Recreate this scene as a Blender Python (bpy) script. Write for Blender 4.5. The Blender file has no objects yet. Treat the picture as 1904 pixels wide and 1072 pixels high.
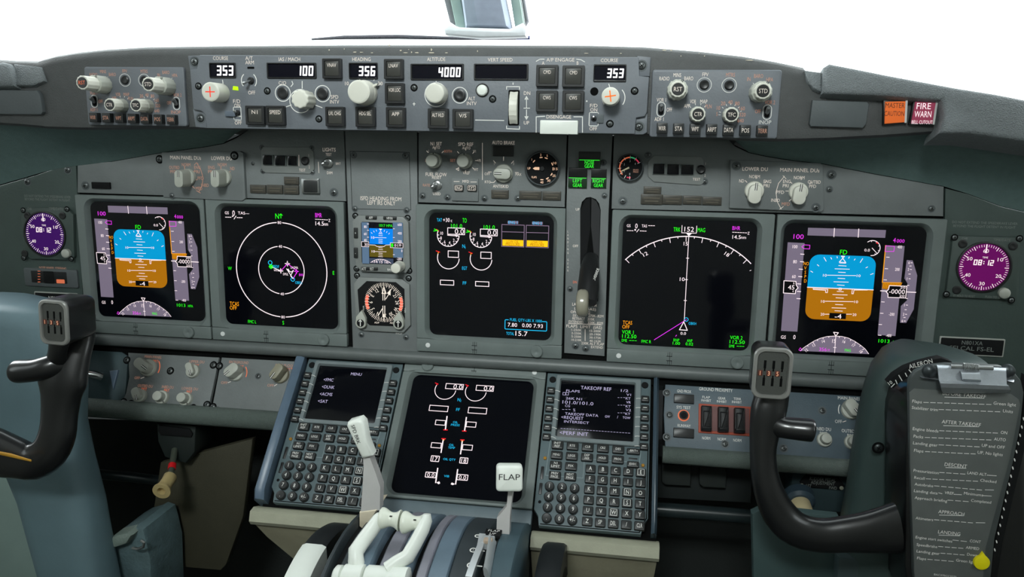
import bpy, bmesh, math, random
from math import pi, sin, cos, tan, radians as rd, atan2, sqrt
from mathutils import Vector as V3, Matrix
random.seed(7)
scn = bpy.context.scene
COL = scn.collection
# ------------------------------------------------------------------ frames
# The whole flight deck is laid out in the main panel's own frame: x across, y up the panel, z out towards the crew.
# ROOT stands that frame in the room: the panel leans 12 degrees away at its top, its middle 0.92 m over the floor.
TILT = rd(12.0)
ROOT = Matrix(((1, 0, 0, 0), (0, sin(TILT), -cos(TILT), 0), (0, cos(TILT), sin(TILT), 0.92), (0, 0, 0, 1)))
# ------------------------------------------------------------------ camera
F_PX = 1450.05
CAM = V3((.20509, .18087, 1.03471))
rx, ry, rz = -.18538, .1476, .01632
RC = Matrix.Rotation(ry, 3, 'Y') @ Matrix.Rotation(rx, 3, 'X') @ Matrix.Rotation(rz, 3, 'Z')
cd = bpy.data.cameras.new('camera'); cam = bpy.data.objects.new('camera', cd); COL.objects.link(cam)
cd.sensor_width = 36.0; cd.sensor_fit = 'HORIZONTAL'; cd.lens = F_PX * 36.0 / 1904.0
cd.clip_start = .02; cd.clip_end = 200
cam.matrix_world = ROOT @ Matrix.Translation(CAM) @ RC.to_4x4()
scn.camera = cam
# ------------------------------------------------------------------ view, world, lights
scn.view_settings.view_transform = 'Standard'; scn.view_settings.look = 'None'
scn.view_settings.exposure = 0.0; scn.view_settings.gamma = 1.0; scn.view_settings.use_curve_mapping = False
SKY = 3.2
w = bpy.data.worlds.new('overcast_sky'); scn.world = w; w.use_nodes = True
wn = w.node_tree; bg = wn.nodes['Background']
bg.inputs[0].default_value = (.93, .985, 1.0, 1); bg.inputs[1].default_value = SKY
def daylight(name, loc, rot, sx, sy, power, color=(.93, .985, 1.0)):
    """soft daylight lamp outside an opening of the cabin; the roof one is an added fill"""
    l = bpy.data.lights.new(name, 'AREA'); l.shape = 'RECTANGLE'; l.size = sx; l.size_y = sy
    l.energy = power; l.color = color
    o = bpy.data.objects.new(name, l); COL.objects.link(o); o.location = loc; o.rotation_euler = rot
    return o
daylight('daylight_left_window', (-1.5, 0.75, 1.55), (0, rd(-78), 0), .7, 1.3, 24)
daylight('daylight_right_window', (1.5, 0.75, 1.55), (0, rd(78), 0), .7, 1.3, 24)
daylight('added_roof_fill', (0.0, -2.20, 2.90), (rd(49), 0, 0), .6, .5, 66, (.97, 1, .995))  # added lamp, set behind an invented ceiling opening to favour the panel's middle

# ------------------------------------------------------------------ rays from the picture to real planes of the deck
def ray(x, y):
    return RC @ V3(((x - 952) / F_PX, -(y - 536) / F_PX, -1))
def onz(x, y, z=0.0):
    d = ray(x, y); return CAM + d * ((z - CAM.z) / d.z)
def onx(x, y, X):
    d = ray(x, y); return CAM + d * ((X - CAM.x) / d.x)
def ony(x, y, Y):
    d = ray(x, y); return CAM + d * ((Y - CAM.y) / d.y)
class Frame:
    def __init__(s, O, t=0.0):
        s.O = V3(O); s.t = t
        s.V = V3((0, cos(t), -sin(t))); s.N = V3((0, sin(t), cos(t)))
        s.M = Matrix.Translation(s.O) @ Matrix.Rotation(-t, 4, 'X')
    def uv(s, x, y, d=0.0):
        r = ray(x, y); k = ((s.O + s.N * d - CAM) @ s.N) / (r @ s.N); P = CAM + r * k
        return V3((P.x, (P - s.O) @ s.V))
    def mat(s, u, v, d=0.0, spin=0.0):
        return ROOT @ s.M @ Matrix.Translation((u, v, d)) @ Matrix.Rotation(spin, 4, 'Z')
FM = Frame((0, 0, 0))                       # main panel
FG = Frame((0, .2281, .0966))               # glareshield face
FP = Frame((0, -.20522, .06514), .76833)    # forward aisle stand
FK = Frame((0, -.139, 0), .5)               # lighting panels under the rail

# ------------------------------------------------------------------ materials
MATS = {}
def lin(c):
    return tuple(((v / 255) / 12.92 if v / 255 <= .04045 else ((v / 255 + .055) / 1.055) ** 2.4) for v in c)
def mat(name, rgb, rough=.5, metal=0.0, bump=0.0, scale=60.0, var=.06, coat=0.0, spec=.5, kind='noise'):
    """procedural principled surface: a little mottling of the colour and, where bump > 0, a fine grain"""
    if name in MATS: return MATS[name]
    m = bpy.data.materials.new(name); m.use_nodes = True; nt = m.node_tree; N = nt.nodes; L = nt.links
    b = N['Principled BSDF']; b.inputs['Roughness'].default_value = rough; b.inputs['Metallic'].default_value = metal
    b.inputs['Coat Weight'].default_value = coat; b.inputs['Specular IOR Level'].default_value = spec
    c = lin(rgb)
    tc = N.new('ShaderNodeTexCoord'); nz = N.new('ShaderNodeTexNoise'); nz.inputs['Scale'].default_value = scale
    nz.inputs['Detail'].default_value = 4; L.new(tc.outputs['Object'], nz.inputs['Vector'])
    rp = N.new('ShaderNodeValToRGB'); e = rp.color_ramp.elements
    e[0].position = .3; e[1].position = .7
    e[0].color = tuple(v * (1 - var) for v in c) + (1,); e[1].color = tuple(min(1, v * (1 + var)) for v in c) + (1,)
    L.new(nz.outputs['Fac'], rp.inputs[0]); L.new(rp.outputs[0], b.inputs['Base Color'])
    if bump > 0:
        bm_ = N.new('ShaderNodeBump'); bm_.inputs['Strength'].default_value = min(1, bump); bm_.inputs['Distance'].default_value = .002
        if kind == 'leather':
            vo = N.new('ShaderNodeTexVoronoi'); vo.inputs['Scale'].default_value = scale * 5; vo.feature = 'SMOOTH_F1'
            L.new(tc.outputs['Object'], vo.inputs['Vector']); L.new(vo.outputs['Distance'], bm_.inputs['Height'])
        else:
            n2 = N.new('ShaderNodeTexNoise'); n2.inputs['Scale'].default_value = scale * 8; n2.inputs['Detail'].default_value = 2
            L.new(tc.outputs['Object'], n2.inputs['Vector']); L.new(n2.outputs['Fac'], bm_.inputs['Height'])
        L.new(bm_.outputs[0], b.inputs['Normal'])
    MATS[name] = m; return m
def lit(name, rgb, k=1.0, base=None):
    """something that gives off light: a display stroke, a lit legend"""
    if name in MATS: return MATS[name]
    m = bpy.data.materials.new(name); m.use_nodes = True; b = m.node_tree.nodes['Principled BSDF']
    c = lin(rgb); b.inputs['Base Color'].default_value = tuple(v * .25 for v in c) + (1,) if base is None else lin(base) + (1,)
    b.inputs['Roughness'].default_value = .6; b.inputs['Specular IOR Level'].default_value = .1
    b.inputs['Emission Color'].default_value = c + (1,); b.inputs['Emission Strength'].default_value = k
    MATS[name] = m; return m
def glassy(name, rgb, rough=.12, spec=.5):
    return mat(name, rgb, rough, var=.02, spec=spec)
def pane_mat(name='window_glass'):
    if name in MATS: return MATS[name]
    m = bpy.data.materials.new(name); m.use_nodes = True; nt = m.node_tree
    for n in list(nt.nodes):
        if n.type != 'OUTPUT_MATERIAL': nt.nodes.remove(n)
    o = nt.nodes['Material Output']; t = nt.nodes.new('ShaderNodeBsdfTransparent'); g = nt.nodes.new('ShaderNodeBsdfGlossy')
    t.inputs[0].default_value = (.97, .99, .985, 1); g.inputs['Roughness'].default_value = .05
    x = nt.nodes.new('ShaderNodeMixShader'); x.inputs[0].default_value = .05
    nt.links.new(t.outputs[0], x.inputs[1]); nt.links.new(g.outputs[0], x.inputs[2]); nt.links.new(x.outputs[0], o.inputs[0])
    MATS[name] = m; return m
GREY = mat('panel_grey', (112, 117, 117), .55, bump=.12, scale=40)
GREY2 = mat('panel_grey_bright', (124, 128, 126), .5, bump=.1, scale=40)
GREYD = mat('panel_grey_dark', (84, 90, 92), .6, bump=.15, scale=40)
GREYO = mat('outboard_grey_shaded', (62, 76, 72), .6, bump=.15, scale=30)  # panel grey made darker and greener to carry the shade at the ends
BEZ = mat('bezel_grey', (110, 119, 117), .42, bump=.06, scale=40)
MCPG = mat('mode_panel_grey', (106, 111, 117), .5, bump=.12, scale=40)
PADM = mat('glareshield_vinyl', (116, 122, 124), .58, bump=.6, scale=170, kind='leather')
HOODM = mat('glareshield_moulding', (74, 76, 76), .6, bump=.3, scale=90)
UNDER = mat('flock_hazed', (104, 124, 122), .95, bump=.3, scale=120, spec=.1)  # black flock lifted to a mid grey that stands in for haze
BLACK = mat('black_plastic', (26, 27, 28), .38, var=.1)
BLACKM = mat('black_matt', (20, 21, 22), .8, spec=.2)
KEY = mat('key_black', (34, 36, 36), .45)
KEYF = mat('key_face', (58, 58, 54), .4)
AMBF = mat('annunciator_cap', (66, 63, 56), .45, var=.15, scale=200)
KNOB = mat('knob_ivory', (216, 215, 203), .45, var=.03)
KNOBG = mat('knob_grey', (176, 178, 168), .45, var=.03)
WHITE = mat('lever_white', (232, 236, 228), .35, var=.02)
SHANK = mat('lever_shank_grey', (176, 174, 172), .4, var=.04)
STEEL = mat('steel', (170, 172, 172), .28, metal=.9)
SCREWM = mat('screw_steel', (104, 108, 108), .38, metal=.7, var=.15)
GOLD = mat('brass_fastener', (190, 140, 60), .35, metal=.6)
BLUEG = mat('rail_blue_grey', (92, 110, 128), .35, bump=.05)
BEIGE = mat('stand_beige', (166, 166, 146), .55, bump=.1)
INK = mat('black_ink', (14, 14, 14), .6)
WINK = mat('white_ink', (236, 235, 230), .6)
GINK = mat('faded_ink', (126, 132, 128), .7)
LEG = lit('legend_warm', (206, 194, 184), .34, (214, 205, 196))
LEGS = lit('legend_salmon', (216, 150, 124), .28, (170, 134, 118))
LEGR = lit('legend_orange', (238, 116, 78), .45, (190, 110, 80))
SLOT = mat('gap_black', (12, 13, 13), .9, spec=.1)
GLASS = glassy('display_glass', (8, 9, 15), .10, .45)
GLASSB = glassy('display_glass_small', (16, 16, 26), .12, .4)
sW = lit('stroke_white', (255, 236, 240), 1.0); sG = lit('stroke_green', (40, 255, 30), .95); sC = lit('stroke_cyan', (30, 190, 240), .95)
sM = lit('stroke_magenta', (236, 60, 240), .95); sA = lit('stroke_amber', (250, 160, 20), .95); sR = lit('stroke_red', (240, 30, 40), .95)
sSKY = lit('attitude_sky', (0, 152, 208), .92); sGND = lit('attitude_ground', (168, 106, 8), .95); sTAPE = lit('tape_grey', (118, 108, 126), .9)
sK = lit('stroke_black', (4, 4, 6), 1.0); sLAV = lit('box_lavender', (128, 108, 130), .9); sDIM = lit('cdu_stroke', (188, 180, 214), .85)
sLED = lit('led_white', (255, 255, 255), 1.3); sNG = lit('lamp_green', (60, 255, 60), 1.0)
sBL = lit('standby_sky', (0, 128, 232), .9); sBR = lit('standby_ground', (92, 80, 20), .9); sTB = lit('standby_tape', (88, 112, 138), .9)

# ------------------------------------------------------------------ mesh builder
def rrect(cx, cy, w, h, r, n=4):
    r = min(r, w / 2 - 1e-6, h / 2 - 1e-6); pts = []
    for (sx, sy, a0) in ((1, -1, -90), (1, 1, 0), (-1, 1, 90), (-1, -1, 180)):
        for k in range(n + 1):
            a = rd(a0 + 90 * k / n); pts.append((cx + sx * (w / 2 - r) + r * cos(a), cy + sy * (h / 2 - r) + r * sin(a)))
    return pts
def circ(cx, cy, r, n=24, a0=0):
    return [(cx + r * cos(a0 + 2 * pi * k / n), cy + r * sin(a0 + 2 * pi * k / n)) for k in range(n)]
def inset(pts, d):
    n = len(pts); out = []
    for i in range(n):
        a, b, c = V3(pts[i - 1]), V3(pts[i]), V3(pts[(i + 1) % n])
        e1 = (b - a); e2 = (c - b)
        if e1.length < 1e-9: e1 = e2
        if e2.length < 1e-9: e2 = e1
        n1 = V3((-e1.y, e1.x)).normalized(); n2 = V3((-e2.y, e2.x)).normalized(); m = n1 + n2
        if m.length < 1e-6: m = n1
        m.normalize(); k = d / max(.35, m @ n1); out.append((b.x + m.x * k, b.y + m.y * k))
    return out
def ccw(p):
    s = sum(p[i - 1][0] * p[i][1] - p[i][0] * p[i - 1][1] for i in range(len(p)))
    return list(p) if s > 0 else list(reversed(p))
_txt = {}
def glyphs(s, bold=0.0):
    bold = 0.0; k = (s, bold)
    if k in _txt: return _txt[k]
    c = bpy.data.curves.new('lettering', 'FONT'); c.body = s; c.resolution_u = 2; c.size = 1; c.offset = bold; c.fill_mode = 'FRONT'
    o = bpy.data.objects.new('lettering', c); me = bpy.data.meshes.new_from_object(o)
    vs = [(v.co.x, v.co.y) for v in me.vertices]; fs = [tuple(p.vertices) for p in me.polygons]
    bpy.data.meshes.remove(me); bpy.data.objects.remove(o); bpy.data.curves.remove(c)
    if not vs: vs = [(0, 0), (1, 0), (1, 1)]; fs = []
    x0 = min(v[0] for v in vs); x1 = max(v[0] for v in vs)
    _txt[k] = ([((v[0] - x0) / (x1 - x0), v[1] / .7 ) for v in vs], fs, (x1 - x0) / .7)
    return _txt[k]
SEG = {'0': 'abcdef', '1': 'bc', '2': 'abged', '3': 'abgcd', '4': 'fgbc', '5': 'afgcd', '6': 'afgedc', '7': 'abc', '8': 'abcdefg', '9': 'abcdfg'}
class MB:
    def __init__(s): s.v = []; s.f = []; s.m = []; s.mats = []
    def mi(s, m):
        if m not in s.mats: s.mats.append(m)
        return s.mats.index(m)
    def add(s, vs, fs, m, X=None):
        o = len(s.v); k = s.mi(m)
        s.v += [tuple(X @ V3(v)) if X is not None else tuple(v) for v in vs]
        for f in fs: s.f.append(tuple(o + i for i in f)); s.m.append(k)
        return s
    def rings(s, rs, m, cap0=True, cap1=True, closed=True, X=None):
        n = len(rs[0]); vs = [p for r in rs for p in r]; fs = []
        for a in range(len(rs) - 1):
            for i in range(n if closed else n - 1):
                j = (i + 1) % n; fs.append((a * n + i, a * n + j, (a + 1) * n + j, (a + 1) * n + i))
        if cap0: fs.append(tuple(reversed(range(n))))
        if cap1: fs.append(tuple(range((len(rs) - 1) * n, len(rs) * n)))
        return s.add(vs, fs, m, X)
    def prism(s, pts, z0, z1, m, ch=0.0, X=None):
        pts = ccw(pts); r = [[(x, y, z0) for x, y in pts]]
        if ch > 0:
            r.append([(x, y, z1 - ch) for x, y in pts]); r.append([(x, y, z1 - ch * .3) for x, y in inset(pts, ch * .3)]); r.append([(x, y, z1) for x, y in inset(pts, ch)])
        else: r.append([(x, y, z1) for x, y in pts])
        return s.rings(r, m, X=X)
    def box(s, cx, cy, w, h, z0, z1, m, r=.0006, ch=.0005, X=None):
        return s.prism(rrect(cx, cy, w, h, r, 2), z0, z1, m, ch, X)
    def hollow(s, outer, inner, z0, z1, zi, m, ch=.001, lip=.004, X=None):
        """plate with an opening: outer outline, chamfered lip sloping down to the opening"""
        o2 = inset(outer, ch); i2 = inset(inner, -lip)
        R = [[(x, y, z0) for x, y in outer], [(x, y, z1 - ch) for x, y in outer], [(x, y, z1) for x, y in o2], [(x, y, z1) for x, y in i2],
             [(x, y, zi) for x, y in inner], [(x, y, z0) for x, y in inner]]
        s.rings(R, m, False, False, X=X)
        n = len(outer); return s
    def lathe(s, prof, m, n=28, cx=0, cy=0, flute=0, fd=0.0, X=None, cap0=True):
        R = []
        for r, z in prof:
            R.append([(cx + (r - (fd * (.5 + .5 * cos(flute * 2 * pi * k / n)) if flute else 0)) * cos(2 * pi * k / n), cy + (r - (fd * (.5 + .5 * cos(flute * 2 * pi * k / n)) if flute else 0)) * sin(2 * pi * k / n), z) for k in range(n)])
        return s.rings(R, m, cap0, True, X=X)
    def cyl(s, cx, cy, r, z0, z1, m, ch=.0004, n=20, X=None):
        return s.lathe([(r, z0), (r, z1 - ch), (max(r - ch, 1e-5), z1)], m, n, cx, cy, X=X)
    def ring(s, cx, cy, r0, r1, z, m, a0=0, a1=360, n=40, th=.0002, X=None):
        """flat annulus or arc; angles in degrees, counter-clockwise from +x"""
        full = abs(a1 - a0) >= 360; k = max(2, int(n * abs(a1 - a0) / 360)); vs = []; fs = []
        for i in range(k + (0 if full else 1)):
            a = rd(a0 + (a1 - a0) * i / k); vs += [(cx + r0 * cos(a), cy + r0 * sin(a), z), (cx + r1 * cos(a), cy + r1 * sin(a), z)]
        N = len(vs) // 2
        for i in range(k):
            j = (i + 1) % N; q = (2 * i, 2 * i + 1, 2 * j + 1, 2 * j); fs.append(q if a1 > a0 else q[::-1])
        return s.add(vs, fs, m, X)
    def line(s, pts, w, z, m, closed=False, X=None):
        n = len(pts)
        for i in range(n if closed else n - 1):
            a = V3(pts[i][:2]); b = V3(pts[(i + 1) % n][:2]); d = b - a
            if d.length < 1e-7: continue
            d.normalize(); p = V3((-d.y, d.x)) * w / 2; e = d * w * .35
            q = [a - e - p, b + e - p, b + e + p, a - e + p]
            s.add([(v.x, v.y, z) for v in q], [(0, 1, 2, 3)], m, X)
        return s
    def flat(s, pts, z, m, X=None):
        pts = ccw(pts); return s.add([(p[0], p[1], z) for p in pts], [tuple(range(len(pts)))], m, X)
    def text(s, t, cx, cy, h, m, z, w=None, al='c', ang=0.0, bold=0.0, cond=.78, X=None):
        vs, fs, asp = glyphs(t, bold)
        W = w if w and len(t) > 1 else asp * h * cond; x0 = {'c': -W / 2, 'l': 0, 'r': -W}[al]; ca, sa = cos(ang), sin(ang); out = []
        for x, y in vs:
            X_ = x0 + x * W; Y_ = (y - .5) * h; out.append((cx + X_ * ca - Y_ * sa, cy + X_ * sa + Y_ * ca, z))
        return s.add(out, fs, m, X)
    def seg(s, t, cx, cy, h, w, m, z, gap=.3, lw=.17, sl=.06):
        W = w / (len(t) + gap * (len(t) - 1)); x = cx - w / 2; L_ = h * lw
        for ch in t:
            if ch == ':':
                for yy in (-.18, .18): s.flat(circ(x + W * .3, cy + yy * h, L_ * .6, 8), z, m)
                x += W * .75; continue
            A = {'a': ((0, 1), (1, 1)), 'b': ((1, 1), (1, .5)), 'c': ((1, .5), (1, 0)), 'd': ((0, 0), (1, 0)), 'e': ((0, 0), (0, .5)), 'f': ((0, .5), (0, 1)), 'g': ((0, .5), (1, .5))}
            for k in SEG.get(ch, ''):
                (ax, ay), (bx, by) = A[k]
                P = lambda q, r: (x + L_ / 2 + q * (W - L_) + sl * h * (r - .5), cy - h / 2 + L_ / 2 + r * (h - L_))
                s.line([P(ax, ay), P(bx, by)], L_, z, m)
            x += W * (1 + gap)
        return s
    def tube(s, path, rad, m, n=12, X=None, up=(0, 0, 1), cap=True):
        """sweep of an ellipse: rad = radius or list of (a, b) with b along `up`"""
        P = [V3(p) for p in path]; R = []
        for i, p in enumerate(P):
            t = (P[min(i + 1, len(P) - 1)] - P[max(i - 1, 0)]).normalized(); u = V3(up); u = (u - t * (u @ t))
            if u.length < 1e-4: u = t.orthogonal()
            u.normalize(); q = t.cross(u); r = rad[i] if isinstance(rad, (list, tuple)) else rad
            a, b = r if isinstance(r, (tuple, list)) else (r, r)
            R.append([tuple(p + q * (a * cos(2 * pi * k / n)) + u * (b * sin(2 * pi * k / n))) for k in range(n)])
        return s.rings(R, m, cap, cap, X=X)
    def screw(s, cx, cy, r, z, m=None, hole=True):
        m = m or SCREWM
        if hole: s.ring(cx, cy, r, r * 1.5, z + .0001, SLOT, n=20)
        s.lathe([(r, z), (r, z + r * .18), (r * .7, z + r * .45), (r * .35, z + r * .5)], m, 16, cx, cy)
        a = random.random() * 3
        for k in (0, pi / 2):
            d = V3((cos(a + k), sin(a + k))) * r * .5; s.line([(cx - d.x, cy - d.y), (cx + d.x, cy + d.y)], r * .2, z + r * .56, SLOT)
        return s
    def build(s, name, parent=None, mw=None, sharp=38, subsurf=0, loc=None):
        me = bpy.data.meshes.new(name); me.from_pydata(s.v, [], s.f)
        for m in s.mats: me.materials.append(m)
        me.polygons.foreach_set('material_index', s.m); me.polygons.foreach_set('use_smooth', [True] * len(s.f))
        me.update()
        try: me.set_sharp_from_angle(angle=rd(sharp))
        except Exception: pass
        o = bpy.data.objects.new(name, me); COL.objects.link(o)
        if parent is not None: o.parent = parent
        if mw is not None: o.matrix_world = mw
        if loc is not None: o.location = loc
        if subsurf:
            d = o.modifiers.new('smooth', 'SUBSURF'); d.levels = subsurf; d.render_levels = subsurf
        return o
def fix_normals(o):
    b = bmesh.new(); b.from_mesh(o.data); bmesh.ops.recalc_face_normals(b, faces=b.faces); b.to_mesh(o.data); b.free(); return o
def tag(o, label, cat, group=None, kind=None):
    o['label'] = label; o['category'] = cat
    if group: o['group'] = group
    if kind: o['kind'] = kind
    return o
def thing(name, label, cat, mw, group=None):
    o = bpy.data.objects.new(name, None); COL.objects.link(o); o.empty_display_size = .02; o.matrix_world = mw
    return tag(o, label, cat, group)
def struct(o, label=None, cat=None):
    o['kind'] = 'structure'
    if label: o['label'] = label; o['category'] = cat
    return o
class Unit:
    """a thing that sits in one of the frames; px() turns a measured point into its own x, y"""
    def __init__(s, name, label, cat, F, x, y, d=0.0, group=None):
        s.F = F; s.d = d; s.o = F.uv(x, y, d); s.e = thing(name, label, cat, F.mat(s.o.x, s.o.y, d), group)
    def px(s, x, y, z=0.0):
        p = s.F.uv(x, y, s.d + z) - s.o; return (p.x, p.y)
    def k(s, x, y, z=0.0):
        a = s.F.uv(x, y, s.d + z); b = s.F.uv(x + 1, y, s.d + z); return (b - a).length
    def quad(s, x0, y0, x1, y1, z=0.0):
        """axis-aligned box in the frame from two measured opposite corners: cx, cy, w, h"""
        a = s.px(x0, y0, z); b = s.px(x1, y1, z)
        return ((a[0] + b[0]) / 2, (a[1] + b[1]) / 2, abs(b[0] - a[0]), abs(b[1] - a[1]))
    def outline(s, pts, z=0.0): return [s.px(x, y, z) for x, y in pts]
    def t(s, mb, txt, x, y, h, m, z, w=None, **k):
        c = s.px(x, y, z); q = s.k(x, y, z); return mb.text(txt, c[0], c[1], h * q * .8, m, z, w * q if w else None, **k)
    def add(s, name, mb, parent=None, **k): return mb.build(name, parent or s.e, **k)
def crop(ox, oy, sc): return lambda x, y: (ox + x / sc, oy + y / sc)
# ------------------------------------------------------------------ the setting: cabin shell, windows, glareshield, panel backing
def pw(p): return ROOT @ V3(p)
WALL = mat('cabin_lining', (150, 150, 142), .75, bump=.1, scale=12)
CEIL = mat('ceiling_lining', (196, 196, 188), .8, scale=8)
FLOORM = mat('floor_covering', (58, 60, 58), .85, bump=.3, scale=60)
def wbox(name, x0, x1, y0, y1, z0, z1, m):
    b = MB(); b.prism([(x0, y0), (x1, y0), (x1, y1), (x0, y1)], z0, z1, m); return b.build(name)
struct(wbox('floor', -1.15, 1.15, -2.1, 1.0, -.06, 0, FLOORM))
b = MB()
for x0, x1, y0, y1 in ((-1.15, 1.15, -2.1, -1.50), (-1.15, -.26, -1.50, -.85), (.26, 1.15, -1.50, -.85), (-1.15, 1.15, -.85, -.75)): b.prism([(x0, y0), (x1, y0), (x1, y1), (x0, y1)], 2.0, 2.06, CEIL)  # the gap left here is an added aperture for the roof lamp
struct(b.build('ceiling'))
struct(wbox('ceiling_forward', -1.15, 1.15, -.75, .02, 1.93, 2.0, mat('overhead_dark', (58, 62, 62), .7)))
struct(wbox('wall_back', -1.15, 1.15, -2.16, -2.1, 0, 2.06, WALL))
struct(wbox('wall_front', -1.15, 1.15, .62, .68, 0, .98, mat('bulkhead_dark', (34, 38, 38), .8)))
for sd, nm in ((-1, 'left'), (1, 'right')):
    b = MB(); x0, x1 = (sd * 1.15, sd * 1.1) if sd < 0 else (1.1, 1.15)
    b.prism([(x0, -2.1), (x1, -2.1), (x1, -.02), (x0, -.02)], 0, 1.18, WALL); b.prism([(x0, -.02), (x1, -.02), (x1, .68), (x0, .68)], 0, .98, WALL)
    b.prism([(x0, -2.1), (x1, -2.1), (x1, -1.0), (x0, -1.0)], 1.18, 2.0, WALL); b.prism([(x0, -.55), (x1, -.55), (x1, -.12), (x0, -.12)], 1.18, 1.86, WALL)
    b.prism([(x0, -.12), (x1, -.12), (x1, -.02), (x0, -.02)], 1.18, 2.0, WALL)
    b.prism([(x0, -1.0), (x1, -1.0), (x1, .02), (x0, .02)], 1.86, 2.0, WALL)
    struct(b.build('wall_' + nm))
# windscreens either side of the centre post, and the side windows
def pane(name, pts, nrm, th=.01):
    b = MB(); n = V3(nrm).normalized() * th; P = [V3(p) for p in pts]
    b.rings([[tuple(p) for p in P], [tuple(p + n) for p in P]], pane_mat()); o = b.build(name); fix_normals(o); struct(o); return o
WS_B, WS_T = (.66, 1.0), (.02, 1.93)
pane('window_1', [(-1.08, WS_B[0] - .1, WS_B[1]), (-.085, WS_B[0], WS_B[1]), (-.10, WS_T[0], WS_T[1]), (-1.08, WS_T[0] - .1, WS_T[1])], (0, .8, .6))
pane('window_2', [(.115, WS_B[0], WS_B[1]), (1.08, WS_B[0] - .1, WS_B[1]), (1.08, WS_T[0] - .1, WS_T[1]), (.10, WS_T[0], WS_T[1])], (0, .8, .6))
pane('added_roof_pane', [(-.26, -1.50, 2.01), (.26, -1.50, 2.01), (.26, -.85, 2.01), (-.26, -.85, 2.01)], (0, 0, 1))  # pane over the added ceiling opening that narrows the roof lamp's beam
pane('window_3', [(-1.12, -.99, 1.18), (-1.12, -.56, 1.18), (-1.12, -.56, 1.86), (-1.12, -.99, 1.86)], (-1, 0, 0))
pane('window_4', [(1.12, -.99, 1.18), (1.12, -.56, 1.18), (1.12, -.56, 1.86), (1.12, -.99, 1.86)], (1, 0, 0))
# centre post with its side trims and sill shoe (measured on the plane z = -.5 of the deck)
ZP = -.50
POST = mat('post_grey', (150, 160, 176), .6, bump=.05); TRIMG = mat('post_trim_green', (150, 172, 164), .6); TRIMP = mat('post_seal', (120, 122, 126), .8)
def pz(x, y, z=ZP): return onz(x, y, z)
def bar(name, quad, dz, m, ch=.008):
    """upright bar given by its four measured corners (bottom-left, bottom-right, top-right, top-left), extended upward"""
    P = [pz(*q) for q in quad]
    up = 2.6
    P[2] = P[1] + (P[2] - P[1]) * up; P[3] = P[0] + (P[3] - P[0]) * up
    lean = V3((0, 0, .0))
    b = MB(); pr = [(p.x, p.y) for p in P]; b.prism(pr, 0, dz, m, ch)
    o = b.build(name); o.matrix_world = ROOT @ Matrix.Translation((0, 0, ZP)) ; return o
struct(bar('trim_post', [(872, 58), (955, 60), (930, -60), (856, -60)], .05, POST, .02))
for i, (q, m) in enumerate(((((851, 50), (871, 57), (848, -60), (828, -60)), TRIMG), (((961, 58), (977, 50), (960, -60), (942, -60)), TRIMG),
                            (((838, 42), (850, 50), (827, -60), (812, -60)), TRIMP), (((978, 50), (984, 40), (966, -60), (961, -60)), TRIMP))):
    struct(bar('trim_%d' % (i + 1), q, .02 if i < 2 else .01, m, .004))
SILL = mat('sill_white', (226, 230, 232), .5)
b = MB(); b.prism([tuple(pz(x, y).xy) for x, y in [(846, 52), (862, 57), (955, 60), (978, 49), (986, 62), (984, 74), (900, 76), (838, 70), (835, 60)]], 0, .03, SILL, .006)
o = b.build('trim_post_foot'); o.matrix_world = ROOT @ Matrix.Translation((0, 0, ZP + .02)); struct(o)
b = MB(); s0 = ROOT @ pz(-200, 76); s1 = ROOT @ pz(2200, 120)
b.prism([(-1.1, .12), (1.1, .12), (1.1, .64), (-1.1, .64)], 1.04, 1.12, SILL, .01); pass
# wiper arm parked outside along the left screen
W = thing('windscreen_wiper', 'long thin dark wiper parked low across the bright left windscreen', 'wiper', Matrix.Identity(4))
P = [pw(pz(x, y, -.56)) for x, y in ((580, 73), (640, 69.5), (740, 68.5), (860, 71.5), (960, 72.5))]
MB().tube(P, [(.003, .002), (.004, .004), (.004, .0045), (.004, .003), (.003, .0015)], mat('wiper_grey', (78, 76, 84), .6), 8).build('wiper_blade', W)
P = [pw(pz(x, y, -.58)) for x, y in ((790, 70.5), (880, 71.5), (985, 70))]
MB().tube(P, [(.003, .002), (.004, .003), (.005, .004)], mat('wiper_arm_blue', (70, 76, 120), .5), 8).build('wiper_arm', W)

# ---- glareshield: one long moulding swept across the deck
ZF = .088
TOP = [(-120, 104), (-40, 108), (30, 113), (78, 113), (82, 110), (110, 103), (150, 97), (200, 92), (270, 88), (400, 86), (640, 84), (900, 84), (1100, 85), (1200, 88), (1300, 96), (1380, 105), (1440, 115), (1493, 126),
       (1497, 131), (1526, 136), (1534, 172), (1650, 180), (1760, 190), (1904, 226), (2050, 250)]
BOT = [(-120, 226), (-40, 230), (30, 234), (78, 238), (82, 239), (110, 240), (150, 241), (200, 241), (270, 240), (400, 240), (640, 243), (900, 247), (1100, 250), (1200, 253), (1300, 258), (1380, 261), (1440, 263), (1493, 262),
       (1497, 262), (1526, 261), (1534, 261), (1650, 255), (1760, 247), (1904, 260), (2050, 276)]
def panel_top(px):
    T = [(-160, 392), (-60, 362), (0, 342), (63, 324), (101, 312), (207, 299), (290, 284), (348, 276), (385, 271), (416, 265), (440, 254), (466, 240), (1345, 256), (1367, 270), (1392, 282), (1424, 289), (1474, 297), (1530, 303), (1627, 322), (1754, 345), (1800, 359), (1861, 382), (1904, 392), (2060, 410)]
    for a, c in zip(T, T[1:]):
        if a[0] <= px <= c[0]: return a[1] + (c[1] - a[1]) * (px - a[0]) / (c[0] - a[0])
    return T[0][1] if px < 0 else T[-1][1]
rows = []
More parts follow.
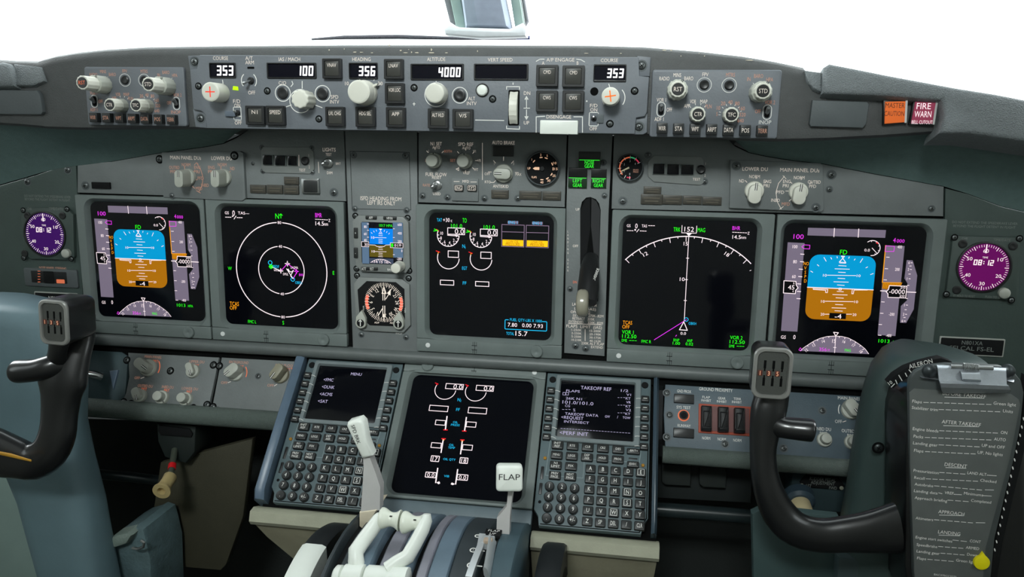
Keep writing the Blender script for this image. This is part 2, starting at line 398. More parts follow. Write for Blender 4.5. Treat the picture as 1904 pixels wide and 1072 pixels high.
for (tx, ty), (bx, by) in zip(TOP, BOT):
    t = onz(tx, ty, ZF - .012); q = onz(bx, by, ZF); x = t.x
    rows.append([(x * .9, t.y - .09, -.42), (x, t.y - .016, -.10), (x, t.y - .002, ZF - .035), (x, t.y, ZF - .012), (x, t.y - .004, ZF - .003), (x, t.y - .012, ZF),
                 (q.x, q.y + .012, ZF), (q.x, q.y + .003, ZF - .002), (q.x, q.y, ZF - .008), (q.x, q.y + .012, ZF - .03), (x, q.y + .055, -.05)])
b = MB(); b.rings(rows, HOODM, False, False, closed=False)
gs = thing('glareshield', 'dark grey padded glareshield hood running across the top of the panel', 'glareshield', ROOT.copy())
b.build('hood', gs, sharp=50)
# rough flocked lining, its black lifted to grey as haze, between the hood's front edge and the top of the panel
b = MB(); rows = []
for px in (-120, -60, 0, 40, 80, 120, 160, 207, 250, 290, 348, 385, 416, 440, 466, 640, 900, 1200, 1345, 1367, 1392, 1424, 1474, 1530, 1580, 1627, 1700, 1754, 1800, 1861, 1904, 2050):
    by = BOT[0][1]
    for a, c in zip(BOT, BOT[1:]):
        if a[0] <= px <= c[0]: by = a[1] + (c[1] - a[1]) * (px - a[0]) / (c[0] - a[0])
    f = onz(px, by, ZF - .008); e = onz(px, panel_top(px) + 1, .0047); e.y = min(e.y, f.y - .001) if px < 430 or px > 1380 else e.y + .006
    m_ = (f + e) / 2; m_.z -= .015; rows.append([tuple(f + V3((0, .002, -.002))), tuple(m_ + V3((0, .004, 0))), tuple(e)])
b.rings(rows, UNDER, False, False, closed=False); b.build('underside_lining', gs)
# chipped paint along the front lip
b = MB(); random.seed(5)
CH = mat('bare_chips', (206, 196, 176), .6)
for cx_, cy_, w_, h_ in [(612, 93, 3, 3), (640, 91, 2, 3), (724, 84, 4, 3), (745, 94, 5, 3), (760, 92, 2, 2), (765, 97, 3, 3), (802, 92, 3, 5), (660, 97, 9, 2), (672, 97, 8, 1.6), (692, 98, 6, 1.6), (755, 98, 10, 1.6), (775, 98, 9, 2),
                         (802, 98, 14, 2), (830, 98, 7, 1.5), (888, 95, 2, 3), (1236, 93, 9, 2.4), (1248, 93, 4, 4), (1300, 99, 2, 2), (1090, 99, 12, 1.5), (1394, 112, 14, 1.8), (1154, 99, 4, 1.5), (1352, 97, 2, 2), (1266, 104, 2, 2), (1310, 104, 3, 2)]:
    c = onz(cx_, cy_, ZF + .0006); k = .00066; n = 6
    b.flat([(c.x + w_ * k / 2 * cos(i * 2 * pi / n) * random.uniform(.6, 1.2), c.y + h_ * k / 2 * sin(i * 2 * pi / n) * random.uniform(.6, 1.2)) for i in range(n)], c.z, CH)
b.build('paint_chips', gs)
# padded bolsters and end recess surfaces
def bolster(name, pts, z0, z1, m, ch=.006, slope=.55):
    y0 = min(onz(x, y, z1).y for x, y in pts); F = Frame((0, y0, z1), slope); P = ccw([tuple(F.uv(x, y)) for x, y in pts])
    b = MB(); b.prism(P, z0 - z1, 0, m, ch); o = b.build(name, gs, sharp=60); o.matrix_parent_inverse = Matrix.Identity(4); o.matrix_basis = F.M; return o
bolster('bolster', [(1530, 172), (1532, 124), (1543, 117), (1600, 128), (1650, 138), (1720, 151), (1780, 162), (1850, 173), (1960, 194), (2060, 216), (2060, 284), (1920, 263), (1860, 254), (1800, 246), (1748, 246), (1758, 212), (1752, 184), (1640, 176)], .075, .122, PADM, .004, .3)
bolster('bolster', [(-110, 112), (-40, 113), (0, 113), (14, 116), (21, 124), (24, 140), (22, 158), (-110, 160)], .06, .104, PADM, .006, .3)
bolster('edge_patch', [(25, 118), (78, 124), (82, 150), (60, 158), (28, 158)], .07, .096, PADM, .002, .3)
bolster('edge_patch', [(1497, 130), (1528, 134), (1528, 170), (1512, 164), (1500, 150)], .07, .096, PADM, .002, .3)
def blank_plate(label, pts, z=.094, mm=GREYD):
    c = [tuple(onz(x, y, z).xy) for x, y in pts]; mx = sum(p[0] for p in c) / len(c); my = sum(p[1] for p in c) / len(c)
    b = MB(); b.prism([(p[0] - mx, p[1] - my) for p in c], -.006, .0, mm, .0015); o = b.build('blanking_plate'); o.matrix_world = ROOT @ Matrix.Translation((mx, my, z)); tag(o, label, 'blanking plate'); return o
blank_plate('plain dark grey blanking plate beside the orange master caution light', [(1511, 186), (1612, 189), (1617, 194), (1611, 231), (1604, 238), (1508, 235), (1505, 230)])
blank_plate('plain grey blanking plate at the far left end of the glareshield', [(-60, 166), (68, 168), (74, 176), (79, 208), (76, 213), (-60, 212)])

# ---- panel backing and side consoles below the hood's ends
b = MB(); pts = [(x, panel_top(x)) for x in (-160, -60, 0, 63, 101, 207, 290, 348, 385, 416, 440, 466, 1345, 1367, 1392, 1424, 1474, 1530, 1627, 1754, 1800, 1861, 1904, 2060)]
out = [tuple(onz(x, y, -.002).xy) for x, y in pts]
top = [(x, y + (.03 if -.3 < x < .25 else 0)) for x, y in out]
out = [(top[0][0], -.14)] + top + [(top[-1][0], -.14)]
b.prism(out, -.03, -.0005, SLOT)
o = b.build('panel_backing'); o.matrix_world = ROOT.copy(); struct(o, 'dark backing structure behind the instrument panel', 'panel structure')
# structure closing off below: knee-well side and centre fillers
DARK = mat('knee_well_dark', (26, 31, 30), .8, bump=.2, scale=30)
def pbox(name, x0, x1, y0, y1, z0, z1, m, ch=.004):
    b = MB(); b.prism([(x0, y0), (x1, y0), (x1, y1), (x0, y1)], z0, z1, m, ch); o = b.build(name); o.matrix_world = ROOT.copy(); return o
# ------------------------------------------------------------------ drawing on a unit with coordinates read off the photograph
class Ink:
    def __init__(s, U, f, sc, z): s.U = U; s.f = f; s.sc = sc; s.z = z; s.b = MB()
    def p(s, x, y): return s.U.px(*s.f(x, y), z=s.z)
    def k(s, x, y): return s.U.k(*s.f(x, y), z=s.z) / s.sc
    def T(s, t, x, y, h, m, w=None, dz=0, **kw):
        c = s.p(x, y); q = s.k(x, y); s.b.text(t, c[0], c[1], h * q, m, s.z + dz, w * q if w else None, **kw); return s
    def L(s, pts, w, m, closed=False, dz=0):
        P = [s.p(*a) for a in pts]; s.b.line(P, w * s.k(*pts[0]), s.z + dz, m, closed); return s
    def D(s, x0, y0, x1, y1, n, w, m):
        for i in range(n): a = i / n; c = (i + .68) / n; s.L([(x0 + (x1 - x0) * a, y0 + (y1 - y0) * a), (x0 + (x1 - x0) * c, y0 + (y1 - y0) * c)], w, m)
        return s
    def R(s, x0, y0, x1, y1, w, m, fill=None, dz=0, r=0):
        a = s.p(x0, y0); c = s.p(x1, y1); X = sorted((a[0], c[0])); Y = sorted((a[1], c[1])); lw = w * s.k(x0, y0)
        o = rrect((X[0] + X[1]) / 2, (Y[0] + Y[1]) / 2, X[1] - X[0], Y[1] - Y[0], max(r * s.k(x0, y0), 1e-6), 3 if r else 1)
        if fill: s.b.flat(o, s.z + dz, fill)
        if w: s.b.line(o, lw, s.z + dz + .0001, m, True)
        return s
    def Q(s, pts, m, dz=0): s.b.flat([s.p(*a) for a in pts], s.z + dz, m); return s
    def A(s, x, y, r, w, m, a0=0, a1=360, n=64, dz=0):
        c = s.p(x, y); q = s.k(x, y); s.b.ring(c[0], c[1], (r - w / 2) * q, (r + w / 2) * q, s.z + dz, m, a0, a1, n); return s
    def ticks(s, x, y, r0, r1, w, m, angs, dz=0):
        c = s.p(x, y); q = s.k(x, y)
        for a in angs:
            s.b.line([(c[0] + r * q * cos(rd(a)), c[1] + r * q * sin(rd(a))) for r in (r0, r1)], w * q, s.z + dz, m)
        return s
    def at(s, x, y, r, a):
        """picture-free polar point: returns local coords"""
        c = s.p(x, y); q = s.k(x, y); return (c[0] + r * q * cos(rd(a)), c[1] + r * q * sin(rd(a)))

GZ = .0009
def display_unit(name, label, F, gl, x0, x1, v1, v0, low=False):
    """gl: the glass's four measured corners. x0..x1, v0..v1: the unit's front in the frame"""
    c = [F.uv(*q) for q in gl]; cx = sum(p.x for p in c) / 4; cy = sum(p.y for p in c) / 4
    U = Unit.__new__(Unit); U.F = F; U.d = 0; U.o = V3((cx, cy)); U.e = thing(name, label, 'display', F.mat(cx, cy, 0), 'flat display units')
    gw = .1685; bx = (x0 + x1) / 2 - cx; W = x1 - x0; S = .019
    vb = v0 + S if not low else v0; vt = v1 if not low else v1 - S
    b = MB(); b.hollow(rrect(bx, (vb + vt) / 2 - cy, W, vt - vb, .002, 5), rrect(0, 0, gw, gw, .010, 5), -.002, .0075, -.0015, BEZ, .0008, .0065); U.add('bezel', b)
    b = MB(); b.prism(rrect(0, 0, gw + .002, gw + .002, .010, 5), -.004, .0004, GLASS); sc = U.add('screen', b)
    ys = (v0 + S / 2 if not low else v1 - S / 2) - cy
    b = MB(); b.box(bx, ys, W, S - .0008, -.002, .007, BEZ, .001, .0008)
    sgn = -1 if low else 1
    hx = bx + (.0 if low else -.019)
    for xx in (-.0025, .0025): b.line([(hx + xx, ys + .008), (hx + xx, ys + .003)], .0005, .0072, SLOT); b.line([(hx + xx, ys - .003), (hx + xx, ys - .008)], .0005, .0072, SLOT)
    b.line([(hx - .004, ys + .003), (hx + .003, ys + .003)], .0008, .0072, SLOT); b.line([(hx - .004, ys - .003), (hx + .003, ys - .003)], .0008, .0072, SLOT); b.line([(hx + .0, ys - .009), (hx + .0, ys + .009)], .0006, .0071, SLOT)
    st = U.add('latch_strip', b)
    b = MB(); kx = bx + sgn * (W / 2 - .034)
    b.lathe([(.0085, .006), (.0085, .010), (.0075, .0112), (.003, .0115), (.0015, .0105)], BEZ, 24, kx, ys); U.add('thumb_screw', b, st)
    if name != 'primary_flight_display':
        b = MB(); b.cyl(bx - sgn * (W / 2 - .016), ys, .0034, .006, .0078, mat('sensor_white', (220, 222, 220), .4)); U.add('light_sensor', b, st)
    return U, sc
DU = {}
GLS = {'LP': [(167, 376), (371, 380), (381, 597), (186, 586)], 'LN': [(410, 385), (624, 392), (629, 609), (421, 600)], 'C': [(798, 397), (1029, 405), (1024.5, 630), (800, 618.5)],
       'RN': [(1157, 408), (1409, 415), (1394, 650), (1149, 636)], 'RP': [(1458, 415), (1723.5, 425), (1696, 665), (1443, 654)], 'LOW': [(769, 699), (993, 710), (969, 932), (727, 913)]}
vT, vB = .0962, -.1092
DU['LP'] = display_unit('primary_flight_display', 'flight display with blue and brown attitude box, beside the left purple clock', FM, GLS['LP'], -.5905, -.3902, vT, vB)
DU['LN'] = display_unit('navigation_display', 'map display with two white range rings and green N arrow', FM, GLS['LN'], -.3878, -.1835, vT, vB)
DU['C'] = display_unit('engine_display', 'upper centre engine display with round N1 dials and yellow oil pressure boxes', FM, GLS['C'], -.0812, .1221, vT, vB)
DU['RN'] = display_unit('navigation_display', 'map display with a white compass arc and TRK 152 MAG heading', FM, GLS['RN'], .1832, .3882, vT, vB)
DU['RP'] = display_unit('primary_flight_display', 'flight display with blue and brown attitude box, beside the right maroon clock', FM, GLS['RP'], .3912, .5925, vT, vB)
DU['LOW'] = display_unit('engine_display', 'lower centre engine display with FF boxes and oil scales, between the two keypads', FP, GLS['LOW'], -.1002, .1012, .1055, -.094, True)

# ---- primary flight display symbols (read on the right unit, the left one shows the same)
U, sc = DU['RP']; I = Ink(U, crop(1430, 390, 3.696), 3.696, GZ)
I.R(268, 122, 798, 192, 0, None, sTAPE); I.L([(449, 126), (445, 184)], 5, sW, dz=.0002); I.L([(616, 130), (612, 188)], 5, sW, dz=.0002)
I.T('100', 203, 183, 34, sM, 70, bold=.008)
I.Q([(128, 222), (244, 228), (194, 836), (82, 830)], sTAPE)
for t, x, y in (('100', 178, 252), ('80', 178, 355), ('60', 170, 457)): I.T(t, x, y, 24, sW, None, dz=.0002, bold=.004)
for x, y in ((228, 304), (226, 356), (218, 407), (214, 458), (206, 508), (205, 560), (202, 609)): I.L([(x - 12, y - 1), (x + 12, y + 1)], 5, sW, dz=.0002)
I.L([(224, 253), (240, 240), (280, 242), (278, 268), (240, 266)], 4, sM, True, dz=.0003)
for ch, y in zip('NOVSPD', (368, 0, 398, 428, 457, 487)):
    if ch == 'O': continue
    I.T('NO' if ch == 'N' else ch, 255 if ch == 'N' else 249, y, 24, sA, 36 if ch == 'N' else 17, dz=.0003, bold=.008)
I.Q([(102, 486), (184, 490), (186, 515), (199, 535), (182, 552), (180, 575), (98, 570)], sK, dz=.0003)
I.L([(102, 486), (184, 490), (186, 515), (199, 535), (182, 552), (180, 575), (98, 570)], 5, sW, True, dz=.0004)
I.T('45', 152, 531, 32, sW, 44, dz=.0005, bold=.008); I.T('6', 170, 502, 18, sW, 16, dz=.0005); I.T('4', 164, 558, 16, sW, 14, dz=.0005)
I.T('GS', 98, 873, 24, sW, 34, bold=.008); I.T('0', 174, 873, 32, sW, 20, bold=.008)
I.T('FD', 512, 290, 34, sG, 50, bold=.008)
a = I.p(500, 538); hw = abs(I.p(728, 430)[0] - I.p(272, 420)[0]) / 2; hh = abs(I.p(505, 312)[1] - I.p(478, 758)[1]) / 2; mid = I.p(492, 535)
mxm = (I.p(272, 430)[0] + I.p(728, 430)[0]) / 2; yt = I.p(505, 312)[1]; yb = I.p(478, 758)[1]; yh = I.p(492, 540)[1]
outl = rrect(mxm, (yt + yb) / 2, 2 * hw, yt - yb, .012, 6)
I.b.flat(ccw([(mxm - hw, yh), (mxm + hw, yh)] + [p for p in rrect(mxm, (yt + yb) / 2, 2 * hw, yt - yb, .012, 6) if p[1] > yh]), GZ, sSKY)
_g = [p for p in rrect(mxm, (yt + yb) / 2, 2 * hw, yt - yb, .012, 6) if p[1] < yh]
I.b.flat(ccw([p for p in _g if p[0] > mxm] + [(mxm + hw, yh), (mxm - hw, yh)] + [p for p in _g if p[0] < mxm]), GZ, sGND)
I.b.line([(mxm - hw, yh), (mxm + hw, yh)], .0010, GZ + .0002, sW)
for y, hx_, n in ((383, 26, 0), (405, 50, 0), (428, 24, 0), (449, 98, 10), (470, 24, 0), (494, 50, 0), (516, 24, 0), (560, 22, 0), (582, 50, 0), (604, 26, 0), (628, 96, 10), (650, 26, 0), (673, 48, 0), (693, 26, 0), (716, 92, 20)):
    x = 504 - (y - 383) * .085
    if n == 20: I.L([(x - hx_, y), (x - 60, y)], 4, sW, dz=.0002); I.L([(x + 50, y), (x + hx_, y)], 4, sW, dz=.0002)
    else: I.L([(x - hx_, y - 1), (x + hx_, y + 2)], 4, sW, dz=.0002)
    if n: I.T(str(n), x - hx_ - 17, y, 19, sW, 26, dz=.0002); I.T(str(n), x + hx_ + 19, y + 3, 19, sW, 26, dz=.0002)
I.L([(302, 540), (403, 545), (400, 568), (388, 567), (389, 552), (304, 546)], 4, sW, True, dz=.0003); I.L([(676, 550), (583, 550), (578, 576), (568, 575), (571, 548)], 4, sW, dz=.0003)
I.R(481, 536, 495, 550, 4, sW, dz=.0003)
I.L([(506, 332), (482, 358), (527, 362)], 5, sW, True, dz=.0003); I.L([(497, 317), (518, 318), (508, 330)], 5, sW, True, dz=.0003); I.L([(484, 365), (526, 367)], 3, sW, dz=.0003)
for p_ in (((377, 326), (392, 352)), ((424, 326), (430, 338)), ((467, 320), (469, 330)), ((551, 322), (547, 332)), ((591, 336), (585, 345)), ((643, 334), (626, 361)), ((331, 376), (342, 385)), ((677, 391), (665, 398)), ((286, 420), (300, 428)), ((716, 436), (697, 444))): I.L(p_, 4, sW, dz=.0002)
I.R(415, 706, 526, 750, 0, None, sK, dz=.0004); I.T('-4', 474, 730, 34, sW, 46, dz=.0005, bold=.008)
I.A(708, 262, 55, 5, sW, -95, 130); I.A(708, 262, 50, 9, sR, 42, 60, dz=.0001); I.L([(708, 262), (744, 301)], 4, sW); I.T('0.0', 674, 276, 20, sW, 38, bold=.008)
for a_ in (-60, -20, 20, 60, 100): c_ = I.at(708, 262, 46, a_); c2 = I.at(708, 262, 54, a_); I.b.line([c_, c2], .0006, GZ, sW)
I.T('4', 862, 208, 34, sM, 22, bold=.008); I.T('000', 904, 213, 26, sM, 54, bold=.008)
I.Q([(800, 243), (932, 248), (868, 866), (746, 858)], sTAPE)
I.Q([(778, 498), (908, 498), (905, 520), (830, 520), (810, 548), (776, 540)], sGND, dz=.0001)
for i in range(12): x = 782 + i * 11; I.L([(x + 10, 500), (x, 520 if i > 4 else 536)], 2.6, sA, dz=.0002)
I.L([(801, 244), (778, 498)], 6, sA, dz=.0002); I.L([(778, 498), (908, 500)], 4, sA, dz=.0002)
I.L([(802, 246), (797, 285), (857, 285), (861, 250)], 4, sM, True, dz=.0003)
for t, x, y in (('400', 898, 254), ('200', 881, 408), ('-200', 842, 716), ('-400', 822, 862)): I.T(t, x, y, 22, sW, None, dz=.0002, cond=.68)
for x, y in ((816, 324), (806, 403), (798, 480), (782, 631), (774, 709), (764, 786), (760, 860)): I.L([(x - 10, y), (x + 10, y + 1)], 4, sW, dz=.0002)
I.L([(766, 555), (810, 557)], 6, sW, dz=.0003)
I.Q([(826, 519), (946, 524), (938, 604), (816, 600), (816, 575), (804, 562), (820, 545)], sK, dz=.0004); I.L([(826, 519), (946, 524), (938, 604), (816, 600), (816, 575), (804, 562), (820, 545)], 5, sW, True, dz=.0005)
I.T('-0000', 878, 560, 34, sW, 108, dz=.0006, bold=.008); I.T('20', 918, 533, 16, sW, 36, dz=.0006); I.T('20', 912, 590, 16, sW, 36, dz=.0006)
I.Q([(946, 344), (987, 347), (1018, 450), (994, 682), (942, 776), (900, 774), (905, 660), (948, 620), (951, 505), (930, 470)], sTAPE, dz=.0001)
for t, x, y in (('6', 962, 362), ('2', 957, 408), ('1', 948, 472), ('1', 930, 653), ('2', 924, 716), ('6', 915, 762)): I.T(t, x, y, 20, sW, None, dz=.0003); I.L([(x + 12, y), (x + 22, y + 1)], 4, sW, dz=.0003)
for x, y in ((971, 385), (965, 440), (955, 518), (946, 608), (938, 685), (930, 738)): I.L([(x - 6, y), (x + 6, y)], 4, sW, dz=.0003)
I.L([(946, 563), (1008, 566)], 6, sW, dz=.0003)
I.T('1013', 790, 900, 26, sG, 76, bold=.008); I.T('HPA', 873, 907, 22, sG, 44, bold=.008)
P = [(203 + (690 - 203) * t, 968 + 20 * t) for t in (0, 1)]
arc = [(214, 968), (240, 945), (270, 925), (310, 900), (350, 882), (400, 869), (450, 866), (500, 869), (545, 880), (590, 903), (630, 930), (660, 955), (684, 988)]
I.Q(arc + [(684, 990), (214, 968)], sTAPE); I.L(arc, 3.4, sW, dz=.0001)
for t, x, y, an in (('13', 307, 928, 28), ('14', 373, 902, 12), ('15', 445, 900, 0), ('16', 515, 904, -14), ('17', 580, 930, -32), ('18', 632, 973, -48), ('12', 256, 962, 40)): I.T(t, x, y, 28 if t == '15' else 22, sW, None, dz=.0002, ang=rd(an), bold=.004)
for (x, y), (x2, y2) in (((330, 890), (334, 898)), ((370, 877), (371, 887)), ((410, 868), (410, 876)), ((483, 868), (482, 878)), ((521, 875), (519, 886)), ((562, 890), (558, 898)), ((596, 908), (588, 916)), ((628, 932), (622, 937)), ((300, 907), (306, 914)), ((262, 930), (268, 936)), ((652, 955), (642, 960))): I.L([(x, y), (x2, y2)], 4, sW, dz=.0002)
I.L([(443, 840), (476, 843), (458, 866)], 5, sW, True, dz=.0003); I.L([(458, 866), (450, 980)], 4, sW, dz=.0002); I.L([(442, 944), (460, 945)], 4, sW, dz=.0002)
I.T('356', 370, 957, 26, sM, 52, dz=.0003, bold=.004); I.T('H', 409, 961, 18, sM, 14, dz=.0003); I.T('MAG', 541, 963, 22, sG, 42, dz=.0003, bold=.004); I.L([(204, 962), (214, 946), (226, 958), (218, 968)], 3, sM, True, dz=.0003)
sy = I.b.build('display_symbols', sc)
o = bpy.data.objects.new('display_symbols', sy.data); COL.objects.link(o); o.parent = DU['LP'][1]

# ---- left map display
U, sc = DU['LN']; I = Ink(U, crop(380, 360, 3.5725), 3.5725, GZ)
I.T('GS', 149, 126, 18, sW, 26, bold=.008); I.T('0', 194, 128, 34, sW, 18, bold=.004); I.T('TAS---', 260, 128, 18, sW, 74, bold=.008); I.D(140, 155, 182, 156, 3, 4, sW); I.L([(197, 168), (210, 148)], 4, sW); I.D(216, 158, 256, 159, 3, 4, sW); I.A(188, 149, 3, 3, sW)
I.T('N', 483, 148, 34, sG, 20, bold=.012); I.L([(508, 162), (508, 134)], 4, sG); I.L([(498, 144), (508, 133), (518, 144)], 4, sG)
I.T('BMR', 758, 142, 28, sM, 44, bold=.012); I.D(737, 169, 824, 174, 6, 3.4, sW); I.T('Z', 830, 177, 18, sW, 12, bold=.008); I.T('14.5', 766, 197, 26, sW, 56, bold=.012); I.T('nm', 808, 200, 22, sW, 26, bold=.012)
c = I.p(511, 508); kx = I.k(511, 508); RO = abs(I.p(811, 510)[0] - I.p(211, 500)[0]) / 2; RI = abs(I.p(660, 512)[0] - I.p(358, 504)[0]) / 2
for R_, lw in ((RO, 5.5), (RI, 5)):
    g = .022 if R_ == RO else .03; g = .0042 / R_ * 180 / pi
    for a0 in (90 + g, 270 + g): I.b.ring(c[0], c[1], R_ - lw * kx / 2, R_ + lw * kx / 2, GZ, sW, a0, a0 + 180 - 2 * g, 72)
    for sgn in (1, -1): I.b.text('80' if R_ == RO else '40', c[0], c[1] + sgn * R_, 18 * kx, sW, GZ + .0002, 24 * kx, bold=.012)
I.T('W', 169, 495, 22, sG, 16, bold=.008); I.T('E', 858, 525, 24, sG, 14, bold=.008); I.T('S', 524, 856, 24, sG, 16, bold=.008); I.T('FMC L', 317, 849, 20, sG, 54, bold=.008)
I.T('TCAS', 199, 730, 26, sA, 60, bold=.012); I.T('OFF', 192, 757, 24, sA, 46, bold=.012)
I.A(437, 457, 12, 4, sC); I.A(443, 483, 11, 5, sG); I.A(440, 478, 4, 6, sG); I.A(587, 568, 12, 4, sC); I.T('BEDF', 476, 483, 18, sC, 40, bold=.004); I.T('OBKH', 626, 590, 18, sC, 46, bold=.004)
I.L([(446, 485), (508, 512)], 4, sW); I.L([(508, 512), (552, 464)], 4, sM); I.L([(552, 464), (600, 500), (618, 515), (590, 562)], 4, sM); I.L([(546, 498), (575, 520), (592, 508), (572, 545), (590, 565)], 4, sW, True); I.L([(558, 500), (562, 520)], 5, sW)
def star(x, y, r, m):
    P = []
    for k in range(8):
        q = r if k % 2 == 0 else r * .28; P.append(I.at(x, y, q, 45 * k + 90))
    I.b.line(P, .0006, GZ + .0002, m, True)
star(552, 464, 17, sW); star(508, 512, 16, sW); star(612, 515, 15, sM); star(442, 484, 14, sG)
I.T('WFA', 478, 508, 14, sW, 34, bold=.008); I.T('DMUL', 540, 533, 16, sW, 34, bold=.008); I.T('LAGMA', 598, 490, 16, sW, 48, bold=.008); I.T('BHR', 643, 538, 16, sM, 28, bold=.008)
I.b.build('display_symbols', sc)

# ---- right map display
U, sc = DU['RN']; I = Ink(U, crop(1130, 390, 3.697), 3.697, GZ)
I.T('GS', 144, 108, 20, sW, 26, bold=.008); I.T('0', 197, 110, 34, sW, 20, bold=.004); I.T('TAS', 252, 110, 20, sW, 36, bold=.008); I.D(280, 108, 328, 109, 3, 4, sW); I.D(132, 142, 180, 143, 3, 4, sW); I.L([(199, 152), (214, 133)], 4, sW); I.D(222, 144, 270, 146, 3, 4, sW); I.A(189, 137, 4, 4, sW)
I.T('TRK', 476, 134, 30, sG, 48, bold=.012); I.T('152', 560, 133, 34, sW, 66, bold=.008); I.T('MAG', 644, 138, 30, sG, 52, bold=.012)
I.L([(511, 107), (509, 157), (609, 160), (612, 110)], 4, sW); I.Q([(540, 160), (578, 162), (557, 180)], sW)
I.T('BHR', 884, 125, 28, sM, 54, bold=.012); I.D(857, 153, 962, 158, 6, 4, sW); I.T('Z', 968, 160, 20, sW, 14, bold=.008); I.T('14.5', 886, 186, 27, sW, 58, bold=.012); I.T('nm', 934, 188, 22, sW, 34, bold=.012)
A_ = [(120, 343), (180, 300), (240, 262), (330, 218), (430, 192), (500, 184), (560, 182), (640, 188), (700, 200), (760, 220), (845, 262), (920, 314), (985, 370)]
def circ3(p, q, r):
    ax, ay = p; bx, by = q; cx, cy = r; d = 2 * (ax * (by - cy) + bx * (cy - ay) + cx * (ay - by))
    ux = ((ax * ax + ay * ay) * (by - cy) + (bx * bx + by * by) * (cy - ay) + (cx * cx + cy * cy) * (ay - by)) / d
    uy = ((ax * ax + ay * ay) * (cx - bx) + (bx * bx + by * by) * (ax - cx) + (cx * cx + cy * cy) * (bx - ax)) / d
    return ux, uy, sqrt((ax - ux) ** 2 + (ay - uy) ** 2)
p0, p1, p2 = I.p(120, 343), I.p(557, 182), I.p(985, 370); ux, uy, Rr = circ3(p0, p1, p2)
aa = atan2(p2[1] - uy, p2[0] - ux) * 180 / pi; ab = atan2(p0[1] - uy, p0[0] - ux) * 180 / pi
I.b.ring(ux, uy, Rr - .0006, Rr + .0006, GZ, sW, aa, ab, 300)
kq = I.k(500, 300); n_ = 0
for i in range(-8, 9):
    a_ = 90 + 2 + i * 5.35
    if not aa + .5 < a_ < ab - .5: continue
    l = 12 if i % 2 else 30; l = 34 if i % 2 == 0 else 12
    I.b.line([(ux + Rr * cos(rd(a_)), uy + Rr * sin(rd(a_))), (ux + (Rr - l * kq) * cos(rd(a_)), uy + (Rr - l * kq) * sin(rd(a_)))], .0008, GZ, sW)
I.T('12', 258, 303, 26, sW, 34, ang=rd(30), bold=.008); I.T('15', 536, 232, 26, sW, 28, bold=.008); I.T('18', 820, 305, 26, sW, 34, ang=rd(-32), bold=.008); I.T('10', 512, 476, 26, sW, 34, bold=.008)
I.L([(557, 184), (526, 762)], 4.4, sW)
for x, y in ((549, 331), (540, 478), (533, 622)): I.L([(x - 9, y), (x + 9, y + 1)], 4, sW)
I.L([(523, 768), (493, 823), (547, 827)], 5.5, sW, True); I.A(540, 753, 13, 4, sC); I.T('OBKH', 582, 780, 20, sC, 52, bold=.008); I.T('0.0', 519, 848, 20, sW, 38, bold=.012)
I.L([(541, 754), (320, 892)], 4, sM); I.L([(473, 860), (467, 868)], 4, sM); I.L([(976, 418), (986, 414)], 3, sW)
I.T('TCAS', 136, 774, 27, sA, 64, bold=.012); I.T('OFF', 125, 803, 26, sA, 50, bold=.012)
for t, x, y, w_ in (('VOR 1', 138, 839, 80), ('112.50', 148, 868, 98), ('VOR 2', 884, 877, 86), ('112.50', 890, 907, 104)): I.T(t, x, y, 26, sG, w_, bold=.008)
for x, y in ((114, 896), (853, 935)): I.T('DME', x, y, 20, sG, 36, bold=.008); I.D(x + 35, y + 1, x + 90, y + 3, 3, 3.6, sG)
I.T('FMC R', 265, 904, 22, sG, 66, bold=.008)
for t, x, y, w_ in (('RNP', 472, 894, 40), ('1.00', 472, 916, 50), ('ANP', 563, 898, 38), ('0.02', 561, 921, 52)): I.T(t, x, y, 21, sG, w_, bold=.008)
I.b.build('display_symbols', sc)

# ---- upper engine display
U, sc = DU['C']; I = Ink(U, crop(760, 370, 3.573), 3.573, GZ)
I.T('TAT', 204, 138, 22, sC, 34, bold=.008); I.T('+30', 250, 138, 26, sW, 44, bold=.012); I.T('c', 284, 141, 22, sW, 12, bold=.012); I.T('TO', 371, 141, 30, sG, 28, bold=.012)
for dx, dy in ((0, 0), (217, 8)):
    I.T('101.0', 318 + dx, 178 + dy, 26, sG, 74, bold=.012)
    I.R(259 + dx, 190 + dy, 371 + dx, 236 + dy, 4.5, sW); I.T('0.0', 336 + dx, 214 + dy, 34, sW, 60, bold=.012)
    I.A(262 + dx, 240 + dy, 72, 5, sW, 158, 360); I.L([(258 + dx, 239 + dy), (334 + dx, 245 + dy)], 5, sW); I.Q([(305 + dx, 238 + dy), (328 + dx, 240 + dy), (317 + dx, 252 + dy)], sW)
    for t, x, y in (('10', 219, 226), ('8', 214, 258), ('6', 239, 283), ('4', 271, 289), ('2', 299, 273)): I.T(t, x + dx, y + dy, 21, sW, None, bold=.012)
    I.ticks(262 + dx, 240 + dy, 62, 72, 4, sW, [180, 200, 216, 234, 252, 270, 288, 306, 324, 342])
    I.L([(170 + dx, 198 + dy), (192 + dx, 211 + dy)], 5, sG); I.L([(166 + dx, 212 + dy), (194 + dx, 206 + dy)], 5, sG); I.L([(184 + dx, 200 + dy), (200 + dx, 212 + dy)], 5, sR)
    I.A(263 + dx, 390 + dy, 72, 5, sW, 160, 358); I.R(262 + dx, 343 + dy, 331 + dx, 387 + dy, 4.5, sW); I.L([(182 + dx, 343 + dy), (206 + dx, 352 + dy)], 5, sR); I.L([(194 + dx, 360 + dy), (198 + dx, 352 + dy)], 5, sA)
I.T('N', 364, 312, 24, sC, 14, bold=.008); I.T('1', 376, 322, 16, sC, 8, bold=.008); I.T('EGT', 371, 458, 22, sC, 34, bold=.008); I.T('FF', 371, 557, 22, sC, 24, bold=.008)
I.R(210, 537, 299, 571, 4.5, sW); I.R(444, 546, 532, 580, 4.5, sW)
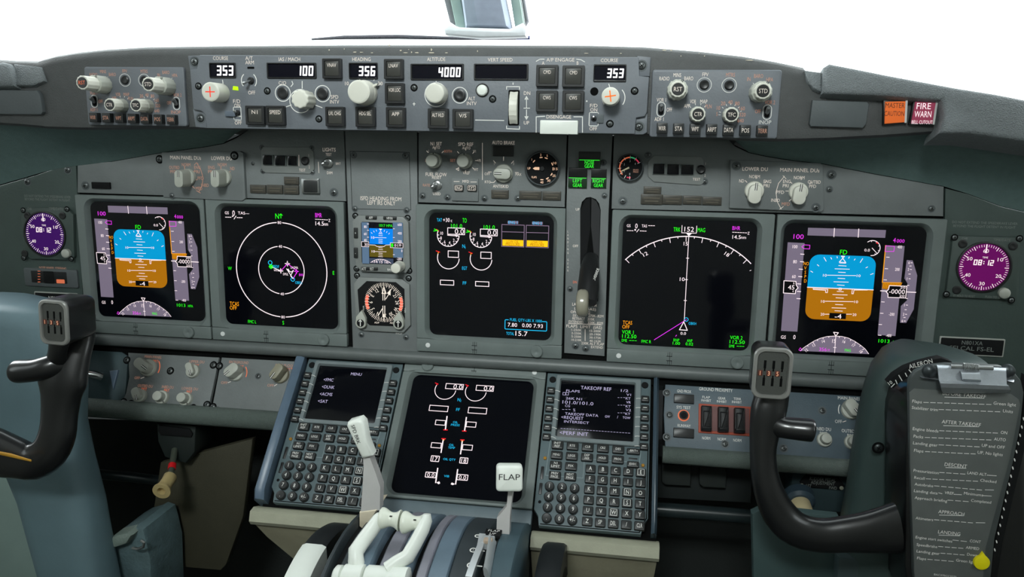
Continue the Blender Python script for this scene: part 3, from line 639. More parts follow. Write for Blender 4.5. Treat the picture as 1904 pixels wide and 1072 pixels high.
for dx, dy, t in ((0, 0, 'ENG 1'), (162, 5, 'ENG 2')):
    I.R(619 + dx, 168 + dy, 765 + dx, 318 + dy, 4.5, sLAV); I.L([(619 + dx, 216 + dy), (765 + dx, 220 + dy)], 4.5, sLAV); I.R(623 + dx, 268 + dy, 761 + dx, 313 + dy, 0, None, lit('caution_yellow', (255, 196, 20), 1.0))
    I.R(657 + dx, 144 + dy, 728 + dx, 164 + dy, 0, None, sLAV); I.T(t, 692 + dx, 154 + dy, 20, sC, 60, dz=.0002, bold=.008)
    I.T('LOW OIL', 691 + dx, 282 + dy, 18, lit('stroke_brown', (150, 96, 0), .9), 80, dz=.0003, bold=.008); I.T('PRESSURE', 691 + dx, 300 + dy, 18, lit('stroke_brown', (150, 96, 0), .9), 92, dz=.0003, bold=.008)
I.R(640, 800, 916, 876, 4.5, sC, r=6); I.R(664, 790, 886, 815, 0, None, sK, dz=.0002); I.T('FUEL QTY-LBS X 1000', 778, 804, 19, sC, 212, dz=.0003, bold=.008)
I.T('7.80', 689, 834, 26, sW, 62, bold=.012); I.T('0.00', 784, 838, 26, sW, 62, bold=.012); I.T('7.93', 860, 842, 26, sW, 62, bold=.012)
I.T('TOTAL', 674, 892, 20, sC, 52, bold=.008); I.T('15.7', 749, 892, 32, sW, 80, bold=.012)
I.b.build('display_symbols', sc)

# ---- lower engine display
U, sc = DU['LOW']; I = Ink(U, crop(720, 660, 3.697), 3.697, GZ)
for dx, dy in ((0, 0), (209, 12)):
    I.R(406 + dx, 194 + dy, 519 + dx, 236 + dy, 4.5, sW); I.T('0.0', 486 + dx, 216 + dy, 34, sW, 62, bold=.012)
    I.A(400 + dx, 236 + dy, 72, 4.6, sW, 155, 358); I.L([(330 + dx, 190 + dy), (350 + dx, 198 + dy)], 5, sR); I.L([(338 + dx, 206 + dy), (345 + dx, 196 + dy)], 5, sR)
I.T('N', 492, 305, 24, sC, 14, bold=.008); I.T('2', 505, 312, 16, sC, 9, bold=.008); I.T('FF', 486, 373, 22, sC, 24, bold=.008)
I.R(294, 343, 414, 388, 4.5, sW); I.R(561, 357, 680, 404, 4.5, sW)
for x0, y0, x1, y1 in ((335, 445, 396, 481), (547, 457, 607, 495), (306, 600, 367, 638), (521, 614, 582, 653)): I.R(x0, y0, x1, y1, 4.5, sW)
for a_, c_ in (((411, 420), (400, 508)), ((544, 427), (532, 517)), ((385, 580), (370, 668)), ((516, 588), (504, 678)), ((347, 776), (333, 875)), ((484, 785), (470, 885))): I.L([a_, c_], 8, sW)
for x, y in ((400, 512), (529, 520), (387, 573), (516, 581)): I.L([(x - 12, y), (x + 13, y + 1)], 7, sR)
for x, y in ((387, 581), (516, 589)): I.L([(x - 5, y), (x + 5, y)], 6, sA)
for t, x, y, w_ in (('OIL', 469, 460, 34), ('PRESS', 468, 479, 60), ('OIL', 442, 616, 34), ('TEMP', 442, 635, 48), ('OIL QTY', 427, 715, 86), ('VIB', 408, 830, 36)): I.T(t, x, y, 15, sC, w_)
for x0, y0, x1, y1, t in ((305, 690, 353, 731, '17'), (503, 703, 550, 744, '18')): I.R(x0, y0, x1, y1, 5, sW, r=3); I.T(t, (x0 + x1) / 2, (y0 + y1) / 2, 28, sW, 34, bold=.008)
for x0, y0, x1, y1 in ((267, 802, 332, 842), (484, 818, 550, 860)): I.R(x0, y0, x1, y1, 5, sW, r=3); I.T('0.0', (x0 + x1) / 2, (y0 + y1) / 2, 28, sW, 50, bold=.012)
I.Q([(338, 874), (358, 866), (364, 880), (352, 886)], sW); I.Q([(466, 884), (444, 874), (436, 886), (450, 892)], sW)
I.b.build('display_symbols', sc)
# ------------------------------------------------------------------ controls
def push_button(U, x0, y0, x1, y1, txt, z=0, h=.006, legend=LEG, face=KEYF, ty=.28, th=11, name='push_button', frame=True, tw=None):
    cx, cy, w, hh = U.quad(x0, y0, x1, y1, z + h); b = MB()
    if frame:
        b.hollow(rrect(cx, cy, w, hh, .0012, 3), rrect(cx, cy, w * .72, hh * .72, .0008, 3), z - .002, z + h, z + h - .0012, BLACK, .0006, .0004)
        b.box(cx, cy, w * .72, hh * .72, z, z + h - .0010, face, .0008, .0003); fz = z + h - .0008
    else:
        b.box(cx, cy, w, hh, z - .002, z + h, face, .001, .0009); fz = z + h + .0002
    k = U.k((x0 + x1) / 2, (y0 + y1) / 2, z + h)
    if txt:
        L_ = txt.split('\n')
        for i, t in enumerate(L_): b.text(t, cx, cy + hh * ty * .6 + (len(L_) / 2 - .5 - i) * th * k * 1.25, th * k, legend, fz, tw * k if tw else None, cond=.62, bold=.01)
    return U.add(name, b)
def readout(U, x0, y0, x1, y1, txt, z=0):
    cx, cy, w, h = U.quad(x0, y0, x1, y1, z + .002); b = MB()
    b.hollow(rrect(cx, cy, w, h, .0012, 3), rrect(cx, cy, w * .93, h * .8, .0006, 3), z - .002, z + .0022, z + .0002, BLACK, .0005, .0006)
    b.flat(rrect(cx, cy, w * .94, h * .82, .0006, 3), z + .0003, GLASSB); o = U.add('readout', b)
    if txt:
        k = U.k((x0 + x1) / 2, (y0 + y1) / 2, z); b = MB(); ww = len(txt) * 10.2 * k
        b.seg(txt, cx + w * .47 - ww / 2 - 3.2 * k, cy - .3 * k, 17 * k, ww, sLED, z + .0006, gap=.28, lw=.16); U.add('digits', b, o)
    return o
def round_knob(U, x, y, r, h, m=KNOB, skirt=0, sm=None, flute=0, top=None, topm=None, z=0, pointer=None, dome=.12, name='knob'):
    """r, skirt in picture pixels measured on the plate"""
    c = U.px(x, y, z); k = U.k(x, y, z); b = MB(); R = r * k; z0 = z
    if skirt: b.lathe([(skirt * k, z - .001), (skirt * k, z + h * .28), (skirt * k * .94, z + h * .34), (R * 1.02, z + h * .36)], sm or m, 32, c[0], c[1], cap0=False); z0 = z + h * .34
    b.lathe([(R * 1.03, z0 - .001), (R, z + h * .8), (R, z + h - .0012), (R * .93, z + h - .0003), (R * .8, z + h)], m, 48, c[0], c[1], flute=flute, fd=R * .10 if flute else 0)
    if top:
        b.cyl(c[0], c[1], R * .72, z + h - .0005, z + h + .001, topm or BLACK)
        if top == '+':
            pass
        else: b.text(top, c[0], c[1], 9 * k, LEG if topm is None else LEGR, z + h + .0013, R * 1.0, bold=.01)
    if pointer is not None:
        d = (cos(rd(pointer)), sin(rd(pointer))); b.line([(c[0] + d[0] * R * .5, c[1] + d[1] * R * .5), (c[0] + d[0] * (skirt * k if skirt else R) * .95, c[1] + d[1] * (skirt * k if skirt else R) * .95)], .0012, z + h * .37 if skirt else z + h + .0002, INK)
    return U.add(name, b), c, k
def selector(U, x, y, r, ang=90, m=KNOB, h=.017, z=0, lng=2.45, wid=1.15, off=.22, name='selector_knob'):
    """bar knob: round skirt, tall rounded bar across it, inked pointer"""
    c = U.px(x, y, z); k = U.k(x, y, z); R = r * k; b = MB(); X = Matrix.Translation((c[0], c[1], 0)) @ Matrix.Rotation(rd(ang - 90), 4, 'Z')
    b.lathe([(R, z - .001), (R, z + .004), (R * .93, z + .0052), (R * .6, z + .0058)], m, 36, X=X, cap0=False)
    pr = rrect(0, -R * off, R * wid, R * lng, R * wid * .46, 5)
    b.prism(pr, z + .003, z + h, m, R * .14, X=X)
    for dx, mm in ((-.0011, INK), (0, WINK), (.0011, INK)): b.line([(dx * R / .012, R * .1), (dx * R / .012, R * .85)], .0009 * R / .012, z + h + .0002, mm, X=X)
    return U.add(name, b)
def toggle(U, x, y, r, lean=(0, -1), L=.014, z=0, ringm=STEEL, col=STEEL, name='toggle_switch'):
    c = U.px(x, y, z); k = U.k(x, y, z); R = r * k; b = MB()
    b.lathe([(R, z - .001), (R, z + .002), (R * .8, z + .003), (R * .45, z + .0032)], ringm, 6 * 4, c[0], c[1])
    e = V3((c[0] + lean[0] * L * .6, c[1] + lean[1] * L * .6, z + L)); a = V3((c[0], c[1], z + .002))
    b.tube([a, a.lerp(e, .6), a.lerp(e, .85), e, e + (e - a).normalized() * R * .25], [R * .3, R * .36, R * .48, R * .46, R * .2], col, 12); return U.add(name, b)
def rocker(U, x, y, w, h, up=True, z=0, outline=WINK, m=BLACK):
    c = U.px(x, y, z); k = U.k(x, y, z); b = MB(); W = w * k; H = h * k
    b.line(rrect(c[0], c[1], W, H, W * .45, 4), .0008, z + .0003, outline, True); b.flat(rrect(c[0], c[1], W * .7, H * .82, W * .33, 4), z + .0002, SLOT)
    s = 1 if up else -1
    b.tube([(c[0], c[1], z), (c[0], c[1] + s * H * .18, z + .006), (c[0], c[1] + s * H * .26, z + .009)], [W * .2, W * .24, W * .2], STEEL if m is None else m, 10)
    b.tube([(c[0], c[1] + s * H * .26, z + .0085), (c[0], c[1] + s * H * .30, z + .0105)], [W * .2, W * .1], STEEL, 10)
    return U.add('toggle_switch', b)
def plate(U, pts, z0, z1, m, ch=.0008, name='plate', holes=None):
    b = MB(); b.prism(U.outline(pts), z0, z1, m, ch); return U.add(name, b)
def ringhole(b, U, x, y, r, m=WINK, z=.0002, hole=True, dz=0):
    c = U.px(x, y); k = U.k(x, y); b.ring(c[0], c[1], (r - .8) * k, (r + .8) * k, z, m, n=36)
    if hole: b.lathe([(r * .72 * k, z - .001), (r * .72 * k, z + .0015), (r * .5 * k, z + .002), (r * .3 * k, z + .0016)], BLACK, 24, c[0], c[1])
def spokes(b, U, x, y, r0, r1, angs, w=1.5, m=WINK, z=.0002):
    c = U.px(x, y); k = U.k(x, y)
    for a in angs: b.line([(c[0] + r * k * cos(rd(a)), c[1] + r * k * sin(rd(a))) for r in (r0, r1)], w * k, z, m)
def arc(b, U, x, y, r, a0, a1, w=1.6, m=WINK, z=.0002):
    c = U.px(x, y); k = U.k(x, y); b.ring(c[0], c[1], (r - w / 2) * k, (r + w / 2) * k, z, m, a0, a1, 48)

# ------------------------------------------------------------------ autopilot mode control panel
U = Unit('mode_control_panel', 'long grey autopilot panel with white digit windows in the middle of the glareshield', 'control panel', FG, 780, 175, 0)
fp = [(371, 102), (1187, 106), (1189, 141), (1207, 143), (1203, 208), (1199, 216), (1183, 219), (1180, 249), (384, 238), (382, 214), (374, 206), (359, 203), (353, 130), (366, 128)]
plate(U, fp, -.0084, 0, MCPG, .0012, 'faceplate')
fl = [(350, 103), (374, 103), (374, 128), (352, 130)]
for pts in ([(350, 104), (372, 103), (372, 130), (354, 132)], [(359, 202), (384, 206), (385, 238), (364, 236)], [(1185, 104), (1210, 107), (1208, 142), (1186, 142)], [(1178, 216), (1204, 210), (1203, 246), (1196, 250), (1178, 250)]):
    b = MB(); b.prism(U.outline(pts, -.006), -.0083, -.005, MCPG, .001); U.add('mounting_ear', b)
for x, y in ((362, 115), (373, 220), (1193, 122), (1188, 236)): b = MB(); c = U.px(x, y, -.005); b.ring(c[0], c[1], .0048, .0066, -.0048, GREYD, n=24); b.screw(c[0], c[1], .0042, -.005); U.add('screw', b)
for x, y in ((497, 169), (593, 221), (770, 163), (916, 184), (1180, 169), (1134, 230), (369, 160)): b = MB(); c = U.px(x, y); b.screw(c[0], c[1], .0030, .0001); U.add('screw', b)
b = MB(); c7 = crop(340, 80, 3.967); c8 = crop(740, 80, 3.967)
def tx(t, x, y, h=11, w=None, m=LEG, **k): U.t(b, t, x, y, h, m, .0003, w, **k)
for t, x, y, w_ in (('COURSE', 410, 108, 28), ('A/T', 463, 108, 14), ('ARM', 464, 116, 16), ('IAS / MACH', 538, 110, 40), ('HEADING', 672, 110, 34), ('ALTITUDE', 811, 110, 34), ('VERT SPEED', 930, 111, 46), ('A/P ENGAGE', 1042, 111, 52), ('COURSE', 1133, 112, 32),
                    ('OFF', 468, 172, 13), ('C/O', 525, 154, 14), ('SPD', 622, 180, 14), ('INTV', 622, 189, 17), ('F/D', 440, 188, 13), ('ON', 441, 196, 11), ('OFF', 443, 228, 13), ('10', 645, 155, 7), ('30', 707, 155, 9), ('ALT', 877, 183, 13), ('INTV', 877, 192, 18),
                    ('DN', 980, 173, 12), ('UP', 979, 228, 10), ('DISENGAGE', 1039, 217, 46), ('F/D', 1104, 196, 14), ('ON', 1104, 204, 13), ('OFF', 1103, 239, 14), ('A', 1010, 117, 6), ('B', 1074, 117, 5)): tx(t, x, y, 8, w_)
def ln(*p, w=1.4): b.line(U.outline(p), w * U.k(*p[0]), .0003, WINK)
ln((997, 114), (1004, 110), (1012, 110)); ln((1072, 110), (1080, 111), (1087, 115)); ln((997, 246), (997, 217), (1013, 216)); ln((1067, 217), (1083, 217), (1083, 246)); ln((884, 223), (937, 224))
ln((942, 166), (942, 161), (966, 161), (966, 166)); ln((954, 157), (954, 154)); ln((942, 234), (942, 239), (966, 240), (966, 235)); ln((979, 200), (979, 182)); ln((979, 204), (979, 220)); ln((974, 201), (985, 201)); ln((442, 216), (449, 216))
for q in ([(975, 185), (983, 185), (979, 178)], [(975, 216), (983, 216), (979, 223)]): b.flat(U.outline(q), .0003, WINK)
for x, y, r in ((526, 173, 14), (600, 174, 14), (559, 188, 20), (811, 176, 21), (855, 177, 14)): c = U.px(x, y); k = U.k(x, y); b.ring(c[0], c[1], (r - .7) * k, (r + .7) * k, .0003, WINK)
for x, y in ((526, 173), (600, 174), (855, 177)): c = U.px(x, y); k = U.k(x, y); b.lathe([(.0072, -.001), (.0072, .0015), (.0055, .0022), (.003, .0016)], BLACK, 24, c[0], c[1])
ln((562, 151), (562, 164)); ln((531, 199), (542, 195)); ln((586, 195), (599, 200)); ln((543, 151), (545, 156), (541, 161)); spokes(b, U, 683, 173, 25, 31, (60, 90, 120, 147, 33), 1.2, z=.0003); ln((811, 154), (811, 151)); ln((414, 149), (415, 156))
arc(b, U, 408, 173, 17, -55, 50, z=.0003); arc(b, U, 463, 150, 14, 130, 220, z=.0003); arc(b, U, 463, 150, 14, -40, 50, z=.0003); arc(b, U, 1141, 182, 21, 130, 215, z=.0003); arc(b, U, 1141, 182, 21, -35, 45, z=.0003); ln((1132, 156), (1134, 163))
for x, y in ((770, 193), ): ln((768, 193), (772, 193)); ln((770, 191), (770, 196))
b.line(rrect(*U.quad(434, 199, 449, 223), .001, 2), .0009, .0003, WINK, True); b.line(rrect(*U.quad(1096, 209, 1112, 234), .001, 2), .0009, .0003, WINK, True)
c = U.px(897, 168); b.ring(c[0], c[1], .0066, .0082, .0003, INK)
c = U.px(1105, 170); b.cyl(c[0], c[1], .0048, 0, .0004, SLOT)
for x, y in ((466, 126),): b.flat(rrect(*U.quad(460, 124, 473, 128), .0005, 2), .0003, SLOT)
c = U.px(1091, 188); b.flat(circ(c[0], c[1], .001, 8), .0003, WINK)
U.add('lettering', b)
for x0, y0, x1, y1, t in ((388, 116, 438, 145, '353'), (495, 116, 588, 146, '100'), (648, 116, 702, 147, '356'), (763, 118, 862, 149, '4000'), (881, 118, 982, 149, ''), (1104, 119, 1164, 152, '353')): readout(U, x0, y0, x1, y1, t)
for x0, y0, x1, y1, t in ((598, 108, 634, 146, 'VNAV'), (713, 109, 749, 147, 'LNAV'), (715, 154, 751, 193, 'VOR LOC'), (455, 196, 491, 232, 'N1'), (493, 196, 529, 233, 'SPEED'), (604, 198, 640, 235, 'LVL CHG'), (660, 198, 697, 236, 'HDG SEL'), (717, 199, 753, 237, 'APP'),
                           (795, 201, 833, 239, 'ALT HLD'), (841, 202, 879, 240, 'V/S'), (997, 120, 1037, 161, 'CMD'), (1046, 121, 1086, 162, 'CMD'), (997, 168, 1036, 208, 'CWS'), (1046, 168, 1085, 209, 'CWS')):
    push_button(U, x0, y0, x1, y1, t, h=.0065, th=6.6, tw=min(22, 4.4 + 3.2 * len(t)))
def cross_knob(x, y, px_, ang):
    o, c, k = round_knob(U, x, y, 16, .026, KNOB, flute=0); b = MB()
    for a in (ang, ang + 90): d = (cos(rd(a)) * .0058, sin(rd(a)) * .0058); b.line([(c[0] - d[0], c[1] - d[1]), (c[0] + d[0], c[1] + d[1])], .0013, .0262, lit('cross_red', (250, 70, 50), .9) if px_ else lit('cross_orange', (250, 120, 40), .9))
    U.add('cross_mark', b, o)
cross_knob(411, 173, 1, 0); cross_knob(1136, 181, 0, 8)
round_knob(U, 572, 186, 16, .024, KNOB, flute=10); round_knob(U, 680, 173, 20, .026, KNOB, skirt=22, flute=0); round_knob(U, 816, 175, 17, .022, KNOB, flute=0)
b = MB(); c = U.px(703, 158); b.prism([(c[0] - .011, c[1] - .0072), (c[0] + .001, c[1] - .001), (c[0] + .0022, c[1] + .0015), (c[0] - .001, c[1] + .001), (c[0] - .012, c[1] - .003)], .004, .008, KNOB, .0005); U.add('heading_pointer', b)
c = U.px(897, 168); b = MB(); b.lathe([(.0064, 0), (.0064, .003), (.0052, .0045), (.002, .005)], WHITE, 28, c[0], c[1]); U.add('cap', b)
b = MB()  # thumbwheel
cx, cy, w_, h_ = U.quad(946, 168, 963, 232, .004)
b.flat(rrect(cx, cy, w_ * 1.15, h_ * 1.04, .0015, 3), .0003, SLOT)
R_ = h_ * .6; X = Matrix.Translation((cx, cy, .010 - R_)) @ Matrix.Rotation(pi / 2, 4, 'Y')
b.lathe([(R_ * .98, -w_ * .42), (R_, -w_ * .38), (R_ * .98, 0), (R_, w_ * .38), (R_ * .98, w_ * .42)], KNOB, 64, X=X, flute=40, fd=.0008); U.add('thumbwheel', b)
b = MB(); cx, cy, w_, h_ = U.quad(1004, 223, 1074, 250, .007); b.box(cx, cy, w_, h_, -.004, .007, WHITE, .001, .0012); U.add('disengage_bar', b)
toggle(U, 467, 150, 6, (-.55, -.5), .013, ringm=BLACK); toggle(U, 442, 210, 5, (0, .4), .008, ringm=BLACK); toggle(U, 1104, 220, 5, (0, .35), .008, ringm=BLACK)
b = MB(); b.box(*U.quad(420, 206, 440, 217), 0, .004, mat('latch_grey', (96, 106, 118), .4), .0015, .001); U.add('switch_guard', b); b = MB(); b.box(*U.quad(1110, 212, 1122, 229), 0, .002, GREYD, .001, .0006); U.add('switch_guard', b)
b = MB(); q = U.outline([(434, 160), (443, 161), (444, 168), (433, 167)]); b.flat(q, .0008, lit('lamp_lime', (190, 255, 20), 1.1)); U.add('armed_light', b)

# ------------------------------------------------------------------ EFIS control panels
def efis(side):
    L_ = side == 'left'
    # plate geometry measured on the right unit and mirrored by its own plate width on the left one
    U = Unit('efis_control_panel', 'small display control panel %s' % ('with an amber-lit knob, left end of the glareshield' if L_ else 'with clear RST and STD knobs, right end of the glareshield'), 'control panel', FG, *((254, 180) if L_ else (1329, 192)), d=-.004)
    q = U.quad(155, 124, 348, 235) if L_ else U.quad(1213, 129, 1445, 258)
    cx, cy, W, H = q
    f = lambda u, v: (cx + (u - .5) * W, cy + (.5 - v) * H)     # u, v: fractions of the plate
    b = MB(); b.prism(rrect(cx, cy, W, H, .003, 3), -.0044, 0, MCPG, .002); U.add('faceplate', b)
    C = lambda x, y: ((x - 375) / 1155, (y - 245) / 630)
    k = W / 232.0; ml = LEGS if L_ else LEG
    b = MB()
    def tx(t, x, y, h=8, w=None, m=None):
        c = f(*C(x, y)); b.text(t, c[0], c[1], h * k, m or (LEG if x < 900 else LEGS) if not L_ else LEGS, .0003, w * k if w else None, cond=.62, bold=.01)
    for t, x, y, w_ in (('RADIO', 488, 328, 18), ('MINS', 603, 296, 14), ('BARO', 708, 326, 16), ('FPV', 855, 290, 11), ('MTRS', 1078, 292, 16), ('IN', 1242, 330, 6), ('BARO', 1326, 302, 16), ('HPA', 1425, 333, 12), ('VOR 1', 470, 526, 17), ('ADF 1', 458, 706, 17), ('OFF', 547, 616, 10),
                        ('APP', 706, 580, 11), ('VOR', 758, 538, 11), ('MAP', 855, 538, 13), ('PLN', 900, 582, 11), ('5', 980, 652, 3), ('10', 990, 596, 6), ('20', 1028, 553, 8), ('40', 1092, 542, 8), ('80', 1155, 553, 8), ('160', 1200, 598, 10), ('320', 1208, 655, 11), ('640', 1195, 710, 11), ('OFF', 1342, 624, 10), ('VOR 2', 1442, 540, 18)): tx(t, x, y, 7, w_)
    tx('INOP', 1412, 722, 7, 22, WINK)
    for x, y in ((850, 385), (1072, 387)):
        c = f(*C(x, y)); b.ring(c[0], c[1], 12.4 * k, 13.4 * k, .0003, WINK); b.lathe([(.0055, -.001), (.0055, .0012), (.004, .002), (.002, .0015)], BLACK, 20, c[0], c[1])
    for (x, y), an in (((605, 445), (62, 122)), ((1340, 455), (60, 124)), ((805, 660), (50, 75, 105, 135)), ((1100, 660), (20, 45, 68, 92, 115, 138, 165, 180))):
        c = f(*C(x, y))
        for a in an: b.line([(c[0] + r * k * cos(rd(a)), c[1] + r * k * sin(rd(a))) for r in (18, 21)], .9 * k, .0003, WINK)
    U.add('lettering', b)
    def dual(x, y, r1, r2, h1, h2, t, lm=None, pt=90):
        c = f(*C(x, y)); b = MB()
        b.lathe([(r1 * k, -.001), (r1 * k * .98, h1), (r1 * k * .9, h1 + .0008), (r2 * k, h1 + .001)], KNOBG, 40, c[0], c[1], flute=12, fd=r1 * k * .06)
        b.lathe([(r2 * k, h1), (r2 * k * .98, h2), (r2 * k * .92, h2 + .0006), (r2 * k * .76, h2 + .0006)], KNOB, 40, c[0], c[1], flute=12, fd=r2 * k * .07)
        b.cyl(c[0], c[1], r2 * k * .74, h2, h2 + .0012, BLACK)
        for s_ in (-1, 1): b.line([(c[0] + s_ * .0009 + cos(rd(pt)) * r2 * k * .8, c[1] + sin(rd(pt)) * r2 * k * .8), (c[0] + s_ * .0009 + cos(rd(pt)) * r1 * k, c[1] + sin(rd(pt)) * r1 * k)], .0007, h1 + .0012, INK)
        o = U.add('knob', b); b = MB(); b.text(t, c[0], c[1], r2 * k * .52, lm or LEG, h2 + .0015, r2 * k * .98, cond=.7, bold=.01); U.add('knob_legend', b, o)
    h = 1.0
    dual(605, 440, 19, 15, .020, .041 if L_ else .026, 'RST', LEGR if L_ else None, 65); dual(1340, 452, 19, 15, .020, .041 if L_ else .028, 'STD', None, 60)
    dual(800, 660, 15, 14, .010, .025 if L_ else .016, 'CTR', None, 75); dual(1096, 662, 15, 14, .010, .025 if L_ else .016, 'TFC', None, 115)
    for (x, y), up in (((472, 615), True), ((1424, 630), True)):
        c = f(*C(x, y)); b = MB(); w_, h_ = 15 * k, 26 * k
        b.line(rrect(c[0], c[1], w_, h_, w_ * .48, 4), .0008, .0003, WINK, True); b.flat(rrect(c[0], c[1], w_ * .66, h_ * .8, w_ * .3, 4), .0002, SLOT)
        b.tube([(c[0], c[1] - .001, 0), (c[0], c[1] + .0035, .006), (c[0], c[1] + .0045, .008)], [.0022, .0026, .0018], STEEL, 10); U.add('toggle_switch', b)
    for i, t in enumerate(('WXR', 'STA', 'WPT', 'ARPT', 'DATA', 'POS', 'TERR')):
        x = 488 + i * 149.5; y = 792 + i * 2; c = f(*C(x, y)); b = MB()
        b.box(c[0], c[1], 19.5 * k, 20 * k, -.002, .008, KEY, .001, .001); b.text(t, c[0], c[1], 8 * k, LEGS if (L_ or i == 6) else LEG, .0083, (13 if len(t) == 3 else 16) * k, cond=.6, bold=.01); U.add('push_button', b)
    return U
efis('right'); efis('left')

# ------------------------------------------------------------------ warning lights on the glareshield's right end
def annun(name, label, cat, pts, z, face, txts, rim):
    c = [tuple(onz(x, y, z).xy) for x, y in pts]; mx = sum(p[0] for p in c) / 4; my = sum(p[1] for p in c) / 4; W = [(p[0] - mx, p[1] - my) for p in c]
    e = thing(name, label, cat, ROOT @ Matrix.Translation((mx, my, z))); k = .00067
    o2 = [(p[0] * 1.13, p[1] * 1.13) for p in ccw(W)]
    b = MB(); b.prism(o2, -.02, -.001, BLACK, .001); b.build('housing', e)
    b = MB(); b.prism(ccw(W), -.004, .001, face, .001); f = b.build('lens', e)
    b = MB(); r = ccw(W); xm = max(p[0] for p in r); rr = [p for p in r if p[0] > 0]; b.line([rr[0], rr[1]], .0022, .0014, mat('rim_bright', (214, 214, 212), .3)); b.build('bright_edge', e)
    b = MB()
    for t, dx, dy, h, w_, m in txts: b.text(t, (dx - 2) * k, -dy * k, h * k, m, .0013, w_ * k, bold=.02)
    b.build('lettering', f)
annun('master_caution_light', 'square glowing orange MASTER CAUTION light at the right end of the glareshield', 'warning light', [(1646, 189), (1685, 188), (1683, 227), (1645, 230)], .094, lit('lens_orange', (226, 104, 44), .45, (200, 100, 50)),
      [('MASTER', 0, -11, 8, 30, mat('ink_brown', (110, 52, 22), .6)), ('CAUTION', 0, 2, 8, 31, mat('ink_brown', (110, 52, 22), .6))], STEEL)
annun('fire_warning_light', 'square dull red FIRE WARN light beside the orange one', 'warning light', [(1702, 189), (1741, 191), (1735, 230), (1694, 229)], .094, lit('lens_maroon', (140, 62, 84), .55, (130, 50, 70)),
      [('FIRE', 0, -11, 10, 22, sW), ('WARN', 0, 2, 10, 26, sW), ('BELL CUTOUT', 0, 15, 6, 32, sW)], STEEL)

# ------------------------------------------------------------------ upper row of panel plates (z = 4 mm over the backing)
PZ = .004
def panel_unit(name, label, pts, x, y, m=GREY, F=FM, d=PZ, cat='panel', th=.006):
    U = Unit(name, label, cat, F, x, y, d); plate(U, pts, -th, 0, m, .0008, 'face'); return U
def screws(U, L_, r=.0042, z=.0002, m=None):
    for x, y in L_: b = MB(); c = U.px(x, y); b.ring(c[0], c[1], r * 1.05, r * 1.45, z, GREYD, n=24); b.screw(c[0], c[1], r, z, m, hole=False); U.add('screw', b)
def caps(U, L_, label=None):
    for x0, y0, x1, y1 in L_:
        cx, cy, w_, h_ = U.quad(x0, y0, x1, y1); b = MB(); b.box(cx, cy, w_, h_, -.001, .003, AMBF, .0008, .0008)
        b.line([(cx - w_ * .36, cy + h_ * .12), (cx + w_ * .36, cy + h_ * .12)], h_ * .12, .0032, mat('faint_legend', (84, 78, 66), .6)); b.line([(cx - w_ * .3, cy - h_ * .18), (cx + w_ * .3, cy - h_ * .18)], h_ * .12, .0032, mat('faint_legend', (84, 78, 66), .6)); U.add('annunciator_light', b)
def legends(U, L_, m=LEG, z=.0002, h=8, name='lettering', lines=(), marks=()):
    b = MB()
    for r in L_:
        t, x, y, w_ = r[:4]; U.t(b, t, x, y, r[4] if len(r) > 4 and r[4] else h, r[5] if len(r) > 5 else m, z, w_, cond=.62, bold=.005)
    for r in lines: b.line(U.outline(r), 1.0 * U.k(*r[0]), z, m)
    for (x, y, r0, r1, angs) in marks: spokes(b, U, x, y, r0, r1, angs, 1.1, m, z)
    return b
def fin(U, b, name='lettering'): U.add(name, b)
# left outboard plate
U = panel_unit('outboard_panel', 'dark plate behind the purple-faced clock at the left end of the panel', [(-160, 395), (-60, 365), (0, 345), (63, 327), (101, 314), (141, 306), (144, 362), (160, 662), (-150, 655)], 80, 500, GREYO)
screws(U, [(51, 338), (126, 316)]); b = legends(U, [('DO NOT EXTEND THE SPEEDBRAKE LEVER', 88, 365, 86, 5, GINK), ('BEYOND THE FLIGHT DETENT IN FLIGHT', 88, 371, 84, 5, GINK)], GINK); fin(U, b)
b = MB(); b.box(*U.quad(46, 497, 148, 535), 0, .003, GREYD, .002, .001); b.box(*U.quad(60, 502, 128, 527), .002, .0034, BLACK, .001, .0004)
for i in range(5): b.line(U.outline([(74, 503 + i * 5), (78, 503 + i * 5)]), .001, .0038, LEGR)
b.box(*U.quad(84, 503, 104, 526), .003, .0045, BLACKM, .001, .0004); b.flat(rrect(*U.quad(108, 518, 124, 526), .001), .0038, LEGR); U.add('steering_switch_panel', b)
b = legends(U, [('NOSE WHEEL STEERING', 98, 498, 50, 5, LEGS)]); fin(U, b)
# right outboard plate
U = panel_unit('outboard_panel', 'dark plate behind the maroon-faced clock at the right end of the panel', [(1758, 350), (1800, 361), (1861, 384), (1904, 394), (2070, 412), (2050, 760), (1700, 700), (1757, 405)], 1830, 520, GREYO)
b = legends(U, [('DO NOT EXTEND THE SPEEDBRAKE LEVER', 1831, 414, 122, 6, GINK), ('BEYOND THE FLIGHT DETENT IN FLIGHT', 1830, 421, 116, 6, GINK)], GINK); fin(U, b)
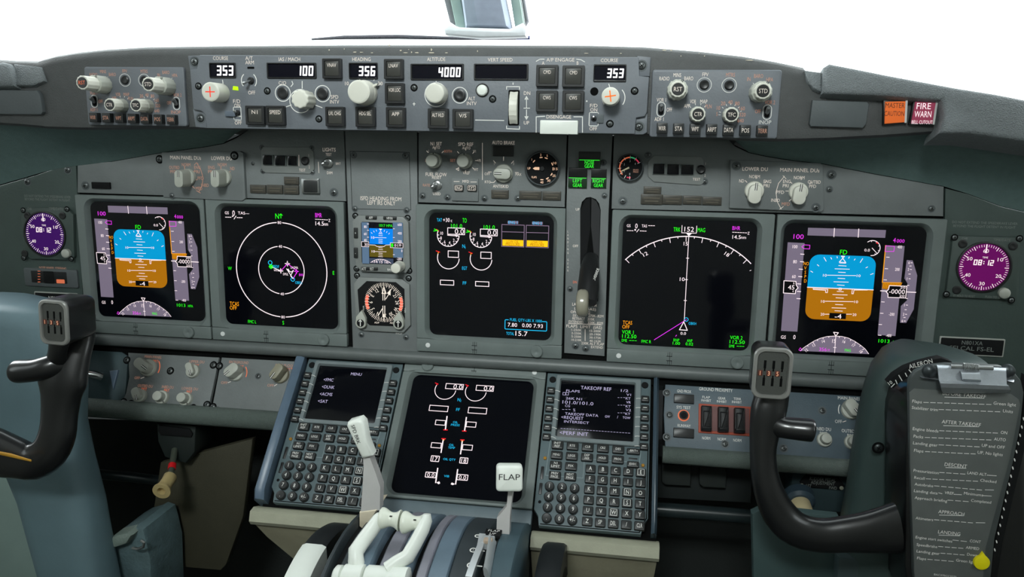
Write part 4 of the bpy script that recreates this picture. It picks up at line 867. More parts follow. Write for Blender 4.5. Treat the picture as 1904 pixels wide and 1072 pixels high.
# upper left
U = panel_unit('upper_panel', 'sloping upper panel over the left displays with small dark light caps', [(144, 305), (207, 301), (290, 286), (348, 278), (385, 273), (416, 267), (440, 256), (470, 236), (639, 238), (643, 374), (144, 358)], 420, 310, GREY)
screws(U, [(159, 345), (621, 358), (568, 345)], .0045); screws(U, [(470, 304)], .002)
b = MB(); b.box(*U.quad(172, 338, 207, 351), -.001, .003, BLACKM, .0008, .0005); U.add('annunciator_light', b)
caps(U, [(466, 343, 496, 359), (497, 343, 527, 360), (528, 344, 557, 361), (529, 328, 557, 343)])
cx, cy, w_, h_ = U.quad(563, 331, 596, 359); b = MB(); b.box(cx, cy, w_, h_, 0, .006, STEEL, .001, .0008); b.box(cx + .001, cy - .0005, w_ * .78, h_ * .8, .004, .0075, KEY, .001, .0008); U.add('square_button', b)
b = legends(U, [('LIGHTS', 612, 278, 24), ('TEST', 611, 287, 11, 6), ('BRT', 629, 304, 9, 5), ('DIM', 613, 321, 10, 6)], lines=[((592, 301), (593, 321))]); fin(U, b); toggle(U, 611, 303, 9, (-.6, -.1), .012)
U2 = Unit('autopilot_light_unit', 'grey inset with three dark square lamps and TEST switch, left of the LIGHTS switch', 'annunciator panel', FM, 530, 297, PZ)
plate(U2, [(490, 273), (575, 273), (584, 282), (585, 315), (577, 323), (495, 321), (487, 314), (486, 280)], .0001, .002, GREY2, .0008, 'face')
def lamps(U2, L_, tst):
    for x0, y0, x1, y1 in L_:
        cx, cy, w_, h_ = U2.quad(x0, y0, x1, y1, .004); b = MB(); b.box(cx, cy, w_ * 1.12, h_ * 1.1, .0, .0045, BEZ, .0006, .0004); b.box(cx, cy, w_, h_, .003, .006, GLASS, .0006, .0004); U2.add('lamp', b)
    b = MB(); c = U2.px(*tst); b.lathe([(.0058, .001), (.0058, .004), (.004, .005), (.0018, .0045)], BLACK, 24, c[0], c[1]); U2.add('test_switch', b)
lamps(U2, [(489, 288, 507, 306), (512, 289, 531, 307), (536, 290, 553, 307)], (569, 299))
b = legends(U2, [('TEST', 562, 316, 12, 6), ('1', 574, 289, 2, 6), ('2', 575, 310, 3, 6)], z=.0023, lines=[((557, 288), (557, 308))]); fin(U2, b); screws(U2, [(487, 274), (580, 275), (489, 318), (581, 320)], .0028, .0003)
def du_selector(label, pts, k1, k2, leg, lines, marks, left, scr):
    U = Unit('display_selector_panel', label, 'control panel', FM, (pts[0][0] + pts[2][0]) / 2, (pts[0][1] + pts[2][1]) / 2, PZ)
    plate(U, pts, .0001, .006, GREY, .001, 'face'); b = legends(U, leg, LEG if not left else LEGS, z=.0062, lines=lines, marks=marks)
    return U, b
U, b = du_selector('grey plate with MAIN PANEL DUs and LOWER DU knobs, over the left attitude display', [(305, 283), (450, 281), (456, 284), (460, 368), (454, 373), (308, 366)], None, None,
    [('MAIN PANEL DUs', 345, 293, 57, 8, LEG), ('LOWER DU', 412, 294, 38, 8, LEG), ('NORM', 346, 306, 16, 7), ('OUTBD', 324, 311, 19, 7), ('PFD', 322, 319, 11, 7), ('ENG', 367, 311, 12, 7), ('PRI', 366, 319, 10, 7), ('PFD', 373, 331, 11, 7), ('MFD', 370, 350, 12, 7), ('INBD', 381, 344, 14, 7), ('NORM', 413, 306, 16, 7), ('ENG', 393, 311, 12, 7), ('PRI', 392, 319, 10, 7), ('ND', 432, 313, 8, 7)],
    [((366, 306), (370, 302), (373, 305)), ((371, 304), (378, 316), (382, 330), (380, 345), (374, 356)), ((370, 354), (377, 358))], [(349, 333, 17, 22, (90, 140, 40, 0, -42)), (416, 333, 17, 22, (90, 140, 40))], True, None); fin(U, b)
selector(U, 351, 329, 14, 88, KNOBG, .026, .006, off=.12, lng=2.1); selector(U, 417, 329, 14, 88, KNOBG, .026, .006, off=.12, lng=2.1); screws(U, [(324, 363)], .003, .0062)
for x, y in ((297, 296), (440, 289)): b = MB(); c = U.px(x, y); b.screw(c[0], c[1], .004, .0062 if x > 300 else .0002); U.add('screw', b)
# standby column
U = panel_unit('standby_instrument_stack', 'narrow grey column plate carrying the standby instruments and ISFD note', [(641, 238), (775, 240), (779, 655), (656, 647)], 712, 440, GREY)
b = MB(); pl = U.outline([(651, 281), (761, 283), (764, 390), (655, 388)]); b.line(pl, .0006, .0002, SLOT, True); U.add('blank_cover_seam', b)
b = legends(U, [('ISFD HEADING FROM', 708, 369, 76, 9), ('LEFT IRS ONLY', 709, 377, 52, 9)]); fin(U, b)
screws(U, [(658, 288), (754, 289), (660, 388), (756, 391), (672, 622), (755, 627)], .0032)
# centre upper
U = panel_unit('centre_upper_panel', 'upper centre panel with N1 SET, SPD REF and AUTO BRAKE knobs', [(778, 240), (1054, 244), (1050, 385), (778, 376)], 910, 315, GREY)
b = legends(U, [('N1 SET', 811, 267, 21), ('AUTO', 811, 274, 14, 6), ('BOTH', 833, 281, 14, 6, LEGS), ('1', 797, 281, 3, 6), ('2', 791, 298, 3, 6, LEGS), ('SPD REF', 866, 268, 28), ('AUTO', 867, 275, 15, 6), ('V1', 882, 281, 5, 6), ('VR', 891, 298, 7, 6), ('WT', 885, 315, 8, 6), ('VREF', 867, 321, 13, 7), ('SET', 842, 298, 10, 6, LEGS),
    ('FUEL FLOW', 811, 324, 39), ('RESET', 812, 330, 17, 6), ('RATE', 793, 344, 13, 6, LEGS), ('USED', 812, 360, 14, 6), ('AUTO BRAKE', 936, 265, 42), ('2', 936, 296, 3, 6), ('1', 919, 304, 2, 6), ('3', 955, 304, 3, 6), ('OFF', 906, 323, 10, 6), ('MAX', 964, 324, 11, 6), ('RTO', 907, 338, 11, 6), ('ANTISKID', 931, 346, 29, 7)],
    lines=[((897, 266), (897, 334)), ((848, 314), (853, 317), (853, 312), (848, 314)), ((912, 339), (918, 339), (922, 335))], marks=[(809, 297, 18, 22, (90, 45, 135)), (866, 298, 18, 22, (90, 45, 135, 0, -45, -90, 225)), (936, 320, 22, 28, (90, 48, 132, 180, 0))]); fin(U, b)
round_knob(U, 808, 298, 11, .017, KNOBG, skirt=14, pointer=92); round_knob(U, 865, 299, 11, .017, KNOBG, skirt=14, pointer=92)
selector(U, 937, 322, 17, 178, KNOBG, .014, off=-.05, lng=1.9, wid=1.15); toggle(U, 813, 344, 9, (-.6, -.25), .012)
U.add('dark_window', MB().box(*U.quad(917, 270, 955, 291), -.001, .0025, BLACK, .0008, .0006) )
b = MB(); b.box(*U.quad(841, 331, 890, 374), -.001, .003, GREY, .0008, .0006); b2 = legends(U, [('MFD', 866, 337, 12, 6)], z=.0032, lines=[((845, 337), (855, 337)), ((876, 338), (887, 338))]); U.add('sub_plate', b); fin(U, b2)
for x0, x1, t in ((845, 862, 'ENG'), (869, 887, 'SYS')):
    cx, cy, w_, h_ = U.quad(x0, 343, x1, 355, .004); b = MB(); b.box(cx, cy, w_, h_, .002, .007, KEY, .001, .0006); b.line(rrect(cx, cy, w_ * .8, h_ * .75, .001, 2), .0005, .0072, LEG, True); b.text(t, cx, cy, .0046, LEG, .0073, .0080, bold=.01); U.add('push_button', b)
caps(U, [(914, 352, 946, 369), (966, 354, 1007, 371), (1009, 355, 1043, 372)]); screws(U, [(786, 364), (963, 369), (832, 367), (901, 369)], .0036)
# right upper
U = panel_unit('upper_panel', 'sloping upper panel over the right displays with the brake pressure gauge', [(1142, 244), (1342, 246), (1367, 272), (1392, 284), (1424, 291), (1474, 299), (1530, 305), (1627, 324), (1755, 347), (1754, 402), (1137, 388)], 1400, 330, GREY)
caps(U, [(1192, 360, 1231, 380), (1232, 362, 1268, 380), (1270, 363, 1304, 380), (1306, 365, 1341, 381), (1197, 346, 1229, 361)])
screws(U, [(1158, 374), (1546, 325)], .0042); screws(U, [(1542, 352), (1732, 388)], .0032)
U2 = Unit('autopilot_light_unit', 'grey inset with three dark square lamps, right of the brake pressure gauge', 'annunciator panel', FM, 1260, 310, PZ)
plate(U2, [(1216, 289), (1303, 291), (1308, 298), (1308, 340), (1302, 344), (1216, 338), (1205, 328), (1205, 300)], .0001, .002, GREY2, .0008, 'face')
lamps(U2, [(1215, 304, 1235, 323), (1241, 305, 1262, 324), (1267, 306, 1289, 324)], (1303, 315))
b = legends(U2, [('TEST', 1295, 333, 14, 6), ('1', 1312, 304, 2, 6), ('2', 1311, 326, 3, 6)], z=.0023); fin(U2, b); screws(U2, [(1205, 288), (1310, 338)], .0032, .0003)
U, b = du_selector('grey plate with LOWER DU and MAIN PANEL DUs knobs, over the right attitude display', [(1358, 297), (1524, 303), (1528, 308), (1530, 388), (1526, 393), (1355, 386)], None, None,
    [('LOWER DU', 1404, 314, 47, 9), ('MAIN PANEL DUs', 1487, 316, 73, 9), ('NORM', 1403, 328, 20, 8), ('ND', 1379, 336, 9, 8), ('ENG', 1427, 337, 14, 8), ('PRI', 1425, 345, 11, 8), ('NORM', 1486, 330, 20, 8), ('ENG', 1463, 337, 14, 8), ('PRI', 1461, 345, 11, 8), ('OUTBD', 1514, 338, 24, 8), ('PFD', 1511, 346, 13, 8), ('PFD', 1451, 357, 14, 8), ('INBD', 1442, 372, 16, 8), ('MFD', 1461, 379, 15, 8, LEGS)],
    [((1454, 326), (1460, 332)), ((1457, 327), (1446, 340), (1441, 357), (1444, 375), (1451, 388)), ((1448, 388), (1455, 383))], [(1403, 353, 22, 27, (90, 42, 138)), (1486, 355, 22, 27, (90, 42, 138, 180, 225))], False, None); fin(U, b)
selector(U, 1402, 354, 18, 86, KNOB, .014, .006, off=.33, lng=2.0, wid=1.35); selector(U, 1484, 356, 18, 86, KNOB, .014, .006, off=.33, lng=2.0, wid=1.35); screws(U, [(1368, 308), (1515, 385)], .004, .0062)
# ------------------------------------------------------------------ gear lever column
U = panel_unit('landing_gear_console', 'narrow landing gear plate with green gear lights and tall lever slot', [(1057, 244), (1139, 245), (1132, 388), (1124, 662), (1049, 656), (1053, 385)], 1090, 450, GREY)
b = MB(); sl = U.outline([(1079, 560), (1079, 388), (1082, 375), (1090, 367), (1098, 366), (1108, 370), (1114, 378), (1117, 390), (1112, 560)]); b.flat(sl, .0003, SLOT)
a_ = U.outline([(1080, 555), (1080, 390), (1088, 371), (1097, 368), (1098, 420), (1088, 490), (1083, 530)]); b.flat(a_, .0006, BLACKM)
a_ = U.outline([(1112, 555), (1116, 390), (1109, 374), (1100, 368), (1099, 420), (1106, 490), (1110, 530)]); b.flat(a_, .0006, mat('rubber_dark', (30, 31, 33), .7)); U.add('lever_slot', b)
legs = [('UP', 1074, 389, 7, 6), ('OFF', 1070, 457, 10, 6), ('DN', 1069, 524, 7, 6, LEGR)] + [(c_, 1056, 430 + i * 6.6, 3, 5) for i, c_ in enumerate('LANDING GEAR') if c_ != ' ']
legs += [('LANDING GEAR', 1087, 566, 46, 7), ('LIMIT (IAS)', 1088, 574, 40, 6), ('OPERATING', 1079, 580, 36, 6), ('EXT', 1070, 586, 9, 6), ('270K-.82M', 1108, 587, 28, 6), ('RETRACT', 1076, 592, 23, 6), ('235K', 1099, 593, 13, 6), ('EXTENDED', 1071, 598, 27, 6), ('320K-.82M', 1107, 600, 28, 6), ('FLAPS  LIMIT  (IAS)', 1086, 607, 66, 7)]
for i, (a, c_) in enumerate((('1-250K', '15-200K'), ('2-250K', '25-190K'), ('5-250K', '30-175K'), ('10-210K', '40-162K'))): legs += [(a, 1072, 613 + i * 6.2, 19, 5), (c_, 1107, 615 + i * 6.2, 22, 5)]
legs += [('230K ALT FLAP', 1102, 638.5, 42, 6), ('EXTEND', 1110, 645, 22, 6)]
b = legends(U, legs, LEG, lines=[((1057, 601), (1119, 603.5)), ((1088, 612), (1088, 633))]); fin(U, b)
screws(U, [(1124, 364), (1122, 302), (1060, 537)], .003); screws(U, [(1070, 643), (1089, 648)], .0036)
for x0, y0, x1, y1, t in ((1073, 297, 1119, 313, 'NOSE\nGEAR'), (1054, 330, 1094, 349, 'LEFT\nGEAR'), (1096, 331, 1130, 349, 'RIGHT\nGEAR')):
    cx, cy, w_, h_ = U.quad(x0 + 3, y0, x1 - 3, y1, .002); k = U.k(x0, y0); b = MB(); b.box(cx, cy, w_, h_, -.001, .004, mat('gear_lens', (16, 46, 22), .4), .0006, .0006); b.box(cx, cy + h_ * 1.05, w_, h_ * .95, -.001, .004, BLACK, .0006, .0006)
    b.line([(cx - w_ * .46, cy + h_ * .5), (cx + w_ * .46, cy + h_ * .5)], .0006, .0042, sNG)
    for i, l in enumerate(t.split('\n')): b.text(l, cx, cy + (.22 - .46 * i) * h_, 6.4 * k, sNG, .0044, (5 if len(l) == 5 else 4) * 4.3 * k, bold=.03)
    U.add('gear_light', b)
U = Unit('landing_gear_lever', 'black landing gear lever down in its slot, with a translucent wheel-shaped knob', 'lever', FM, 1088, 560, PZ)
b = MB(); P0 = V3(U.px(1098, 500, .002) + (0.0,)); k_ = .00066
def L3(x, y, z): q = U.px(x, y, z); return (q[0], q[1], z)
b.tube([L3(1099, 478, -.002), L3(1096, 500, .014), L3(1094, 535, .032), L3(1091, 562, .045)], [(.010, .010), (.0125, .012), (.014, .013), (.013, .012)], BLACK, 16); b.build('arm', U.e)
b = MB(); c = V3(L3(1083, 563, .052)); X = Matrix.Translation(c) @ Matrix.Rotation(pi / 2, 4, 'Y') 
b.lathe([(.006, -.0082), (.0120, -.0078), (.0158, -.0062), (.0175, -.0035), (.0179, -.001), (.0176, 0), (.0179, .001), (.0175, .0035), (.0158, .0062), (.0120, .0078), (.006, .0082)], mat('lever_wheel_clear', (150, 146, 130), .25, coat=.4), 40, X=X); b.build('wheel_knob', U.e)
b = MB(); b.text('LOCK OVERRIDE', *L3(1106, 515, .026)[:2], .0035, WINK, .036, .028, ang=rd(72)); b.build('lettering', U.e)
b = MB(); b.box(L3(1106, 540, .02)[0], L3(1106, 540, .02)[1], .005, .04, .004, .012, BLACK, .002, .001); b.build('side_guard', U.e)
# ------------------------------------------------------------------ round and small instruments
def clock(label, corners, ctr, r, left, col):
    U = Unit('clock', label, 'clock', FM, *ctr, d=PZ); k = U.k(*ctr); R = r * k
    o = U.outline(corners); b = MB(); b.prism(o, .0001, .006, mat('clock_case', (66, 78, 74), .5), .001); U.add('case', b)
    b = MB(); b.lathe([(R * 1.10, .004), (R * 1.10, .008), (R * 1.04, .0085), (R * 1.0, .0066)], BLACK, 48); U.add('rim', b)
    b = MB(); b.cyl(0, 0, R, .004, .0068, lit('clock_face_purple' if left else 'clock_face_maroon', col, .75, col), n=60, ch=.0001); f = U.add('dial', b)
    b = MB(); z = .0071
    ra = 0 if left else -1
    for i in range(60):
        a = rd(90 - i * 6); r0, r1 = (.82, .97) if i % 5 == 0 else (.87, .96)
        b.line([(cos(a) * R * r0, sin(a) * R * r0), (cos(a) * R * r1, sin(a) * R * r1)], R * (.028 if i % 5 == 0 else .018), z, sW)
    for t, i in (('60', 0), ('10', 10), ('20', 20), ('30', 30), ('40', 40), ('50', 50)): a = rd(90 - i * 6); b.text(t, cos(a) * R * .70, sin(a) * R * .70, R * .15, sW, z, R * .22, bold=.02)
    b.line([(0, R * .62), (0, R * .96)], R * .05, z + .0002, sW); b.text('TIME', 0, R * .42, R * .08, sW, z, R * .22, bold=.02)
    b.seg('08:12', R * .0, R * .20, R * .24, R * .86, sW, z, gap=.25, lw=.17); b.build('dial_marks', f)
    b = MB(); p = U.px(*((122, 471) if left else (1868, 545)), z=.01); b.lathe([(.0065, .005), (.0065, .011), (.005, .0125), (.002, .013)], KNOBG, 24, p[0], p[1]); U.add('set_knob', b)
    for x, y in (((57, 400), (122, 400), (52, 470)) if left else ((1786, 452), (1879, 456), (1775, 537))): b = MB(); p = U.px(x, y); b.lathe([(.0052, .005), (.0052, .0072), (.004, .0076), (.002, .0072)], BLACK, 20, p[0], p[1]); U.add('push_button', b)
    for x, y in (((49, 390), (130, 388), (50, 478), (138, 480)) if left else ((1771, 440), (1891, 442), (1756, 545), (1876, 556))): b = MB(); p = U.px(x, y); b.screw(p[0], p[1], .0028, .0062); U.add('screw', b)
    b = MB()
    for t, x, y, w_ in ((('CHR', 55, 388, 8), ('TIME/DATE', 104, 388, 26)) if left else (('CHR', 1794, 443, 11), ('TIME/DATE', 1863, 446, 32), ('ET HOLD TO RESET', 1793, 550, 40), ('PUSH TO SET', 1848, 552, 32))): U.t(b, t, x, y, 6, GINK, .0063, w_)
    U.add('lettering', b)
clock('clock with a dark purple dial reading 08:12, on the left outboard plate', [(50, 386), (128, 385), (141, 398), (143, 476), (138, 482), (62, 480), (50, 470), (44, 400)], (89.5, 434), 35, True, (52, 14, 82))
clock('clock with a maroon dial reading 08:12, on the right outboard plate', [(1775, 437), (1884, 440), (1893, 452), (1890, 545), (1884, 556), (1762, 550), (1756, 540), (1768, 445)], (1825, 495), 47, False, (92, 10, 82))
def placard(label, x0, y0, x1, y1, hide=False):
    U = Unit('registration_placard', label, 'placard', FM, (x0 + x1) / 2, (y0 + y1) / 2, PZ); cx, cy, w_, h_ = U.quad(x0, y0, x1, y1)
    b = MB(); b.box(cx, cy, w_, h_, .0001, .002, mat('placard_rim', (170, 172, 166), .5), .001, .0004); b.box(cx, cy, w_ - .003, h_ - .003, .001, .0024, BLACKM, .001, .0003); U.add('plate', b)
    b = MB(); k = U.k((x0 + x1) / 2, y0); b.text('N801XA', cx, cy + h_ * .22, 8 * k, GINK if not hide else WINK, .0026, w_ * .32); b.text('SELCAL FS-EL', cx, cy - h_ * .1, 8.5 * k, GINK if not hide else WINK, .0026, w_ * .68); U.add('lettering', b)
placard('black placard reading N801XA on the right outboard plate, under the maroon clock', 1747, 624, 1864, 663); placard('black placard reading N801XA, half hidden behind the left yoke grip', 65, 541, 148, 585, True)
# standby attitude display
U = Unit('standby_attitude_display', 'small square standby display with bright blue sky, above the compass dial', 'instrument', FM, 713, 452, PZ)
b = MB(); b.prism(U.outline([(669, 399), (752, 402), (762, 412), (765, 495), (757, 506), (675, 503), (664, 492), (658, 410)]), .0001, .007, GREY2, .0015); U.add('case', b)
b = MB(); b.box(*U.quad(671, 412, 749, 492, .008), .004, .0085, GLASSB, .002, .0006); sc = U.add('screen', b); I = Ink(U, crop(620, 360, 3.694), 3.694, .0090)
I.R(193, 195, 246, 480, 0, None, sTB); I.R(407, 196, 478, 440, 0, None, sTB); I.R(246, 236, 409, 350, 0, None, sBL); I.R(247, 350, 411, 438, 0, None, sBR); I.R(247, 440, 412, 482, 0, None, lit('standby_arc', (60, 70, 90), .9))
I.T('1017 HPA', 360, 218, 18, sG, 90, dz=.0002, bold=.01)
for t, x, y in (('80', 219, 226), ('60', 219, 275), ('40', 219, 318), ('600', 455, 212), ('400', 455, 271), ('200', 455, 327), ('0', 470, 391), ('-200', 452, 446)): I.T(t, x, y, 17, sW, None, dz=.0002)
for y in (207, 250, 298): I.L([(232, y), (243, y)], 3, sW, dz=.0002)
for y in (240, 300, 418): I.L([(410, y), (420, y)], 3, sW, dz=.0002)
for y, w_ in ((275, 12), (287, 12), (301, 38), (313, 12), (325, 12), (337, 12), (370, 12), (383, 14), (397, 38), (408, 12), (420, 12), (432, 14)): I.L([(323 - w_, y - 1), (325 + w_, y + 1)], 2.6, sW, dz=.0002)
I.T('10', 271, 300, 16, sW, 22, dz=.0002); I.T('10', 274, 395, 16, sW, 22, dz=.0002); I.Q([(312, 239), (335, 240), (324, 254)], sW, dz=.0002); I.L([(324, 257), (316, 268), (333, 268)], 2, sW, True, dz=.0002)
for a_ in (52, 63, 74, 106, 117, 128): I.ticks(324, 350, 92, 102, 2.5, sW, [a_], dz=.0002)
I.L([(248, 350), (285, 352), (300, 362), (347, 362), (360, 352), (408, 350)], 3, sW, dz=.0003); I.R(194, 328, 244, 364, 2.5, sW, sK, dz=.0004); I.T('30', 226, 348, 20, sW, 24, dz=.0006); I.R(391, 336, 478, 372, 2.5, sW, sK, dz=.0004); I.R(396, 342, 412, 364, 0, None, sG, dz=.0006); I.T('01', 430, 354, 18, sW, 22, dz=.0006); I.T('20', 457, 352, 16, sW, 20, dz=.0006)
I.A(327, 560, 108, 3, sW, 50, 130, dz=.0002); I.T('14 15 16', 328, 468, 17, sW, 92, dz=.0002)
for a_ in range(58, 126, 8): I.ticks(327, 560, 98, 106, 2.5, sW, [a_], dz=.0002)
I.b.build('display_symbols', sc)
for x0, y0, x1, y1, t in ((679, 401, 700, 408, 'APP'), (712, 402, 737, 409, 'HP/IN'), (657, 423, 665, 443, '+'), (657, 460, 665, 480, '-'), (671, 496, 682, 503, 'ATT'), (681, 496, 702, 503, 'RST')): push_button(U, x0, y0, x1, y1, t, z=.006, h=.003, frame=False, face=KEY, th=5, ty=0, legend=WINK)
round_knob(U, 744, 494, 9, .022, KNOB, skirt=10, z=.006, name='baro_knob'); b = MB(); U.t(b, 'BARO', 727, 501, 5, WINK, .0072, 13); U.add('lettering', b)
for x, y in ((661, 401), (758, 405), (663, 499), (761, 503), (664, 512), (760, 517)): b = MB(); c = U.px(x, y); b.screw(c[0], c[1], .003, .0004); U.add('screw', b)
# radio compass dial
U = Unit('radio_compass', 'black compass dial with white needles and orange arcs, under the small standby display', 'instrument', FM, 712, 563, PZ)
b = MB(); b.prism(U.outline([(669, 514), (748, 517), (763, 528), (765, 603), (752, 617), (678, 613), (664, 600), (660, 526)]), .0001, .005, GREY2, .0012); U.add('case', b)
b = MB(); b.prism(U.outline([(684, 521), (738, 523), (754, 536), (755, 592), (740, 605), (690, 603), (671, 588), (667, 537)]), .003, .0056, BLACKM, .0006); U.add('face', b)
I = Ink(U, crop(620, 360, 3.694), 3.694, .0060); cx_, cy_ = 347, 746; wm = lit('dial_marks', (232, 214, 200), .55, (220, 210, 200))
for i in range(72): I.ticks(cx_, cy_, 112 if i % 2 else 104, 132, 3.4 if i % 2 == 0 else 2.4, wm, [i * 5])
for i, t in enumerate(('N', '3', '6', 'E', '12', '15', 'S', '21', '24', 'W', '30', '33')):
    a = 90 - i * 30 + 152; c = I.at(cx_, cy_, 90, a); I.b.text(t, c[0], c[1], 24 * I.k(cx_, cy_), wm, .0060, None, ang=rd(a - 90), bold=.01)
oo = lit('arc_orange', (236, 72, 30), .7, (200, 60, 30)); I.A(cx_, cy_, 119, 20, oo, 158, 204, dz=-.0002); I.A(cx_, cy_, 119, 20, oo, -24, 18, dz=-.0002)
for dx in (-7, 6): I.L([(347 + dx, 668), (347 + dx, 730)], 5, wm, dz=.0003); I.L([(347 + dx, 770), (347 + dx, 845)], 5, wm, dz=.0003)
I.L([(347, 640), (334, 684), (362, 684)], 5, wm, True, dz=.0003); I.Q([(394, 655), (368, 682), (392, 698)], wm, dz=.0004); I.L([(335, 790), (306, 838)], 5, wm, dz=.0003); I.L([(347, 828), (347, 870)], 5, wm, dz=.0003); I.L([(380, 690), (360, 722)], 4, wm, dz=.0003)
I.T('ADF', 298, 884, 12, wm, 34, dz=.0002); I.T('ADF', 404, 886, 12, wm, 34, dz=.0002); I.T('VOR', 207, 785, 10, WINK, 34, ang=rd(90)); I.T('VOR', 492, 800, 10, WINK, 34, ang=rd(-90)); I.T('INOP', 443, 964, 13, WINK, 46, dz=-.0055)
U.add('dial_marks', I.b)
b = MB()
for x, y in ((664, 512), (760, 517), (759, 612), (672, 622), (755, 627)): pass
def tear(x, y, s):
    c = U.px(x, y, .008); b = MB(); k = U.k(x, y); pts = [(c[0] + s * 2 * k, c[1] + 20 * k), (c[0] - 8 * k, c[1] + 8 * k)] + [(c[0] + 10 * k * cos(rd(a)), c[1] + 10 * k * sin(rd(a)) - 3 * k) for a in range(190, 361, 19)] + [(c[0] + 9 * k, c[1] + 6 * k)]
    b.prism(pts, .004, .012, KNOBG, .001); b.cyl(c[0], c[1] - 3 * k, 6.8 * k, .011, .0126, BLACKM, n=20); b.line([(c[0], c[1] - 8 * k), (c[0], c[1] + 3 * k)], .0012, .0128, WINK); b.line([(c[0] - 2.5 * k, c[1]), (c[0], c[1] + 3.4 * k), (c[0] + 2.5 * k, c[1])], .0010, .0128, WINK); U.add('needle_selector', b)
tear(672, 596, 1); tear(742, 598, 1)
# flap gauge
def gauge(name, label, x, y, r):
    U = Unit(name, label, 'gauge', FM, x, y, PZ); k = U.k(x, y); R = r * k; b = MB(); b.lathe([(R * 1.12, .0001), (R * 1.12, .006), (R * 1.06, .008), (R * 1.0, .0055)], GREYD, 48); U.add('rim', b)
    b = MB(); b.cyl(0, 0, R, .0001, .0056, BLACKM, n=56, ch=.0001); f = U.add('dial', b); return U, f, R
U, f, R = gauge('flap_gauge', 'round black flap gauge with the needle at UP, beside the AUTO BRAKE knob', 1009, 313, 29)
b = MB(); z = .0059; am = lit('gauge_mark', (246, 190, 150), .6, (220, 190, 170))
for t, a in (('1', 140), ('2', 97), ('5', 70), ('10', 25), ('15', 0), ('25', -30), ('30', -60), ('40', -90)): b.text(t, cos(rd(a)) * R * .88, sin(rd(a)) * R * .86, R * .15, am, z, R * .1 * len(t), bold=.02); b.line([(cos(rd(a + s)) * R * .7, sin(rd(a + s)) * R * .7) for s in (-6, 6)], R * .055, z, am)
b.text('UP', -R * .84, 0, R * .15, am, z, R * .2, bold=.02); b.flat([(-R * .6, 0), (-R * .46, R * .09), (-R * .18, R * .09), (-R * .18, -R * .09), (-R * .46, -R * .09)], z, am); b.text('FLAPS', -R * .5, -R * .55, R * .13, am, z, R * .32); b.build('dial_marks', f)
b = MB(); b.cyl(0, 0, R * .16, .005, .0075, BLACK, n=20); b.build('hub', f)
U, f, R = gauge('brake_pressure_gauge', 'small round brake pressure gauge with red and green arc, right of the green gear lights', 1171, 311, 23)
b = MB(); am = LEG
for a0, a1, m in ((90, 225, LEGR), (60, 90, sG), (28, 60, sR), (255, 278, sR)): b.ring(0, 0, R * .76, R * .86, z, lit('arc_green', (60, 170, 110), .6) if m == sG else (lit('arc_red', (220, 60, 90), .6) if m == sR else m), a0, a1, 60)
for a in (28, 58, 90, 122, 155, 185, 215, 245, 272): b.line([(cos(rd(a)) * R * .7, sin(rd(a)) * R * .7), (cos(rd(a)) * R * .94, sin(rd(a)) * R * .94)], R * .04, z + .0002, WINK)
for t, a in (('3', 90), ('4', 36), ('2', 150), ('1', 215), ('0', 272)): b.text(t, cos(rd(a)) * R * .52, sin(rd(a)) * R * .52, R * .17, WINK, z, None, bold=.02)
b.text('BRAKE', R * .5, -R * .18, R * .12, LEGS, z, R * .42); b.text('PRESS', R * .5, -R * .34, R * .12, LEGS, z, R * .42); b.flat([(-R * .08, R * .06), (-R * .72, -R * .3), (-R * .68, -R * .36), (-R * .02, -R * .06)], z + .0003, mat('needle_cream', (226, 212, 176), .5)); b.build('dial_marks', f)
# ------------------------------------------------------------------ rail under the displays and lighting panels below it
def sweepx(name, prof, x0, x1, m, n=2, xs=None):
    """profile (y, z) carried across the deck from x0 to x1"""
    b = MB(); xs = xs or [x0 + (x1 - x0) * i / n for i in range(n + 1)]
    b.rings([[(x, y, z) for y, z in prof] for x in xs], m); o = b.build(name, sharp=45); o.matrix_world = ROOT.copy(); fix_normals(o); return o
RAIL = mat('rail_grey', (92, 98, 97), .45, bump=.05)
pr = [(-.1100, -.01)] + [(-.1195 + .0092 * sin(rd(a)), .003 + .0092 * cos(rd(a))) for a in range(80, -81, -20)] + [(-.1300, -.002), (-.1300, -.010)]
tag(sweepx('glare_rail', pr, -.80, .80, RAIL), 'long rounded grey hand rail running under all the displays', 'rail')
tag(sweepx('knee_bolster', [(-.2125 + .014 * cos(rd(a)), .044 + .013 * sin(rd(a))) for a in range(0, 360, 30)], -.80, -.262, mat('bolster_ribbed', (104, 116, 110), .6, bump=1, scale=200)), 'grey ribbed knee bolster under the left lighting panels', 'bolster')
tag(sweepx('knee_bolster', [(-.2205 + .0115 * cos(rd(a)), .044 + .012 * sin(rd(a))) for a in range(0, 360, 30)], .262, .80, MATS['bolster_ribbed']), 'grey ribbed knee bolster under the ground proximity panel', 'bolster')
for i, (xa, xb) in enumerate(((-.80, -.262), (.262, .80))):
    b = MB(); b.prism([(xa, -.1295), (xb, -.1295), (xb, -.1395), (xa, -.1395)], -.012, -.002, mat('rail_web_shaded', (70, 80, 78), .6)); o = b.build('trim_%d' % (5 + i)); o.matrix_world = ROOT.copy(); struct(o)  # web colour is the rail grey darkened, shadow under the rail painted in
def kunit(name, label, pts, x, y, m=GREY):
    U = Unit(name, label, 'control panel', FK, x, y, .004); plate(U, pts, -.006, 0, m, .001, 'face'); return U
kb = [(-.80, -.0005), (-.262, -.0005), (-.262, -.083), (-.80, -.083)]
b = MB(); b.prism(kb, -.02, -.003, SLOT); o = b.build('lower_backing'); o.matrix_world = ROOT @ FK.M; struct(o, 'dark backing behind the left lighting panels', 'panel structure')
